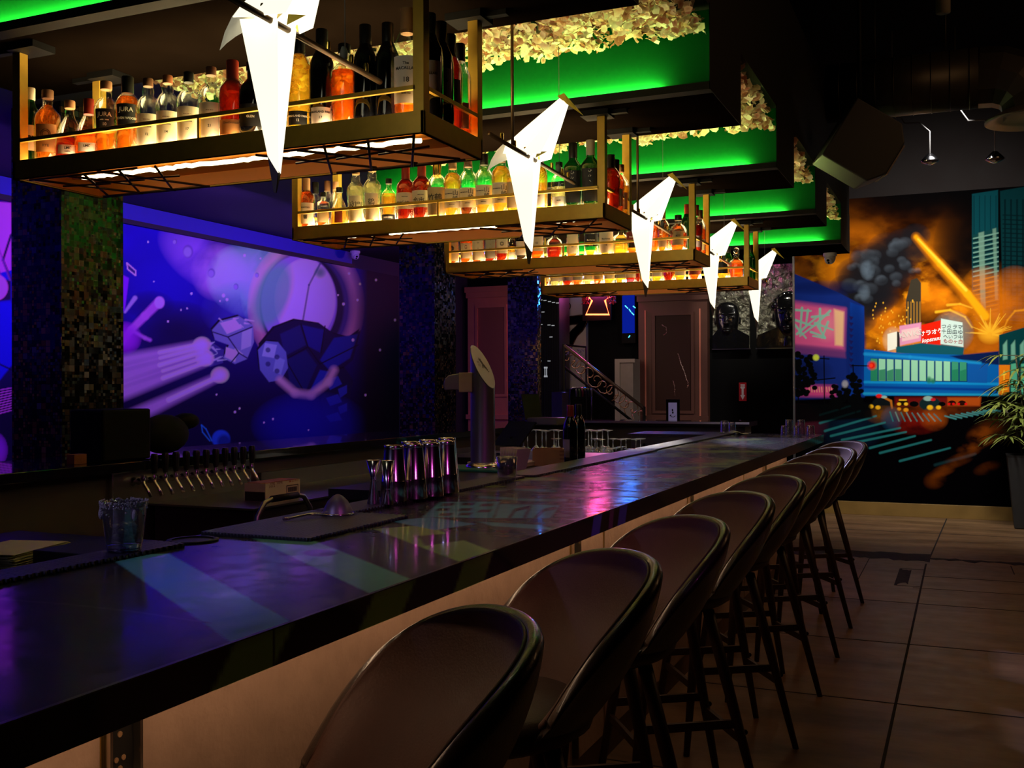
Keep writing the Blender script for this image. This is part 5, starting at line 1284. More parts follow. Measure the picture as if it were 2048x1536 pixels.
# --- sugar-rimmed glass
g1 = thing('rocks_glass', 'short glass with a frosty sugared rim and leftover ice near the bar edge', 'glass', (-1.738, 1.80, 1.079))
TGL = glass('tumbler_glass', (.90, .90, .97), .34, .03, body=(.7, .7, .8), bodyf=.10)
MB().lathe([(.034, .0), (.037, .003), (.040, .02), (.049, .098), (.0525, .112), (.050, .112), (.0465, .096), (.037, .024), (.004, .018)], 32, cap=False).build('glass_wall', TGL, g1)
MB().lathe([(.004, .0), (.036, .0), (.0385, .006), (.0375, .016), (.004, .017)], 28).build('glass_base', glass('thick_glass', (.55, .52, .95), .5), g1)
rr2 = random.Random(2); sr = MB()
for i in range(420):
    a = rr2.uniform(0, 2 * PI); drip = rr2.random() ** 3 * (.03 if rr2.random() < .5 else .012)
    sr.sphere((math.cos(a) * (.0515 - drip * .12), math.sin(a) * (.0515 - drip * .12), .1125 - drip + rr2.uniform(-.003, .003)), rr2.uniform(.0012, .0026), 6, 4)
for a in (3.3, 3.6, 5.9): sr.sphere((math.cos(a) * .052, math.sin(a) * .052, .085), .006, 8, 6, (1, 1, 2.2))
sr.build('sugar_rim', mat('sugar_frost', (.62, .58, .55), .8, noise=.25, nscale=90, bump=.5, bscale=300), g1)
ic = MB()
for i in range(60):
    r, a, z = rr2.uniform(0, .030), rr2.uniform(0, 6.28), rr2.uniform(.024, .060)
    ic.sphere((r * math.cos(a), r * math.sin(a), z), rr2.uniform(.006, .010), 8, 5, (1, 1, .8))
ic.build('crushed_ice', glass('icy_slush', (.8, .8, .85), .2, .2, body=(.55, .50, .55), bodyf=.6), g1)
# --- strainer
st_ = thing('cocktail_strainer', 'fine mesh cone strainer with steel handle lying on the bar mat', 'strainer', (-1.655, 2.545, 1.0795))
def mesh_mat():
    m = bpy.data.materials.new('fine_steel_mesh'); m.use_nodes = True; nt = m.node_tree; nt.nodes.clear()
    out = nt.nodes.new('ShaderNodeOutputMaterial'); a = nt.nodes.new('ShaderNodeBsdfTransparent'); b = nt.nodes.new('ShaderNodeBsdfPrincipled')
    b.inputs['Base Color'].default_value = (.35, .33, .38, 1); b.inputs['Metallic'].default_value = .7; b.inputs['Roughness'].default_value = .4
    mx = nt.nodes.new('ShaderNodeMixShader'); mx.inputs[0].default_value = .55
    nt.links.new(a.outputs[0], mx.inputs[1]); nt.links.new(b.outputs[0], mx.inputs[2]); nt.links.new(mx.outputs[0], out.inputs[0]); return m
MB().lathe([(.045, .004), (.040, .020), (.029, .040), (.014, .055), (.003, .060)], 24, cap=False).build('mesh_cone', mesh_mat(), st_)
rn = MB(); rn.tube([(.046 * math.cos(a * PI / 14), .046 * math.sin(a * PI / 14), .004) for a in range(29)], .0032, 8); rn.build('rim_ring', STEEL, st_)
hdl = MB()
for s in (-1, 1): hdl.tube([(-.020 * 1, -.040 + s * .006, .005), (-.04, -.08 + s * .010, .010), (-.055, -.135 + s * .007, .006), (-.060, -.155, .005)], .003, 8)
hdl.tube([(-.060, -.150, .005), (-.066, -.170, .005)], .0045, 8)
hdl.build('handle', STEEL, st_)
# --- jiggers and shaker tins
def jigger(px, py, lab, k):
    p = at(px, py, Z=1.0805)
    o = thing('jigger', lab, 'jigger', (p.x, p.y, 1.0795), group='steel jiggers on the bar mat')
    kk = k
    MB().lathe([(.0195, 0), (.0205, .002), (.0075, kk), (.0225, .138), (.0205, .138), (.006, kk + .004)], 28, cap=False).build('double_cone', STEEL, o)
    MB().lathe([(.0085, kk - .004), (.0092, kk), (.0085, kk + .004)], 20, cap=False).build('waist_ring', STEEL, o)
jigger(747, 1007, 'tall steel jigger standing left of the other, waist high up', .078)
jigger(775, 1008, 'tall steel jigger standing right of the other, waist low down', .050)
def shaker(px, py, lab, rot, h=1.):
    p = at(px, py, Z=1.0795)
    o = thing('shaker_tin', lab, 'shaker tin', (p.x, p.y, 1.0795), rot, 'steel shaker tins in a cluster on the bar')
    # inverted tall tin with its ridge, lower part slightly wider
    MB().lathe([(.0455, 0), (.0462, .002), (.0420, .062), (.0418, .064)], 36, cap=False).build('lower_tin', STEEL, o)
    MB().lathe([(.0416, .063), (.0400, .066), (.0315, .166 * h), (.0310, .170 * h), (.0318, .171 * h), (.0314, .180 * h), (.029, .180 * h), (.028, .174 * h), (.003, .174 * h)], 36, cap=False).build('upper_tin', STEEL, o)
for a in ((788, 1001, 'steel shaker tin leftmost of the cluster, behind the jiggers', 0), (828, 996, 'steel shaker tin second from the left in the front of the cluster', 1), (861, 991, 'steel shaker tin third from the left in the front of the cluster', 2), (892, 984, 'steel shaker tin rightmost in the front of the cluster', 3)): shaker(*a)
for (dx, k, lab) in ((-.075, 800, 'steel shaker tin at the back left of the cluster'), (-.075, 838, 'steel shaker tin at the back middle of the cluster'), (-.078, 874, 'steel shaker tin at the back right of the cluster')):
    p = at(k, 990, X=-1.79); y_ = at(k, 990, Z=1.0795).y
    o_ = thing('shaker_tin', lab, 'shaker tin', (-1.757, {800: 3.16, 838: 3.29, 874: 3.44}[k], 1.0795), .4, 'steel shaker tins in a cluster on the bar')
    src = [o for o in bpy.data.objects if o.name == 'shaker_tin'][0]
    for ch in src.children:
        c = ch.copy(); COL.objects.link(c); c.parent = o_
tag(MB().lathe([(.001, 0), (.022, 0), (.024, .003), (.020, .006), (.001, .007)], 20, Matrix.Translation((*at(832, 1000, Z=1.07).xy, 1.0705)) @ Matrix.Rotation(.0, 4, 'X')).build('bottle_cap_tray', STEEL), 'small flat steel dish at the foot of the shaker tins', 'dish')
# --- round tap tower
tt = thing('tap_tower', 'round steel water tap tower with a slanted white top plate behind the bar', 'tap tower', (0, 0, 0))
TB = at(966, 938, Z=1.045); TX, TY = TB.x, TB.y
R_ = .0605; seg = 40; ang = math.atan2(_h[1], _h[0]) - .62
vs = []
zl = CAMZ + (at(960, 690, Y=TY).z - CAMZ)
zr_ = at(1006, 778, Y=TY).z
for k in range(seg): a = 2 * PI * k / seg; vs.append((TX + R_ * math.cos(a), TY + R_ * math.sin(a), 1.075))
for k in range(seg):
    a = 2 * PI * k / seg; t = math.cos(a - ang); vs.append((TX + R_ * math.cos(a), TY + R_ * math.sin(a), (zl + zr_) / 2 - t * (zl - zr_) / 2))
tw_ = MB(); tw_.add(vs, [(k, (k + 1) % seg, (k + 1) % seg + seg, k + seg) for k in range(seg)], True); tw_.add(vs, [tuple(range(seg, 2 * seg)), tuple(range(seg))[::-1]], False)
tw_.build('tower_tube', mat('satin_tower_steel', (.36, .33, .37), .34, .85), tt)
nrm = Vector((math.cos(ang) * (zl - zr_) / 2 / R_, math.sin(ang) * (zl - zr_) / 2 / R_, 1)).normalized()
pv = [Vector(v) + nrm * .0015 + (Vector(v) - Vector((TX, TY, (zl + zr_) / 2))) * -.03 for v in vs[seg:]]
MB().add([tuple(p) for p in pv] + [tuple(p + nrm * .002) for p in pv], [tuple(range(seg)), tuple(range(seg, 2 * seg))[::-1]] + [(k, (k + 1) % seg, (k + 1) % seg + seg, k + seg) for k in range(seg)]).build('top_plate', mat('plate_white', (.62, .60, .62), .5), tt)
# printed leaping mark and lines on the plate
cen = Vector((TX, TY, (zl + zr_) / 2)) + nrm * .0045
side = nrm.cross(Vector((0, 0, 1))).normalized(); upv = side.cross(nrm).normalized()
mk = MB()
def flat(pts): 
    b_ = [cen + side * x * -1 + upv * y for x, y in pts]; n = len(b_); mk.add([tuple(p) for p in b_] + [tuple(p + nrm * .0006) for p in b_], [tuple(range(n)), tuple(range(n, 2 * n))[::-1]] + [(i, (i + 1) % n, (i + 1) % n + n, i + n) for i in range(n)])
for s_ in ([(-.012, .040), (-.004, .052), (.000, .040), (.006, .046), (.004, .034), (-.006, .028)], [(-.006, .030), (.006, .034), (.012, .010), (.002, .006)], [(.002, .010), (.014, .012), (.020, -.004), (.010, -.012), (.004, -.002)], [(.012, -.006), (.022, -.004), (.026, -.022), (.020, -.024)], [(-.002, .010), (.004, .008), (-.004, -.010), (-.009, -.008)], [(.022, -.026), (.030, -.026), (.030, -.031), (.022, -.031)]): flat(s_)
for k in range(4): flat([(-.034, .030 - k * .008), (-.016, .028 - k * .008), (-.016, .0265 - k * .008), (-.034, .0285 - k * .008)])
mk.build('printed_mark', INKB, tt)
MB().lathe([(.082, 0), (.085, .004), (.085, .020), (.070, .028), (.0605, .034)], 40, Matrix.Translation((TX, TY, 1.045))).build('base_flange', STEEL, tt)
hv = Vector((-_h[0], -_h[1], 0)); pv2 = Vector((-_h[1], _h[0], 0))
MH = Matrix(((hv.x, pv2.x, 0, TX), (hv.y, pv2.y, 0, TY), (0, 0, 1, 0), (0, 0, 0, 1)))
zc_ = at(945, 765, Y=TY).z
MB().box(.050, .115, -.045, .045, zc_ - .048, zc_ + .048, MH).build('collar_block', mat('tan_block', (.42, .33, .27), .5, noise=.15), tt, bevel=.003)
hb = MB().prism([(.112, zc_ - .036), (.186, zc_ - .036), (.190, zc_ - .01), (.184, zc_ + .018), (.165, zc_ + .036), (.112, zc_ + .044)], 1, -.038, .038, M=MH)
hb.build('spout_hood', mat('satin_tower_steel', (.36, .33, .37), .34, .85), tt, bevel=.004)
bs = thing('tower_shelf', 'dark steel service shelf under the tap tower behind the bar', 'service shelf', (0, 0, 0))
MB().box(-2.32, -1.812, 3.5, 6.0, 1.005, 1.045).box(-2.8, -2.32, 5.35, 6.0, 1.005, 1.045).build('shelf_plate', mat('dark_shelf_steel', (.05, .05, .048), .35, .8), bs)
MB().box(-2.28, -1.83, 3.55, 5.95, 0, 1.005).build('shelf_cabinet', mat('cabinet_dark', (.018, .018, .017), .45), bs)
# --- things around the tower
o = thing('napkin_glass', 'short clear glass holding dark folded napkins beside the tap tower', 'glass', (-1.70, 3.86, 1.0795))
MB().lathe([(.034, .0), (.037, .003), (.043, .085), (.041, .085), (.035, .008), (.004, .007)], 28, cap=False).build('glass_wall', TGL, o)
MB().sphere((0, 0, .045), .034, 12, 8, (1, 1, 1.1)).build('dark_napkins', mat('black_cloth', (.008, .008, .010), .9), o)
cards = thing('menu_card_holder', 'steel holder full of printed white menu cards right of the tap tower', 'menu holder', (*at(1024, 943, Z=1.045).xy, 1.046), -.3)
for i in range(7):
    M_ = Matrix.Translation((.012 * i - .03, 0, 0)) @ Matrix.Rotation(.05 * i, 4, 'Y')
    b_ = MB().box(-.0009, .0009, -.05, .05, .003, .115, M_); b_.build('menu_card', mat('card_white', (.66, .66, .50), .6), cards)
dd = MB()
for (a, b, c, d) in ((-.045, -.035, .03, .10), (-.028, -.020, .03, .10), (-.045, .04, .100, .104), (.0, .03, .07, .09), (-.01, -.005, .05, .085)): dd.box(-.0345, -.0338, a, b, c, d)
dd.box(-.045, .055, -.0515, -.0508, .02, .024).box(-.04, .05, -.0515, -.0508, .06, .064)
dd.build('printed_pattern', INKB, cards)
MB().box(-.05, .06, -.055, .055, 0, .003).box(-.05, -.047, -.055, .055, 0, .03).build('holder_tray', BSTEEL, cards)
tag(MB().box(-2.30, -2.0, 4.72, 4.98, 1.0455, 1.07).build('white_tray', mat('tray_white', (.62, .52, .42), .5), bevel=.004), 'pale plastic tray left of the tap tower base', 'tray')
tag(MB().box(-2.31, -1.98, 4.44, 4.70, 1.0455, 1.056).build('green_cutting_board', mat('board_green', (.01, .16, .05), .5), bevel=.002), 'green cutting board in front of the pale tray', 'cutting board')
wb = thing('wooden_box', 'small finger-jointed light wood box left of the wine bottles', 'box', (*at(1097, 930, Z=1.045).xy, 1.0455), .35)
WD = mat('honey_wood', (.50, .24, .08), .5, noise=.2, nscale=20)
MB().box(-.08, .08, -.06, .06, 0, .008).box(-.08, -.072, -.06, .06, .008, .085).box(.072, .08, -.06, .06, .008, .085).box(-.072, .072, -.06, -.052, .008, .085).box(-.072, .072, .052, .06, .008, .085).build('box_sides', WD, wb)
jn = MB()
for k in range(4): jn.box(.058, .081, -.0615, -.0595, .012 + k * .019, .021 + k * .019)
jn.build('finger_joints', mat('honey_wood_dark', (.34, .13, .04), .5), wb)
for (px, py, capc, lab) in ((1141, 926, 'red', 'dark wine bottle with red capsule on the shelf behind the bar'), (1157, 919, 'black', 'dark wine bottle with black capsule behind the red-capped one')):
    p = at(px, py, Z=1.045); p.z = 1.0455
    bottle('wine_bottle', lab, 'tall', 'k', None, 0, 'lilac', capc, None, 1.05, tuple(p), -.5, None, (.03, .12, .75), capl=.055)
# tilted tablets
tb_ = thing('tablet_stand', 'black tablet tilted on a stand behind the tap tower', 'tablet', (at(1012, 768, Y=5.7).x, 5.7, 1.0455), -.5)
MB().box(-.13, .13, -.005, .005, .0, .19, Matrix.Translation((0, 0, .05)) @ Matrix.Rotation(-.75, 4, 'X')).build('tablet_screen', mat('screen_black', (.012, .014, .012), .15, coat=1), tb_)
MB().tube([(0, .05, 0), (0, .04, .1)], .01).lathe([(.06, 0), (.06, .008)], 20).build('stand', BLKP, tb_)
# --- upside-down stemmed glasses on the drying rack
WGL = glass('stemware_glass', (.93, .95, .93), .7, .06, body=(.85, .88, .85), bodyf=.34)
WFT = glass('stemware_foot_lit', (.93, .95, .93), .7, .08, body=(.9, .9, .9), bodyf=.7)  # whiter body than the bowl, imitating bright reflections on the feet
rk_ = thing('glass_drying_rack', 'dark stepped drying rack under the upside-down stemmed glasses', 'rack', (0, 0, 0))
MB().box(-3.0, -1.85, 6.08, 7.25, 0, .80).box(-3.0, -2.0, 6.40, 6.95, .80, .92).build('rack_body', mat('cabinet_dark', (.018, .018, .017), .45), rk_)
def goblet(kind):
    o = thing('stemmed_glass', 'x', 'wine glass', (0, 0, 0), 0, 'upside-down stemmed glasses on the drying rack')
    if kind == 0: pr = [(.033, 0), (.038, .03), (.036, .06), (.014, .086), (.0042, .096), (.0038, .185), (.006, .193), (.035, .199), (.0355, .2015), (.004, .2015)]
    else: pr = [(.047, 0), (.036, .030), (.008, .070), (.0042, .078), (.0038, .150), (.006, .158), (.036, .163), (.0365, .1655), (.004, .1655)]
    MB().lathe(pr[:5], 20, cap=False).build('bowl', WGL, o)
    MB().lathe(pr[4:7], 12, cap=False).build('stem', WGL, o)
    MB().lathe(pr[6:], 20, cap=False).build('foot', WFT, o)
    return o
gA, gB = goblet(0), goblet(1); used = set()
def putg(px, py, zt, kind, lab, base):
    p = at(px, py, Z=zt); o = (gA, gB)[kind]
    if kind in used: o = copy_tree(o)
    used.add(kind); o.location = (p.x, p.y, base); o['label'] = lab
T1 = (1031, 1047, 1055, 1072, 1084, 1092, 1108, 1117, 1169, 1177, 1183, 1194, 1205, 1216)
for i, px in enumerate(T1):
    w_ = ('left of the wine bottles' if px < 1125 else 'right of the wine bottles'); j = i if px < 1125 else i - 8
    putg(px, 859 + (i % 3) * 1.2, 1.155, 0, 'tall upside-down stemmed glass, %s in the top row %s' % (ORD[j], w_), 1.155 - .2015 if False else .9535)
T2 = (1112, 1164, 1190, 1201, 1226, 1242, 1252, 1272, 1281)
for i, px in enumerate(T2): putg(px, 877 + i % 2, 1.10, 0, 'upside-down stemmed glass, %s from the left in the second row' % ORD[i], .8985)
T3 = (1150, 1160, 1171, 1182, 1196, 1209, 1222, 1232, 1244, 1258)
for i, px in enumerate(T3): putg(px, 897 - (i % 3) * 2, 1.04, 1, 'upside-down cone-shaped glass, %s from the left in the bottom row' % ORD[i], .8745)
# supports: wire racks
for (z, a, b, y0_, y1_) in ((.953, -2.95, -2.05, 6.4, 6.95), (.898, -2.6, -1.88, 6.42, 6.90), (.874, -2.55, -1.9, 6.40, 6.9)):
    wr = MB()
    for k in range(9): wr.tube([(a, y0_ + (y1_ - y0_) * k / 8, z - .003), (b, y0_ + (y1_ - y0_) * k / 8, z - .003)], .002, 5)
    for k in (0, 1): wr.tube([(a + (b - a) * k, y0_, z - .003), (a + (b - a) * k, y1_, z - .003)], .003, 5); 
    for k in (0, 1):
        for q in (y0_, y1_): wr.tube([(a + (b - a) * k, q, .80), (a + (b - a) * k, q, z - .002)], .003, 5)
    wr.build('wire_shelf', DKROD, rk_)
# --- far end of the bar: upturned tumblers, folded cloth, ice bin
def tumbler(px, y, h, r, lab, cat='glass'):
    q = at(px, 866, Y=y)
    o = thing('tumbler', lab, 'tumbler', (q.x, y, 1.0705), 0, 'upturned tumblers at the far end of the bar')
    MB().lathe([(r, 0), (r * .98, .003), (r * .80, h - .004), (r * .74, h), (r * .2, h), (.003, h - .002)], 24, cap=False).build('glass_wall', TGL, o)
    MB().lathe([(.003, h - .014), (r * .74, h - .014), (r * .76, h - .004), (.003, h - .003)], 20).build('glass_base', TGL, o)
tumbler(1449, 8.20, .105, .038, 'upturned tumbler on the left side of the far bar end'); tumbler(1464, 8.28, .092, .034, 'upturned tumbler just right of the left one at the far bar end')
for a in ((1569, 8.12, .075, .032, 'low upturned tumbler leftmost of the right-hand cluster'), (1578, 8.27, .115, .034, 'tall upturned tumbler at the back left of the right-hand cluster'), (1594, 8.12, .075, .032, 'low upturned tumbler in the front middle of the right-hand cluster'), (1602, 8.27, .115, .034, 'tall upturned tumbler at the back middle of the right-hand cluster'), (1621, 8.2, .075, .034, 'upturned tumbler rightmost at the corner of the bar')): tumbler(*a)
tw2 = MB(); rgt = random.Random(3); nx, ny = 14, 8; vs = []
for i in range(nx):
    for j in range(ny): vs.append((-1.78 + i * .018, 8.12 + j * .022, 1.072 + .012 * (1 + math.sin(i * .8 + j * .5)) * math.sin(PI * i / (nx - 1)) + rgt.uniform(0, .003)))
tw2.add(vs, [(i * ny + j, (i + 1) * ny + j, (i + 1) * ny + j + 1, i * ny + j + 1) for i in range(nx - 1) for j in range(ny - 1)], True)
o = tw2.build('bar_towel', mat('pale_green_cloth', (.34, .42, .36), .85)); sd = o.modifiers.new('thick', 'SOLIDIFY'); sd.thickness = .004; sd.offset = 1; tag(o, 'pale crumpled bar towel between the tumblers at the far bar end', 'towel')
ib = thing('ice_bin', 'steel ice bin with dark lid beyond the left far corner of the bar', 'ice bin', (0, 0, 0))
MB().box(-2.62, -1.88, 8.6, 9.1, 0, 1.02).build('bin_body', BSTEEL, ib); MB().box(-2.64, -1.86, 8.58, 9.12, 1.02, 1.045).build('bin_lid', RUB, ib)
MB().lathe([(.012, 0), (.012, .004)], 14, Matrix.Translation((-2.5, 8.597, .95)) @ Matrix.Rotation(PI / 2, 4, 'X')).build('drain_plug', BLKP, ib)
# ------------------------------------------------------------------ mosaic pillars
def mosaic():
    m = bpy.data.materials.new('glass_mosaic'); m.use_nodes = True; nt = m.node_tree; N = nt.nodes; L = nt.links; b = N['Principled BSDF']
    g = N.new('ShaderNodeNewGeometry'); sp_ = N.new('ShaderNodeSeparateXYZ'); L.new(g.outputs['Position'], sp_.inputs[0])
    ad = N.new('ShaderNodeMath'); ad.operation = 'ADD'; L.new(sp_.outputs[0], ad.inputs[0]); L.new(sp_.outputs[1], ad.inputs[1])
    def cell(sz, off):
        o = []
        for src in (ad.outputs[0], sp_.outputs[2]):
            a = N.new('ShaderNodeMath'); a.operation = 'MULTIPLY_ADD'; a.inputs[1].default_value = 1 / sz; a.inputs[2].default_value = off; L.new(src, a.inputs[0])
            f = N.new('ShaderNodeMath'); f.operation = 'FLOOR'; L.new(a.outputs[0], f.inputs[0])
            r = N.new('ShaderNodeMath'); r.operation = 'FRACT'; L.new(a.outputs[0], r.inputs[0])
            pp = N.new('ShaderNodeMath'); pp.operation = 'PINGPONG'; pp.inputs[1].default_value = .5; L.new(r.outputs[0], pp.inputs[0]); o.append((f, pp))
        c = N.new('ShaderNodeCombineXYZ'); L.new(o[0][0].outputs[0], c.inputs[0]); L.new(o[1][0].outputs[0], c.inputs[1])
        mn = N.new('ShaderNodeMath'); mn.operation = 'MINIMUM'; L.new(o[0][1].outputs[0], mn.inputs[0]); L.new(o[1][1].outputs[0], mn.inputs[1])
        return c, mn
    big, eb = cell(.036, .0); sm_, es = cell(.018, .0)
    wb_ = N.new('ShaderNodeTexWhiteNoise'); L.new(big.outputs[0], wb_.inputs['Vector'])
    ws = N.new('ShaderNodeTexWhiteNoise'); L.new(sm_.outputs[0], ws.inputs['Vector'])
    gt = N.new('ShaderNodeMath'); gt.operation = 'GREATER_THAN'; gt.inputs[1].default_value = .40; L.new(wb_.outputs['Value'], gt.inputs[0])
    mv = N.new('ShaderNodeMix'); L.new(gt.outputs[0], mv.inputs[0]); L.new(wb_.outputs['Value'], mv.inputs[2]); L.new(ws.outputs['Value'], mv.inputs[3])
    mc = N.new('ShaderNodeMix'); mc.data_type = 'RGBA'; L.new(gt.outputs[0], mc.inputs[0]); L.new(wb_.outputs['Color'], mc.inputs[6]); L.new(ws.outputs['Color'], mc.inputs[7])
    sc_ = N.new('ShaderNodeSeparateColor'); L.new(mc.outputs[2], sc_.inputs[0])
    cr = N.new('ShaderNodeValToRGB'); cr.color_ramp.interpolation = 'CONSTANT'; e = cr.color_ramp.elements
    e[0].position = 0; e[0].color = (.006, .006, .007, 1); e[1].position = .52; e[1].color = (.045, .026, .015, 1)
    for p_, c_ in ((.66, (.10, .05, .016, 1)), (.76, (.03, .035, .03, 1)), (.86, (.15, .10, .03, 1)), (.93, (.05, .07, .06, 1))):
        x = e.new(p_); x.color = c_
    L.new(sc_.outputs[1], cr.inputs[0])
    ed_ = N.new('ShaderNodeMix'); L.new(gt.outputs[0], ed_.inputs[0]); 
    k1 = N.new('ShaderNodeMath'); k1.operation = 'GREATER_THAN'; k1.inputs[1].default_value = .045; L.new(eb.outputs[0], k1.inputs[0])
    k2 = N.new('ShaderNodeMath'); k2.operation = 'GREATER_THAN'; k2.inputs[1].default_value = .09; L.new(es.outputs[0], k2.inputs[0])
    L.new(k1.outputs[0], ed_.inputs[2]); L.new(k2.outputs[0], ed_.inputs[3])
    fc = N.new('ShaderNodeMix'); fc.data_type = 'RGBA'; fc.inputs[6].default_value = (.004, .004, .004, 1); L.new(ed_.outputs[0], fc.inputs[0]); L.new(cr.outputs[0], fc.inputs[7])
    L.new(fc.outputs[2], b.inputs['Base Color'])
    b.inputs['Roughness'].default_value = .16
    # every tile sits at its own small tilt
    nm = N.new('ShaderNodeVectorMath'); nm.operation = 'SUBTRACT'; nm.inputs[1].default_value = (.5, .5, .5); L.new(mc.outputs[2], nm.inputs[0])
    sl = N.new('ShaderNodeVectorMath'); sl.operation = 'SCALE'; sl.inputs['Scale'].default_value = .2; L.new(nm.outputs[0], sl.inputs[0])
    av = N.new('ShaderNodeVectorMath'); av.operation = 'ADD'; L.new(g.outputs['Normal'], av.inputs[0]); L.new(sl.outputs[0], av.inputs[1])
    no = N.new('ShaderNodeVectorMath'); no.operation = 'NORMALIZE'; L.new(av.outputs[0], no.inputs[0]); L.new(no.outputs[0], b.inputs['Normal'])
    return m
MOS = mosaic()
for (y0, y1, w_) in ((4.39, 4.865, 'nearest, left of the space picture'), (8.94, 9.40, 'middle one, right of the space picture'), (11.60, 11.72, 'farthest, right of the brown panelling')):
    o = MB().box(-5.09, -4.70, y0, y1, 0, 3.09).build('mosaic_pillar', MOS); tag(o, 'square pillar of dark and gold glass mosaic, ' + w_, 'pillar', 'mosaic pillars along the back counter')
# ------------------------------------------------------------------ far wall fittings
MAUVE = mat('mauve_panelling', (.75, .24, .16), .5, noise=.15, nscale=6); MAUVD = mat('mauve_panel_dark', (.38, .12, .08), .5)
CHOC = mat('chocolate_panelling', (.125, .048, .034), .5, noise=.2, nscale=6); CHOD = mat('chocolate_panel_inset', (.045, .018, .014), .5, spec=.2)
def panelled(name, lab, x0, x1, y, ztop, z0, m, md, inset, cat='panelling'):
    o = thing(name, lab, cat, (0, 0, 0))
    MB().box(x0, x1, y, y + .14, 0, ztop).build('panel_body', m, o)
    fr = MB(); a, b, c, d = inset
    for (p, q, r, s) in ((a - .04, b + .04, d, d + .04), (a - .04, b + .04, c - .04, c), (a - .04, a, c, d), (b, b + .04, c, d)): fr.box(p, q, y - .022, y, r, s)
    fr.build('panel_moulding', m, o)
    MB().box(a, b, y - .004, y - .0005, c, d).build('panel_inset', md, o)
    cr = MB().box(x0 - .03, x1 + .03, y - .05, y + .0, ztop - .08, ztop).box(x0 - .015, x1 + .015, y - .03, y, ztop - .16, ztop - .08); cr.build('cornice', m, o)
    MB().box(x0 - .02, x1 + .02, y - .04, y, z0, z0 + .07).build('sill_rail', m, o)
    return o
panelled('panelled_column', 'mauve panelled wooden column between two mosaic pillars', -6.72, -6.0, 13.84, 2.93, .98, MAUVE, MAUVD, (-6.55, -6.12, 1.35, 2.62))
pc = panelled('panelled_doorway', 'dark brown panelled wooden column with a tall inset panel left of the foil portraits', -4.10, -3.14, 13.84, 2.78, .98, CHOC, CHOD, (-3.86, -3.36, 1.12, 2.42))
rgx = random.Random(8)
for pts in ([(1325, 650), (1332, 655), (1335, 664), (1326, 672)], [(1357, 708), (1361, 725), (1368, 742), (1374, 760), (1377, 770), (1374, 776)], [(1347, 762), (1349, 775), (1350, 792)]):
    gl_ = MB()  # squiggles shaped to imitate reflections on the panelling
    gl_.tube([tuple(at(*q_, Y=13.83)) for q_ in pts], .003, 5)
    for (a, b) in zip(pts, pts[1:]):
        P1, P2 = at(*a, Y=13.83), at(*b, Y=13.83)
        for k in range(4): 
            c = P1.lerp(P2, k / 4); gl_.sphere((c.x + rgx.uniform(-.01, .01), 13.833, c.z), rgx.uniform(.004, .009), 6, 4)
    o = gl_.build('reflection_squiggle', mat('red_tinted_reflection', (.7, .45, .4), .1, .6)); tag(o, 'raised squiggle imitating a reflection on the brown panelled column, ' + {1325: 'upper left', 1357: 'long right one', 1347: 'lowest above the card stand'}[pts[0][0]], 'reflection mark')
for xx in (-4.0, -3.24): MB().box(xx - .01, xx + .01, 13.83, 13.84, 1.05, 2.5).build('pilaster_bead', MAUVE, pc)
# ribbed dark cabinet with rows of pale dashes
rb = thing('ribbed_cabinet', 'black ribbed cabinet with rows of small pale marks right of the third pillar', 'cabinet', (0, 0, 0))
xa, xb = at(1078, 700, Y=13.3).x, at(1119, 700, Y=13.3).x
MB().box(xa, xb, 13.3, 13.7, 0, 2.75).build('cabinet_body', mat('dark_green_black', (.012, .018, .018), .4), rb)
rbm = MB()
for k in range(12): x = xa + (xb - xa) * (k + .5) / 12; rbm.box(x - .008, x + .008, 13.288, 13.2995, .9, 2.72)
rbm.build('ribs', BLKP, rb)
PALE = mat('pale_mark', (.6, .65, .65), .5, emit=(.7, .85, .9), estr=.25)
dm = MB()
for (x, y) in ((1082, 600), (1090, 601), (1099, 603), (1107, 605), (1115, 606), (1078, 623), (1086, 624), (1082, 649), (1098, 650), (1106, 651), (1078, 672), (1102, 674), (1080, 722), (1098, 722)):
    p = at(x, y, Y=13.285); dm.box(p.x - .022, p.x + .022, 13.283, 13.287, p.z - .006, p.z + .006)
p = at(1091.5, 744, Y=13.285)
for s in (-1, 1): dm.box(p.x - .026, p.x + .026, 13.283, 13.287, p.z + s * .06 - .012, p.z + s * .06 + .012); dm.box(p.x + s * .012 - .006, p.x + s * .012 + .006, 13.283, 13.287, p.z - .05, p.z + .05)
dm.build('pale_dashes', PALE, rb)
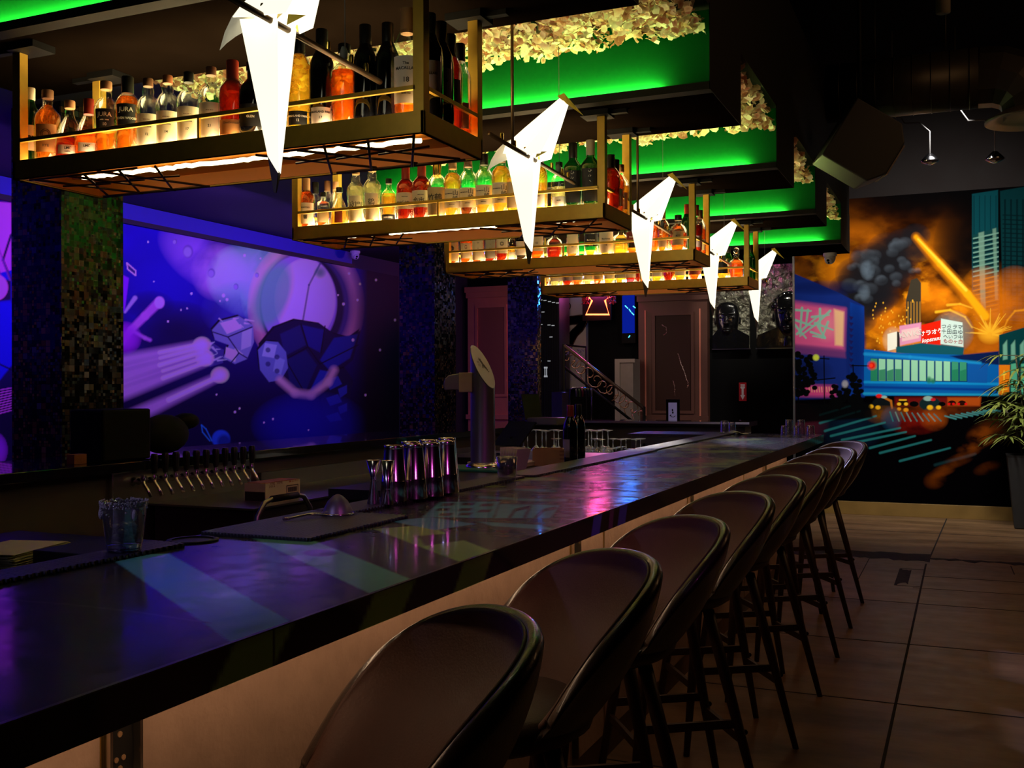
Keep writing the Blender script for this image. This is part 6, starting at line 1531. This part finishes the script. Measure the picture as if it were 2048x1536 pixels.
# white board with brown loops
pb_ = thing('loop_painting', 'pale wall panel painted with brown marbled loops with black outlines', 'painting', (0, 0, 0))
P1, P2 = at(1119, 603, Y=13.9), at(1172, 690, Y=13.9)
MB().box(P1.x - .1, P2.x, 13.9, 13.999, P2.z - .62, P1.z + .25).build('panel_board', mat('pale_board', (.40, .38, .38), .6), pb_)
def ribbon(pts, wd, y, nm, m, closed=False, cyc=24):
    pts = [at(a, b, Y=y) for a, b in pts]; out = []
    n = len(pts)
    for i in range(n if closed else n - 1):
        p0_, p1_, p2_, p3_ = (pts[(i - 1) % n] if closed or i > 0 else pts[i]), pts[i], pts[(i + 1) % n], (pts[(i + 2) % n] if closed or i + 2 < n else pts[(i + 1) % n])
        for k in range(6):
            t = k / 6; out.append(.5 * ((2 * p1_) + (-p0_ + p2_) * t + (2 * p0_ - 5 * p1_ + 4 * p2_ - p3_) * t * t + (-p0_ + 3 * p1_ - 3 * p2_ + p3_) * t ** 3))
    out.append(out[0] if closed else pts[-1])
    b = MB()
    for (p, q) in zip(out, out[1:]):
        d = (q - p); d.y = 0
        if d.length < 1e-5: continue
        d.normalize(); nn = Vector((-d.z, 0, d.x)) * wd / 2; e = d * wd * .25
        b.prism([((p - e + nn).x, (p - e + nn).z), ((q + e + nn).x, (q + e + nn).z), ((q + e - nn).x, (q + e - nn).z), ((p - e - nn).x, (p - e - nn).z)], 1, y - .002, y + .002)
    return b.build(nm, m, pb_)
BRL = mat('marbled_brown', (.62, .24, .12), .6, noise=.6, nscale=18)
for (pts, wd) in (([(1122, 668), (1132, 645), (1150, 640), (1166, 640), (1160, 655), (1148, 668), (1138, 688)], .105), ([(1122, 640), (1130, 622), (1136, 612), (1128, 606), (1121, 620)], .06), ([(1124, 690), (1125, 720), (1126, 750), (1125, 770)], .06)):
    ribbon(pts, wd + .022, 13.892, 'black_outline', BLKP); ribbon(pts, wd, 13.885, 'brown_loop', BRL)
# stair railing with scrollwork
rl = thing('stair_railing', 'black wrought-iron stair railing with bronze scrolls descending to the right', 'railing', (0, 0, 0))
yR = 12.6
A_, B_ = at(1128, 700, Y=yR), at(1288, 826, Y=yR)
MB().tube([tuple(A_ + Vector((0, 0, .06))), tuple(B_ + Vector((0, 0, .06)))], .022, 8).build('handrail', mat('dark_handrail', (.12, .08, .06), .25, .3), rl)
MB().tube([tuple(A_ + Vector((0, 0, -.22))), tuple(B_ + Vector((0, 0, -.22)))], .018, 6).build('lower_rail', BLKP, rl)
ft_ = MB(); d_ = (B_ - A_)
for (i) in range(2): ft_.tube([tuple(A_ + d_ * i + Vector((0, 0, .08))), (A_.x + d_.x * i, yR, 0)], .022, 8)
ft_.build('newel_post', BLKP, rl)
sc2 = MB(); BRZ = mat('bronze_scroll', (.45, .27, .15), .35, .6)
for k in range(11):
    c = A_.lerp(B_, (k + .5) / 11) + Vector((0, 0, -.06)); sg_ = 1 if k % 2 else -1
    sc2.tube([(c.x + (.018 + .0085 * t) * math.cos(t * .62 * sg_ + k), yR, c.z + (.018 + .0085 * t) * math.sin(t * .62 * sg_ + k)) for t in range(0, 13)], .007, 5)
sc2.build('scrollwork', BRZ, rl)
# landing railing behind
l2 = thing('landing_railing', 'black landing railing with pale leaf ornaments behind the stair', 'railing', (0, 0, 0))
q1, q2 = at(1130, 690, Y=13.4), at(1172, 694, Y=13.4)
MB().tube([tuple(q1), tuple(q2)], .015, 6).tube([tuple(q2), (q2.x, 13.4, 0)], .012, 6).tube([tuple(q1), (q1.x, 13.4, 0)], .012, 6).build('rail', BLKP, l2)
lv = MB()
for k in range(34):
    p = at(rgx.uniform(1132, 1168), rgx.choice([rgx.uniform(694, 712), rgx.uniform(694, 760)]), Y=13.4); a = rgx.uniform(0, 3)
    lv.prism([(p.x + .02 * math.cos(a), p.z + .02 * math.sin(a)), (p.x + .008 * math.cos(a + 1.6), p.z + .008 * math.sin(a + 1.6)), (p.x - .02 * math.cos(a), p.z - .02 * math.sin(a)), (p.x - .008 * math.cos(a + 1.6), p.z - .008 * math.sin(a + 1.6))], 1, 13.396, 13.404)
lv.build('leaf_ornaments', mat('pale_ironwork', (.28, .26, .26), .35, .8), l2)
# pale doorframe cabinet
wc = thing('pale_cabinet', 'pale wooden cabinet side seen behind the stair railing', 'cabinet', (0, 0, 0))
a, b = at(1235, 718, Y=13.4), at(1270, 838, Y=13.4)
MB().box(a.x, b.x - .03, 13.42, 13.75, 0, a.z).build('cabinet_side', mat('pale_wood', (.30, .25, .22), .5, noise=.2), wc)
MB().box(a.x - .04, b.x, 13.40, 13.42, a.z - .05, a.z).box(a.x - .04, a.x + .03, 13.40, 13.42, 0, a.z - .05).build('cabinet_frame', mat('pale_wood_trim', (.40, .34, .30), .5), wc)
# neon sign and blue picture
ns = thing('neon_sign', 'red neon outline sign hanging under the farthest bottle shelf, on the far wall', 'neon sign', (0, 0, 0))
yn = 13.75
def npt(l): return [tuple(at(x, y, Y=yn)) for x, y in l]
NR = glow('red_neon', (1.0, .10, .03), 9.0); NP = glow('assumed_pink_neon', (1.0, .08, .42), 130.0); NV = glow('assumed_violet_neon', (.42, .30, 1.0), 9.0)
MB().tube(npt([(1178, 595), (1184, 601), (1172, 629), (1218, 629), (1210, 601), (1219, 594)]), .014, 8).build('neon_tube', NR, ns)
for k, (x0_, m_) in enumerate(((1184, NP), (1193, NP), (1203, NP))):
    MB().tube(npt([(x0_, 590), (x0_ - 2, 570), (x0_ + 5, 552)]), .020, 8).build('neon_tube', m_, ns)  # assumed upper tubes hidden by the shelf, made strong to reflect in the bar
MB().tube(npt([(1168, 580), (1160, 566), (1166, 552)]), .020, 8).build('neon_tube', NV, ns)  # assumed violet tube, unseen, added for the lilac reflection in the bar
pA, pB = at(1165, 548, Y=13.8), at(1222, 640, Y=13.8)
MB().box(pA.x, pB.x, 13.79, 13.83, pB.z, pA.z).build('backing_board', BLKP, ns)
MB().box(pA.x + .1, pA.x + .12, 13.83, 14.0, pA.z - .3, pA.z - .25).box(pB.x - .12, pB.x - .1, 13.83, 14.0, pA.z - .3, pA.z - .25).build('wall_bracket', BLKP, ns)
rf = MB()
for k in range(60):
    x = rgx.choice([rgx.uniform(1163, 1176), rgx.uniform(1214, 1232)]); p = at(x, rgx.uniform(592, 608), Y=13.7); rf.sphere(tuple(p), rgx.uniform(.008, .018), 6, 4, (1, .5, .8))
o = rf.build('red_foliage', mat('shiny_red_leaf', (.5, .02, .04), .25)); tag(o, 'cluster of shiny red leaves either side of the neon sign', 'foliage', kind='stuff')
bp_ = thing('blue_picture', 'backlit dark blue picture with cyan streaks left of the brown panelled column', 'picture', (0, 0, 0))
a, b = at(1243, 548, Y=13.9), at(1271, 686, Y=13.9)
MB().box(a.x, b.x, 13.9, 13.999, b.z, a.z).build('picture_frame', BLKP, bp_)
c_ = at(1243, 591, Y=13.9)
MB().box(a.x + .01, b.x - .01, 13.893, 13.8995, b.z + .14, c_.z).build('lower_screen', glow('deep_blue_screen', (.004, .02, .50), .55), bp_)
MB().box(a.x + .01, b.x - .01, 13.893, 13.8995, c_.z, a.z - .01).build('assumed_upper_screen', glow('assumed_bright_screen', (.02, .22, 1.0), 80.0), bp_)  # assumed bright upper part, hidden, made strong for the blue reflection
sk = MB()
for (x0, y0, x1, y1) in ((1250, 611, 1256, 617), (1258, 618, 1262, 624), (1263, 625, 1268, 630), (1266, 612, 1271, 616), (1257, 675, 1260, 671)):
    p, q = at(x0, y0, Y=13.89), at(x1, y1, Y=13.89); sk.tube([tuple(p), tuple(q)], .008, 5)
sk.build('cyan_streaks', glow('cyan_glow', (.1, .75, 1.0), 1.6), bp_)
# foil portraits
def foil_mat():
    m = bpy.data.materials.new('crinkled_foil'); m.use_nodes = True; nt = m.node_tree; N = nt.nodes; L = nt.links; b = N['Principled BSDF']
    b.inputs['Metallic'].default_value = 1; b.inputs['Roughness'].default_value = .34; b.inputs['Base Color'].default_value = (.80, .78, .62, 1)
    g = N.new('ShaderNodeNewGeometry'); v = N.new('ShaderNodeTexVoronoi'); v.inputs['Scale'].default_value = 11; n = N.new('ShaderNodeTexNoise'); n.inputs['Scale'].default_value = 9; n.inputs['Detail'].default_value = 5; n.inputs['Distortion'].default_value = 2.6
    L.new(g.outputs['Position'], v.inputs['Vector']); L.new(g.outputs['Position'], n.inputs['Vector'])
    ad = N.new('ShaderNodeMath'); ad.operation = 'ADD'; L.new(v.outputs['Distance'], ad.inputs[0]); L.new(n.outputs['Fac'], ad.inputs[1])
    bp = N.new('ShaderNodeBump'); bp.inputs['Strength'].default_value = 1; bp.inputs['Distance'].default_value = .10; L.new(ad.outputs[0], bp.inputs['Height']); L.new(bp.outputs[0], b.inputs['Normal']); return m
FOIL = foil_mat(); BGL = mat('black_gloss_relief', (.006, .006, .007), .16, coat=1.0, bump=.9, bscale=9)
def portrait(x0, x1, z0, z1, cx, zc, wd, lab, crown):
    o = thing('foil_portrait', lab, 'artwork', (0, 0, 0), group='foil portraits on the far wall')
    MB().box(x0, x1, 13.95, 13.99, z0, z1).build('foil_panel', FOIL, o)
    MB().box(x0 - .012, x1 + .012, 13.94, 13.955, z0 - .012, z0 + .004).build('frame_edge', mat('thin_silver_edge', (.5, .5, .5), .3, 1.0), o)
    b = MB(); S = 24
    pr = [(.01, -.5), (.55, -.46), (.80, -.30), (.95, -.05), (1.0, .18), (.90, .38), (.6, .5), (.01, .55)]
    b.lathe([(r * wd / 2, z * wd * 1.45) for r, z in pr], S, Matrix.Translation((cx, 13.945, zc)) @ Matrix.Diagonal((1, .42, 1, 1)), cap=False)
    b.lathe([(wd * .30, 0), (wd * .26, wd * .5)], 18, Matrix.Translation((cx, 13.95, zc - wd * .95)) @ Matrix.Diagonal((1, .5, 1, 1)))
    b.build('head', BGL, o)
    sh = [(max(x0 + .004, min(x1 - .004, cx + s * wd)), z) for s, z in ((-1.6, z0), (-1.6, z0 + .10), (-1.0, z0 + .17), (-.35, z0 + .27), (.35, z0 + .27), (1.0, z0 + .17), (1.6, z0 + .10), (1.6, z0))]
    MB().prism(sh, 1, 13.90, 13.949).build('shoulders', BGL, o)
    f = MB(); yy = 13.945 - wd * .21
    f.sphere((cx, yy - .004, zc + .005), wd * .085, 10, 8, (.8, .7, 2.0)); f.sphere((cx, yy - .012, zc - wd * .10), wd * .10, 10, 8, (1.1, .8, .7))
    f.sphere((cx, yy - .004, zc - wd * .34), wd * .13, 12, 8, (1.3, .55, .42)); f.sphere((cx, yy + .0, zc - wd * .42), wd * .13, 12, 8, (1.15, .55, .45))
    for s in (-1, 1): f.sphere((cx + s * wd * .22, yy + .012, zc + wd * .13), wd * .085, 10, 8, (1.3, .6, .6)); f.sphere((cx + s * wd * .22, yy + .006, zc + wd * .27), wd * .10, 10, 6, (1.7, .5, .3))
    for s in (-1, 1): f.sphere((cx + s * wd * .5, 13.95, zc + .0), wd * .10, 10, 8, (.5, .5, 1.6))
    f.build('face', BGL, o)
    if crown:
        c2_ = MB()
        for k in range(9):
            a = (k - 4) * .26; x, z = cx + math.sin(a) * wd * .52, zc + math.cos(a) * wd * .72; c2_.sphere((max(x0 + .03, min(x1 - .03, x)), 13.93, z), wd * .16, 8, 6, (1, .4, .8))
        c2_.build('hair', BGL, o)
xa, xb = Vector((-3.09, 0, 0)), at(1499, 600, Y=13.95); xc, xd = at(1513, 600, Y=13.95), at(1590, 600, Y=13.95)
portrait(xa.x, xb.x, 1.955, 3.06, at(1455, 640, Y=13.95).x, 2.33, .33, 'foil panel with a black relief head and shoulders, left one of the two', False)
portrait(xc.x, xd.x, 1.955, 3.06, at(1578, 640, Y=13.95).x, 2.36, .40, 'foil panel with a black relief head with thick hair, right one by the painted wall', True)
# pair of small round lamps reflected by the foil
# fire sign and extinguisher
fs_ = thing('fire_sign', 'red fire extinguisher sign with a white arrow pointing down', 'sign', (0, 0, 0))
p, q = at(1478, 765, Y=13.99), at(1493, 802, Y=13.99)
MB().box(p.x, q.x, 13.985, 13.998, q.z, p.z).build('sign_plate', mat('sign_red', (.50, .015, .02), .5, emit=(.5, .01, .02), estr=.06), fs_)
cx = (p.x + q.x) / 2; W2 = (q.x - p.x)
WHS = mat('sign_white', (.75, .72, .70), .5, emit=(.7, .6, .6), estr=.08)
MB().prism([(cx - W2 * .30, p.z - .025), (cx + W2 * .30, p.z - .025), (cx + W2 * .30, p.z - .075), (cx + W2 * .14, p.z - .085), (cx + W2 * .14, q.z + .08), (cx + W2 * .32, q.z + .08), (cx, q.z + .015), (cx - W2 * .32, q.z + .08), (cx - W2 * .14, q.z + .08), (cx - W2 * .14, p.z - .085), (cx - W2 * .30, p.z - .075)], 1, 13.9835, 13.9845).build('white_arrow', WHS, fs_)
lettering('FIRE', .036, mat('sign_red', (.5, .015, .02)), fs_, (cx, 13.983, p.z - .05), extrude=.0004)
fe = thing('fire_extinguisher', 'dark fire extinguisher with a green tag below the fire sign', 'fire extinguisher', (cx + .05, 13.86, 0))
MB().lathe([(.06, .45), (.07, .47), (.07, .86), (.055, .90), (.02, .93), (.02, .97)], 20).build('cylinder', mat('extinguisher_dark', (.05, .03, .03), .3), fe)
MB().tube([(-.07, 0, 1.0), (0, 0, .965), (.10, 0, .985)], .010, 8).tube([(.0, 0, .97), (.11, 0, .945)], .008, 8).build('lever', STEEL, fe)
MB().prism([(-.05, .96), (-.03, .965), (-.09, .84), (-.12, .85)], 1, -.03, -.028).build('green_tag', mat('tag_green', (.02, .35, .08), .5), fe)
MB().box(-.03, .03, .06, .14, .55, .60).build('wall_hook', BLKP, fe)
# card stand on the end counter, tablet terminal, purple cabinet, small tap rail
cs = thing('card_stand', 'black stand holding a white card with an arrow on the end counter', 'card stand', (at(1346, 838, Y=11.2).x, 11.2, 1.071))
MB().box(-.075, .075, -.01, .01, 0, .235).build('black_frame', BLKP, cs)
MB().box(-.048, .048, -.014, -.0105, .0, .20).build('white_card', mat('white_card_lilac_glow', (.55, .50, .72), .6, emit=(.6, .5, 1), estr=.10), cs)  # lilac light put into the white card's colour and glow
ar = MB().tube([(.03, -.015, .055), (.01, -.015, .040), (-.015, -.015, .045), (-.025, -.015, .058)], .004, 6)
ar.prism([(-.036, .052), (-.018, .072), (-.014, .050)], 1, -.018, -.0145).sphere((-.002, -.0145, .118), .009, 8, 6, (1, .2, 1.5)).prism([(-.008, .1), (.012, .1), (.008, .078), (-.004, .078)], 1, -.0165, -.0145); ar.build('printed_arrow', INKB, cs)
tm = thing('sales_terminal', 'tilted sales terminal with green-lit screen on the back counter', 'sales terminal', (at(1092, 858, Y=9.6).x, 9.6, 1.071))
MB().box(-.16, .17, -.12, .12, 0, .075).build('base', mat('terminal_grey', (.22, .24, .20), .45), tm, bevel=.015)
MB().box(-.10, .10, -.008, .008, 0, .27, Matrix.Translation((-.13, .0, .05)) @ Matrix.Rotation(.9, 4, 'Z') @ Matrix.Rotation(-.32, 4, 'X')).build('screen', mat('terminal_screen', (.06, .08, .05), .12, coat=.2, spec=.2), tm, bevel=.004)
tag(MB().box(*[at(1110, 800, Y=10.6).x, at(1131, 800, Y=10.6).x], 10.5, 10.7, 1.0705, at(1120, 784, Y=10.55).z).build('purple_dispenser', mat('violet_grey_metal', (.12, .10, .35), .4, .3), bevel=.004), 'tall violet-grey dispenser standing behind the sales terminal', 'dispenser')
tr_ = thing('small_tap_rail', 'small steel tap rail with coloured handles on the end counter', 'beer taps', (0, 0, 0))
pA = at(1140, 776, Y=11.3); pB = at(1180, 777, Y=11.3)
MB().tube([(pA.x, 11.3, 1.07), (pA.x, 11.3, pA.z - .02), (pA.x + .03, 11.3, pA.z), (pB.x, 11.3, pB.z)], .010, 8).tube([(pB.x, 11.3, pB.z), (pB.x + .02, 11.3, pB.z - .02), (pB.x + .02, 11.3, 1.07)], .010, 8).build('rail_tube', STEEL, tr_)
for k, c in enumerate(((.35, .35, .38), (.2, .45, .1), (.45, .03, .08), (.05, .05, .06), (.06, .06, .07), (.25, .24, .26))):
    x = at(1153 + k * 6, 780, Y=11.3).x
    MB().tube([(x, 11.29, pA.z - .015), (x + .012, 11.27, pA.z - .04), (x + .016, 11.26, pA.z - .10)], .010, 8).build('tap_handle', mat('handle_colour_%d' % k, c, .4), tr_)
# ------------------------------------------------------------------ cameras, plant, ceiling kit
def cctv(lab, loc, rz, tilt):
    o = thing('security_camera', lab, 'security camera', loc, rz, 'dome security cameras')
    W_ = mat('camera_white', (.72, .70, .72), .35)
    MB().lathe([(.060, 0), (.062, -.015), (.058, -.03)], 24).build('mount', W_, o)
    MB().sphere((0, 0, -.045), .050, 20, 12, (1, 1, 1.15)).build('dome_body', W_, o)
    M_ = Matrix.Translation((0, 0, -.05)) @ Matrix.Rotation(tilt, 4, 'X')
    MB().lathe([(.036, .036), (.036, .044), (.030, .052), (.001, .052)], 20, M_).build('face_ring', W_, o)
    MB().lathe([(.013, .050), (.013, .056), (.001, .056)], 14, M_ @ Matrix.Translation((0, .012, 0))).lathe([(.009, .050), (.009, .056), (.001, .056)], 14, M_ @ Matrix.Translation((0, -.014, 0))).build('lens', BLKP, o)
cctv('white dome security camera under the last dropped box, before the painted wall', (at(1660, 502, Y=10.0).x, 10.0, 2.68), -.25, 2.2)
cctv('violet-lit dome security camera above the right end of the space picture', (-6.65, 10.62, 3.085), 1.0, 2.2)
pot = thing('potted_palm', 'tall slim-leaved palm in a tapered dark planter beside the painted wall', 'potted plant', (.62, 11.72, 0))
pz = .742
MB().lathe([(.19, 0), (.20, .01), (.29, pz - .02), (.30, pz), (.27, pz), (.25, pz - .05), (.01, pz - .05)], 4, sq=None, smooth=False).build('planter', mat('charcoal_planter', (.022, .022, .022), .55, noise=.2), pot)
lf = MB(); st = MB(); rp = random.Random(21)
PLS = 1.25
def leafblade(c, dx, dy, dz, L, wd):
    d = Vector((dx, dy, dz)).normalized(); s = d.cross(Vector((0, 0, 1)))
    if s.length < .1: s = Vector((1, 0, 0))
    s.normalize(); u_ = s.cross(d)
    vs = []; n = 5
    for i in range(n + 1):
        t = i / n; ctr = c + d * L * t + Vector((0, 0, -L * .42 * t * t)); w_ = wd * math.sin(PI * min(1, .12 + t * .88)) ** .8
        vs += [tuple(ctr - s * w_ + u_ * w_ * .35), tuple(ctr), tuple(ctr + s * w_ + u_ * w_ * .35)]
    lf.add(vs, [(3 * i + k, 3 * i + k + 1, 3 * i + k + 4, 3 * i + k + 3) for i in range(n) for k in (0, 1)], True)
stems = [(-.06, -.02, 1.75), (.03, .02, 1.95), (.08, -.05, 1.6), (-.02, .06, 1.45), (-.12, -.06, 1.25), (.0, -.08, 1.1)]
for (x, y, h_) in stems:
    pts = [(x * .4, y * .4, pz - .05), (x, y, (pz + h_) / 2), (x * 2.0, y * 2.0, h_)]; st.tube(pts, .008, 6)
    for k in range(5):
        t = .35 + .65 * k / 4; cz = pz + (h_ - pz) * t; cc = Vector((x * (1 + t), y * (1 + t), cz))
        for q in range(2):
            a = rp.uniform(0, 2 * PI); hub = cc + Vector((math.cos(a) * .13, math.sin(a) * .13, rp.uniform(-.02, .05)))
            st.tube([tuple(cc), tuple(hub)], .004, 5)
            for m_ in range(7):
                b_ = a + (m_ - 3) * .42; leafblade(hub, math.cos(b_), math.sin(b_), rp.uniform(-.25, .35), rp.uniform(.17, .27), .014)
lf.build('leaves', mat('palm_leaf', (.20, .26, .05), .45, noise=.3, nscale=8), pot); st.build('stems', mat('palm_stem', (.08, .07, .03), .6), pot)
MB().lathe([(.01, 0), (.24, 0), (.24, .01), (.01, .02)], 4, Matrix.Translation((0, 0, pz - .06)), smooth=False).build('soil', mat('dark_soil', (.015, .010, .008), .9), pot)
# ceiling ducts, speaker, pendants
du = thing('round_duct', 'dark spiral ventilation duct with elbow and round diffuser under the ceiling', 'duct', (0, 0, 0))
DM = mat('duct_metal', (.040, .036, .030), .45, .6)
za = 3.72
MB().tube([(-.95, 8.4, za), (.12, 8.4, za)], .22, 24).build('straight_pipe', DM, du)
rbd = MB()
for k in range(8): rbd.tube([(-.85 + k * .13, 8.4, za), (-.845 + k * .13, 8.4, za)], .224, 24)
rbd.build('spiral_seams', DM, du)
MB().tube([(.12, 8.4, za), (.26, 8.4, za - .01), (.38, 8.4, za - .06), (.46, 8.4, za - .15), (.49, 8.4, za - .28)], .22, 10, smooth=False).build('elbow', DM, du)
MB().lathe([(.22, 0), (.31, -.05), (.33, -.06), (.33, -.075), (.24, -.05), (.10, -.03), (.01, -.03)], 32, Matrix.Translation((.49, 8.4, za - .28)), cap=False).build('diffuser', mat('diffuser_grey', (.10, .09, .08), .4, .5), du)
hg = MB()
for x in (-.6, -.1): hg.tube([(x, 8.4, za + .2), (x, 8.4, 4.5)], .006, 5)
hg.build('hanger_rod', DM, du)
spk = thing('ceiling_speaker', 'large dark loudspeaker tilted down from the ceiling beside the dropped boxes', 'loudspeaker', (-.62, 7.3, 3.05), .35)
Ms = Matrix.Rotation(.55, 4, 'Y')
MB().prism([(-.20, -.22), (.14, -.22), (.22, -.12), (.22, .12), (.14, .22), (-.20, .22)], 1, -.15, .15, M=Ms).build('speaker_box', mat('speaker_black', (.008, .008, .008), .6), spk, bevel=.01)
MB().box(.225, .235, -.13, .13, -.11, .11, Ms).build('front_grille', mat('speaker_grille', (.16, .13, .12), .5), spk)
MB().tube([(0, 0, .20), (0, 0, 1.44)], .015, 8).build('hanger', BLKP, spk)
for (x, y, z, lab) in ((-.24, 9.5, 3.36, 'small glass-shaded pendant spotlight, left one before the painted wall'), (.26, 9.5, 3.33, 'small glass-shaded pendant spotlight, right one before the painted wall')):
    o = thing('pendant_spotlight', lab, 'lamp', (x, y, z), 0, 'pendant spotlights before the painted wall')
    MB().lathe([(.02, .06), (.05, .03), (.075, 0), (.070, -.012), (.02, -.035), (.005, -.038)], 24, cap=False).build('shade', mat('shiny_shade', (.55, .55, .60), .15, 1.0), o)
    MB().sphere((0, 0, -.005), .025, 10, 8).build('bulb', glow('dim_bulb', (.9, .8, 1.0), 1.3), o)
    MB().tube([(0, 0, .05), (0, 0, .25), (-.08, 0, .33), (-.2, 0, .34), (-.3, 0, .5), (-.3, 0, 1.14)], .006, 6).build('cable', CABLE, o)
tg = thing('ceiling_truss', 'thin pale ceiling pipes crossing above the dark right-hand side', 'pipes', (0, 0, 0))
MB().tube([(-.9, 7.0, 4.12), (3.2, 7.6, 4.20)], .022, 8).build('pipe', mat('pipe_grey', (.05, .05, .048), .5), tg)
MB().tube([(-.9, 9.2, 4.05), (3.2, 9.9, 4.1)], .02, 8).build('pipe', mat('pipe_grey', (.05, .05, .048)), tg)
MB().tube([(-.10, 7.3, 3.87), (-.10, 7.3, 4.5)], .045, 12).build('pipe', mat('pipe_cream', (.16, .15, .12), .5), tg)
MB().tube([(.6, 10.8, 3.2), (2.6, 10.8, 4.45)], .03, 8).build('brace', DM, tg)
spot_light('added_rack_fill', (-2.2, 7.9, 2.16), (-2.3, 6.7, .95), (1, .9, .78), 90, 50, .03)  # lamp added over the rack to make the stemmed glasses sparkle
for x_ in (-2.35, -2.75): spot_light('assumed_picture_spot', (x_, 12.5, 3.9), (x_ - .1, 13.95, 2.5), (1, .93, .75), 60, 34, .03)  # assumed spots, unseen, added to brighten the foil portraits
# assumed stage lamps, unseen, added to give coloured highlights on tins, stools and glass
def par(name, lab, loc, target, color, power, ang, rad=.05):
    o = thing(name, lab, 'assumed stage lamp', loc)
    q = (Vector(target) - Vector(loc)).to_track_quat('-Z', 'Y').to_matrix().to_4x4()
    MB().lathe([(.075, .02), (.075, .17), (.05, .21), (.01, .215)], 20, q, cap=False).lathe([(.078, .015), (.078, .03), (.07, .03), (.07, .015)], 20, q, cap=False).build('housing', BLKP, o)
    MB().tube([(0, 0, .2), (0, 0, (3.025 if loc[0] < -1 and loc[1] > 3 else 4.5) - loc[2])], .012, 6).build('hanger', BLKP, o)
    spot_light(name + '_light', loc, target, color, power, ang, rad)
par('assumed_violet_lamp', 'assumed violet stage lamp hanging beyond the farthest bottle shelf', (-2.75, 9.15, 2.72), (-.80, 6.9, 1.0), (.62, .55, 1.0), 420, 23)
par('assumed_magenta_lamp', 'assumed magenta stage lamp hanging behind the photographer', (1.6, .2, 3.2), (-1.7, 3.3, 1.1), (1.0, .12, .75), 60, 22, .06)
par('assumed_blue_lamp', 'assumed blue stage lamp hanging left behind the bar', (-2.5, -1.2, 3.0), (-1.72, 2.3, 1.1), (.50, .42, 1.0), 60, 32, .06)  # assumed lamp, turned to lighten the sugared glass and the mats
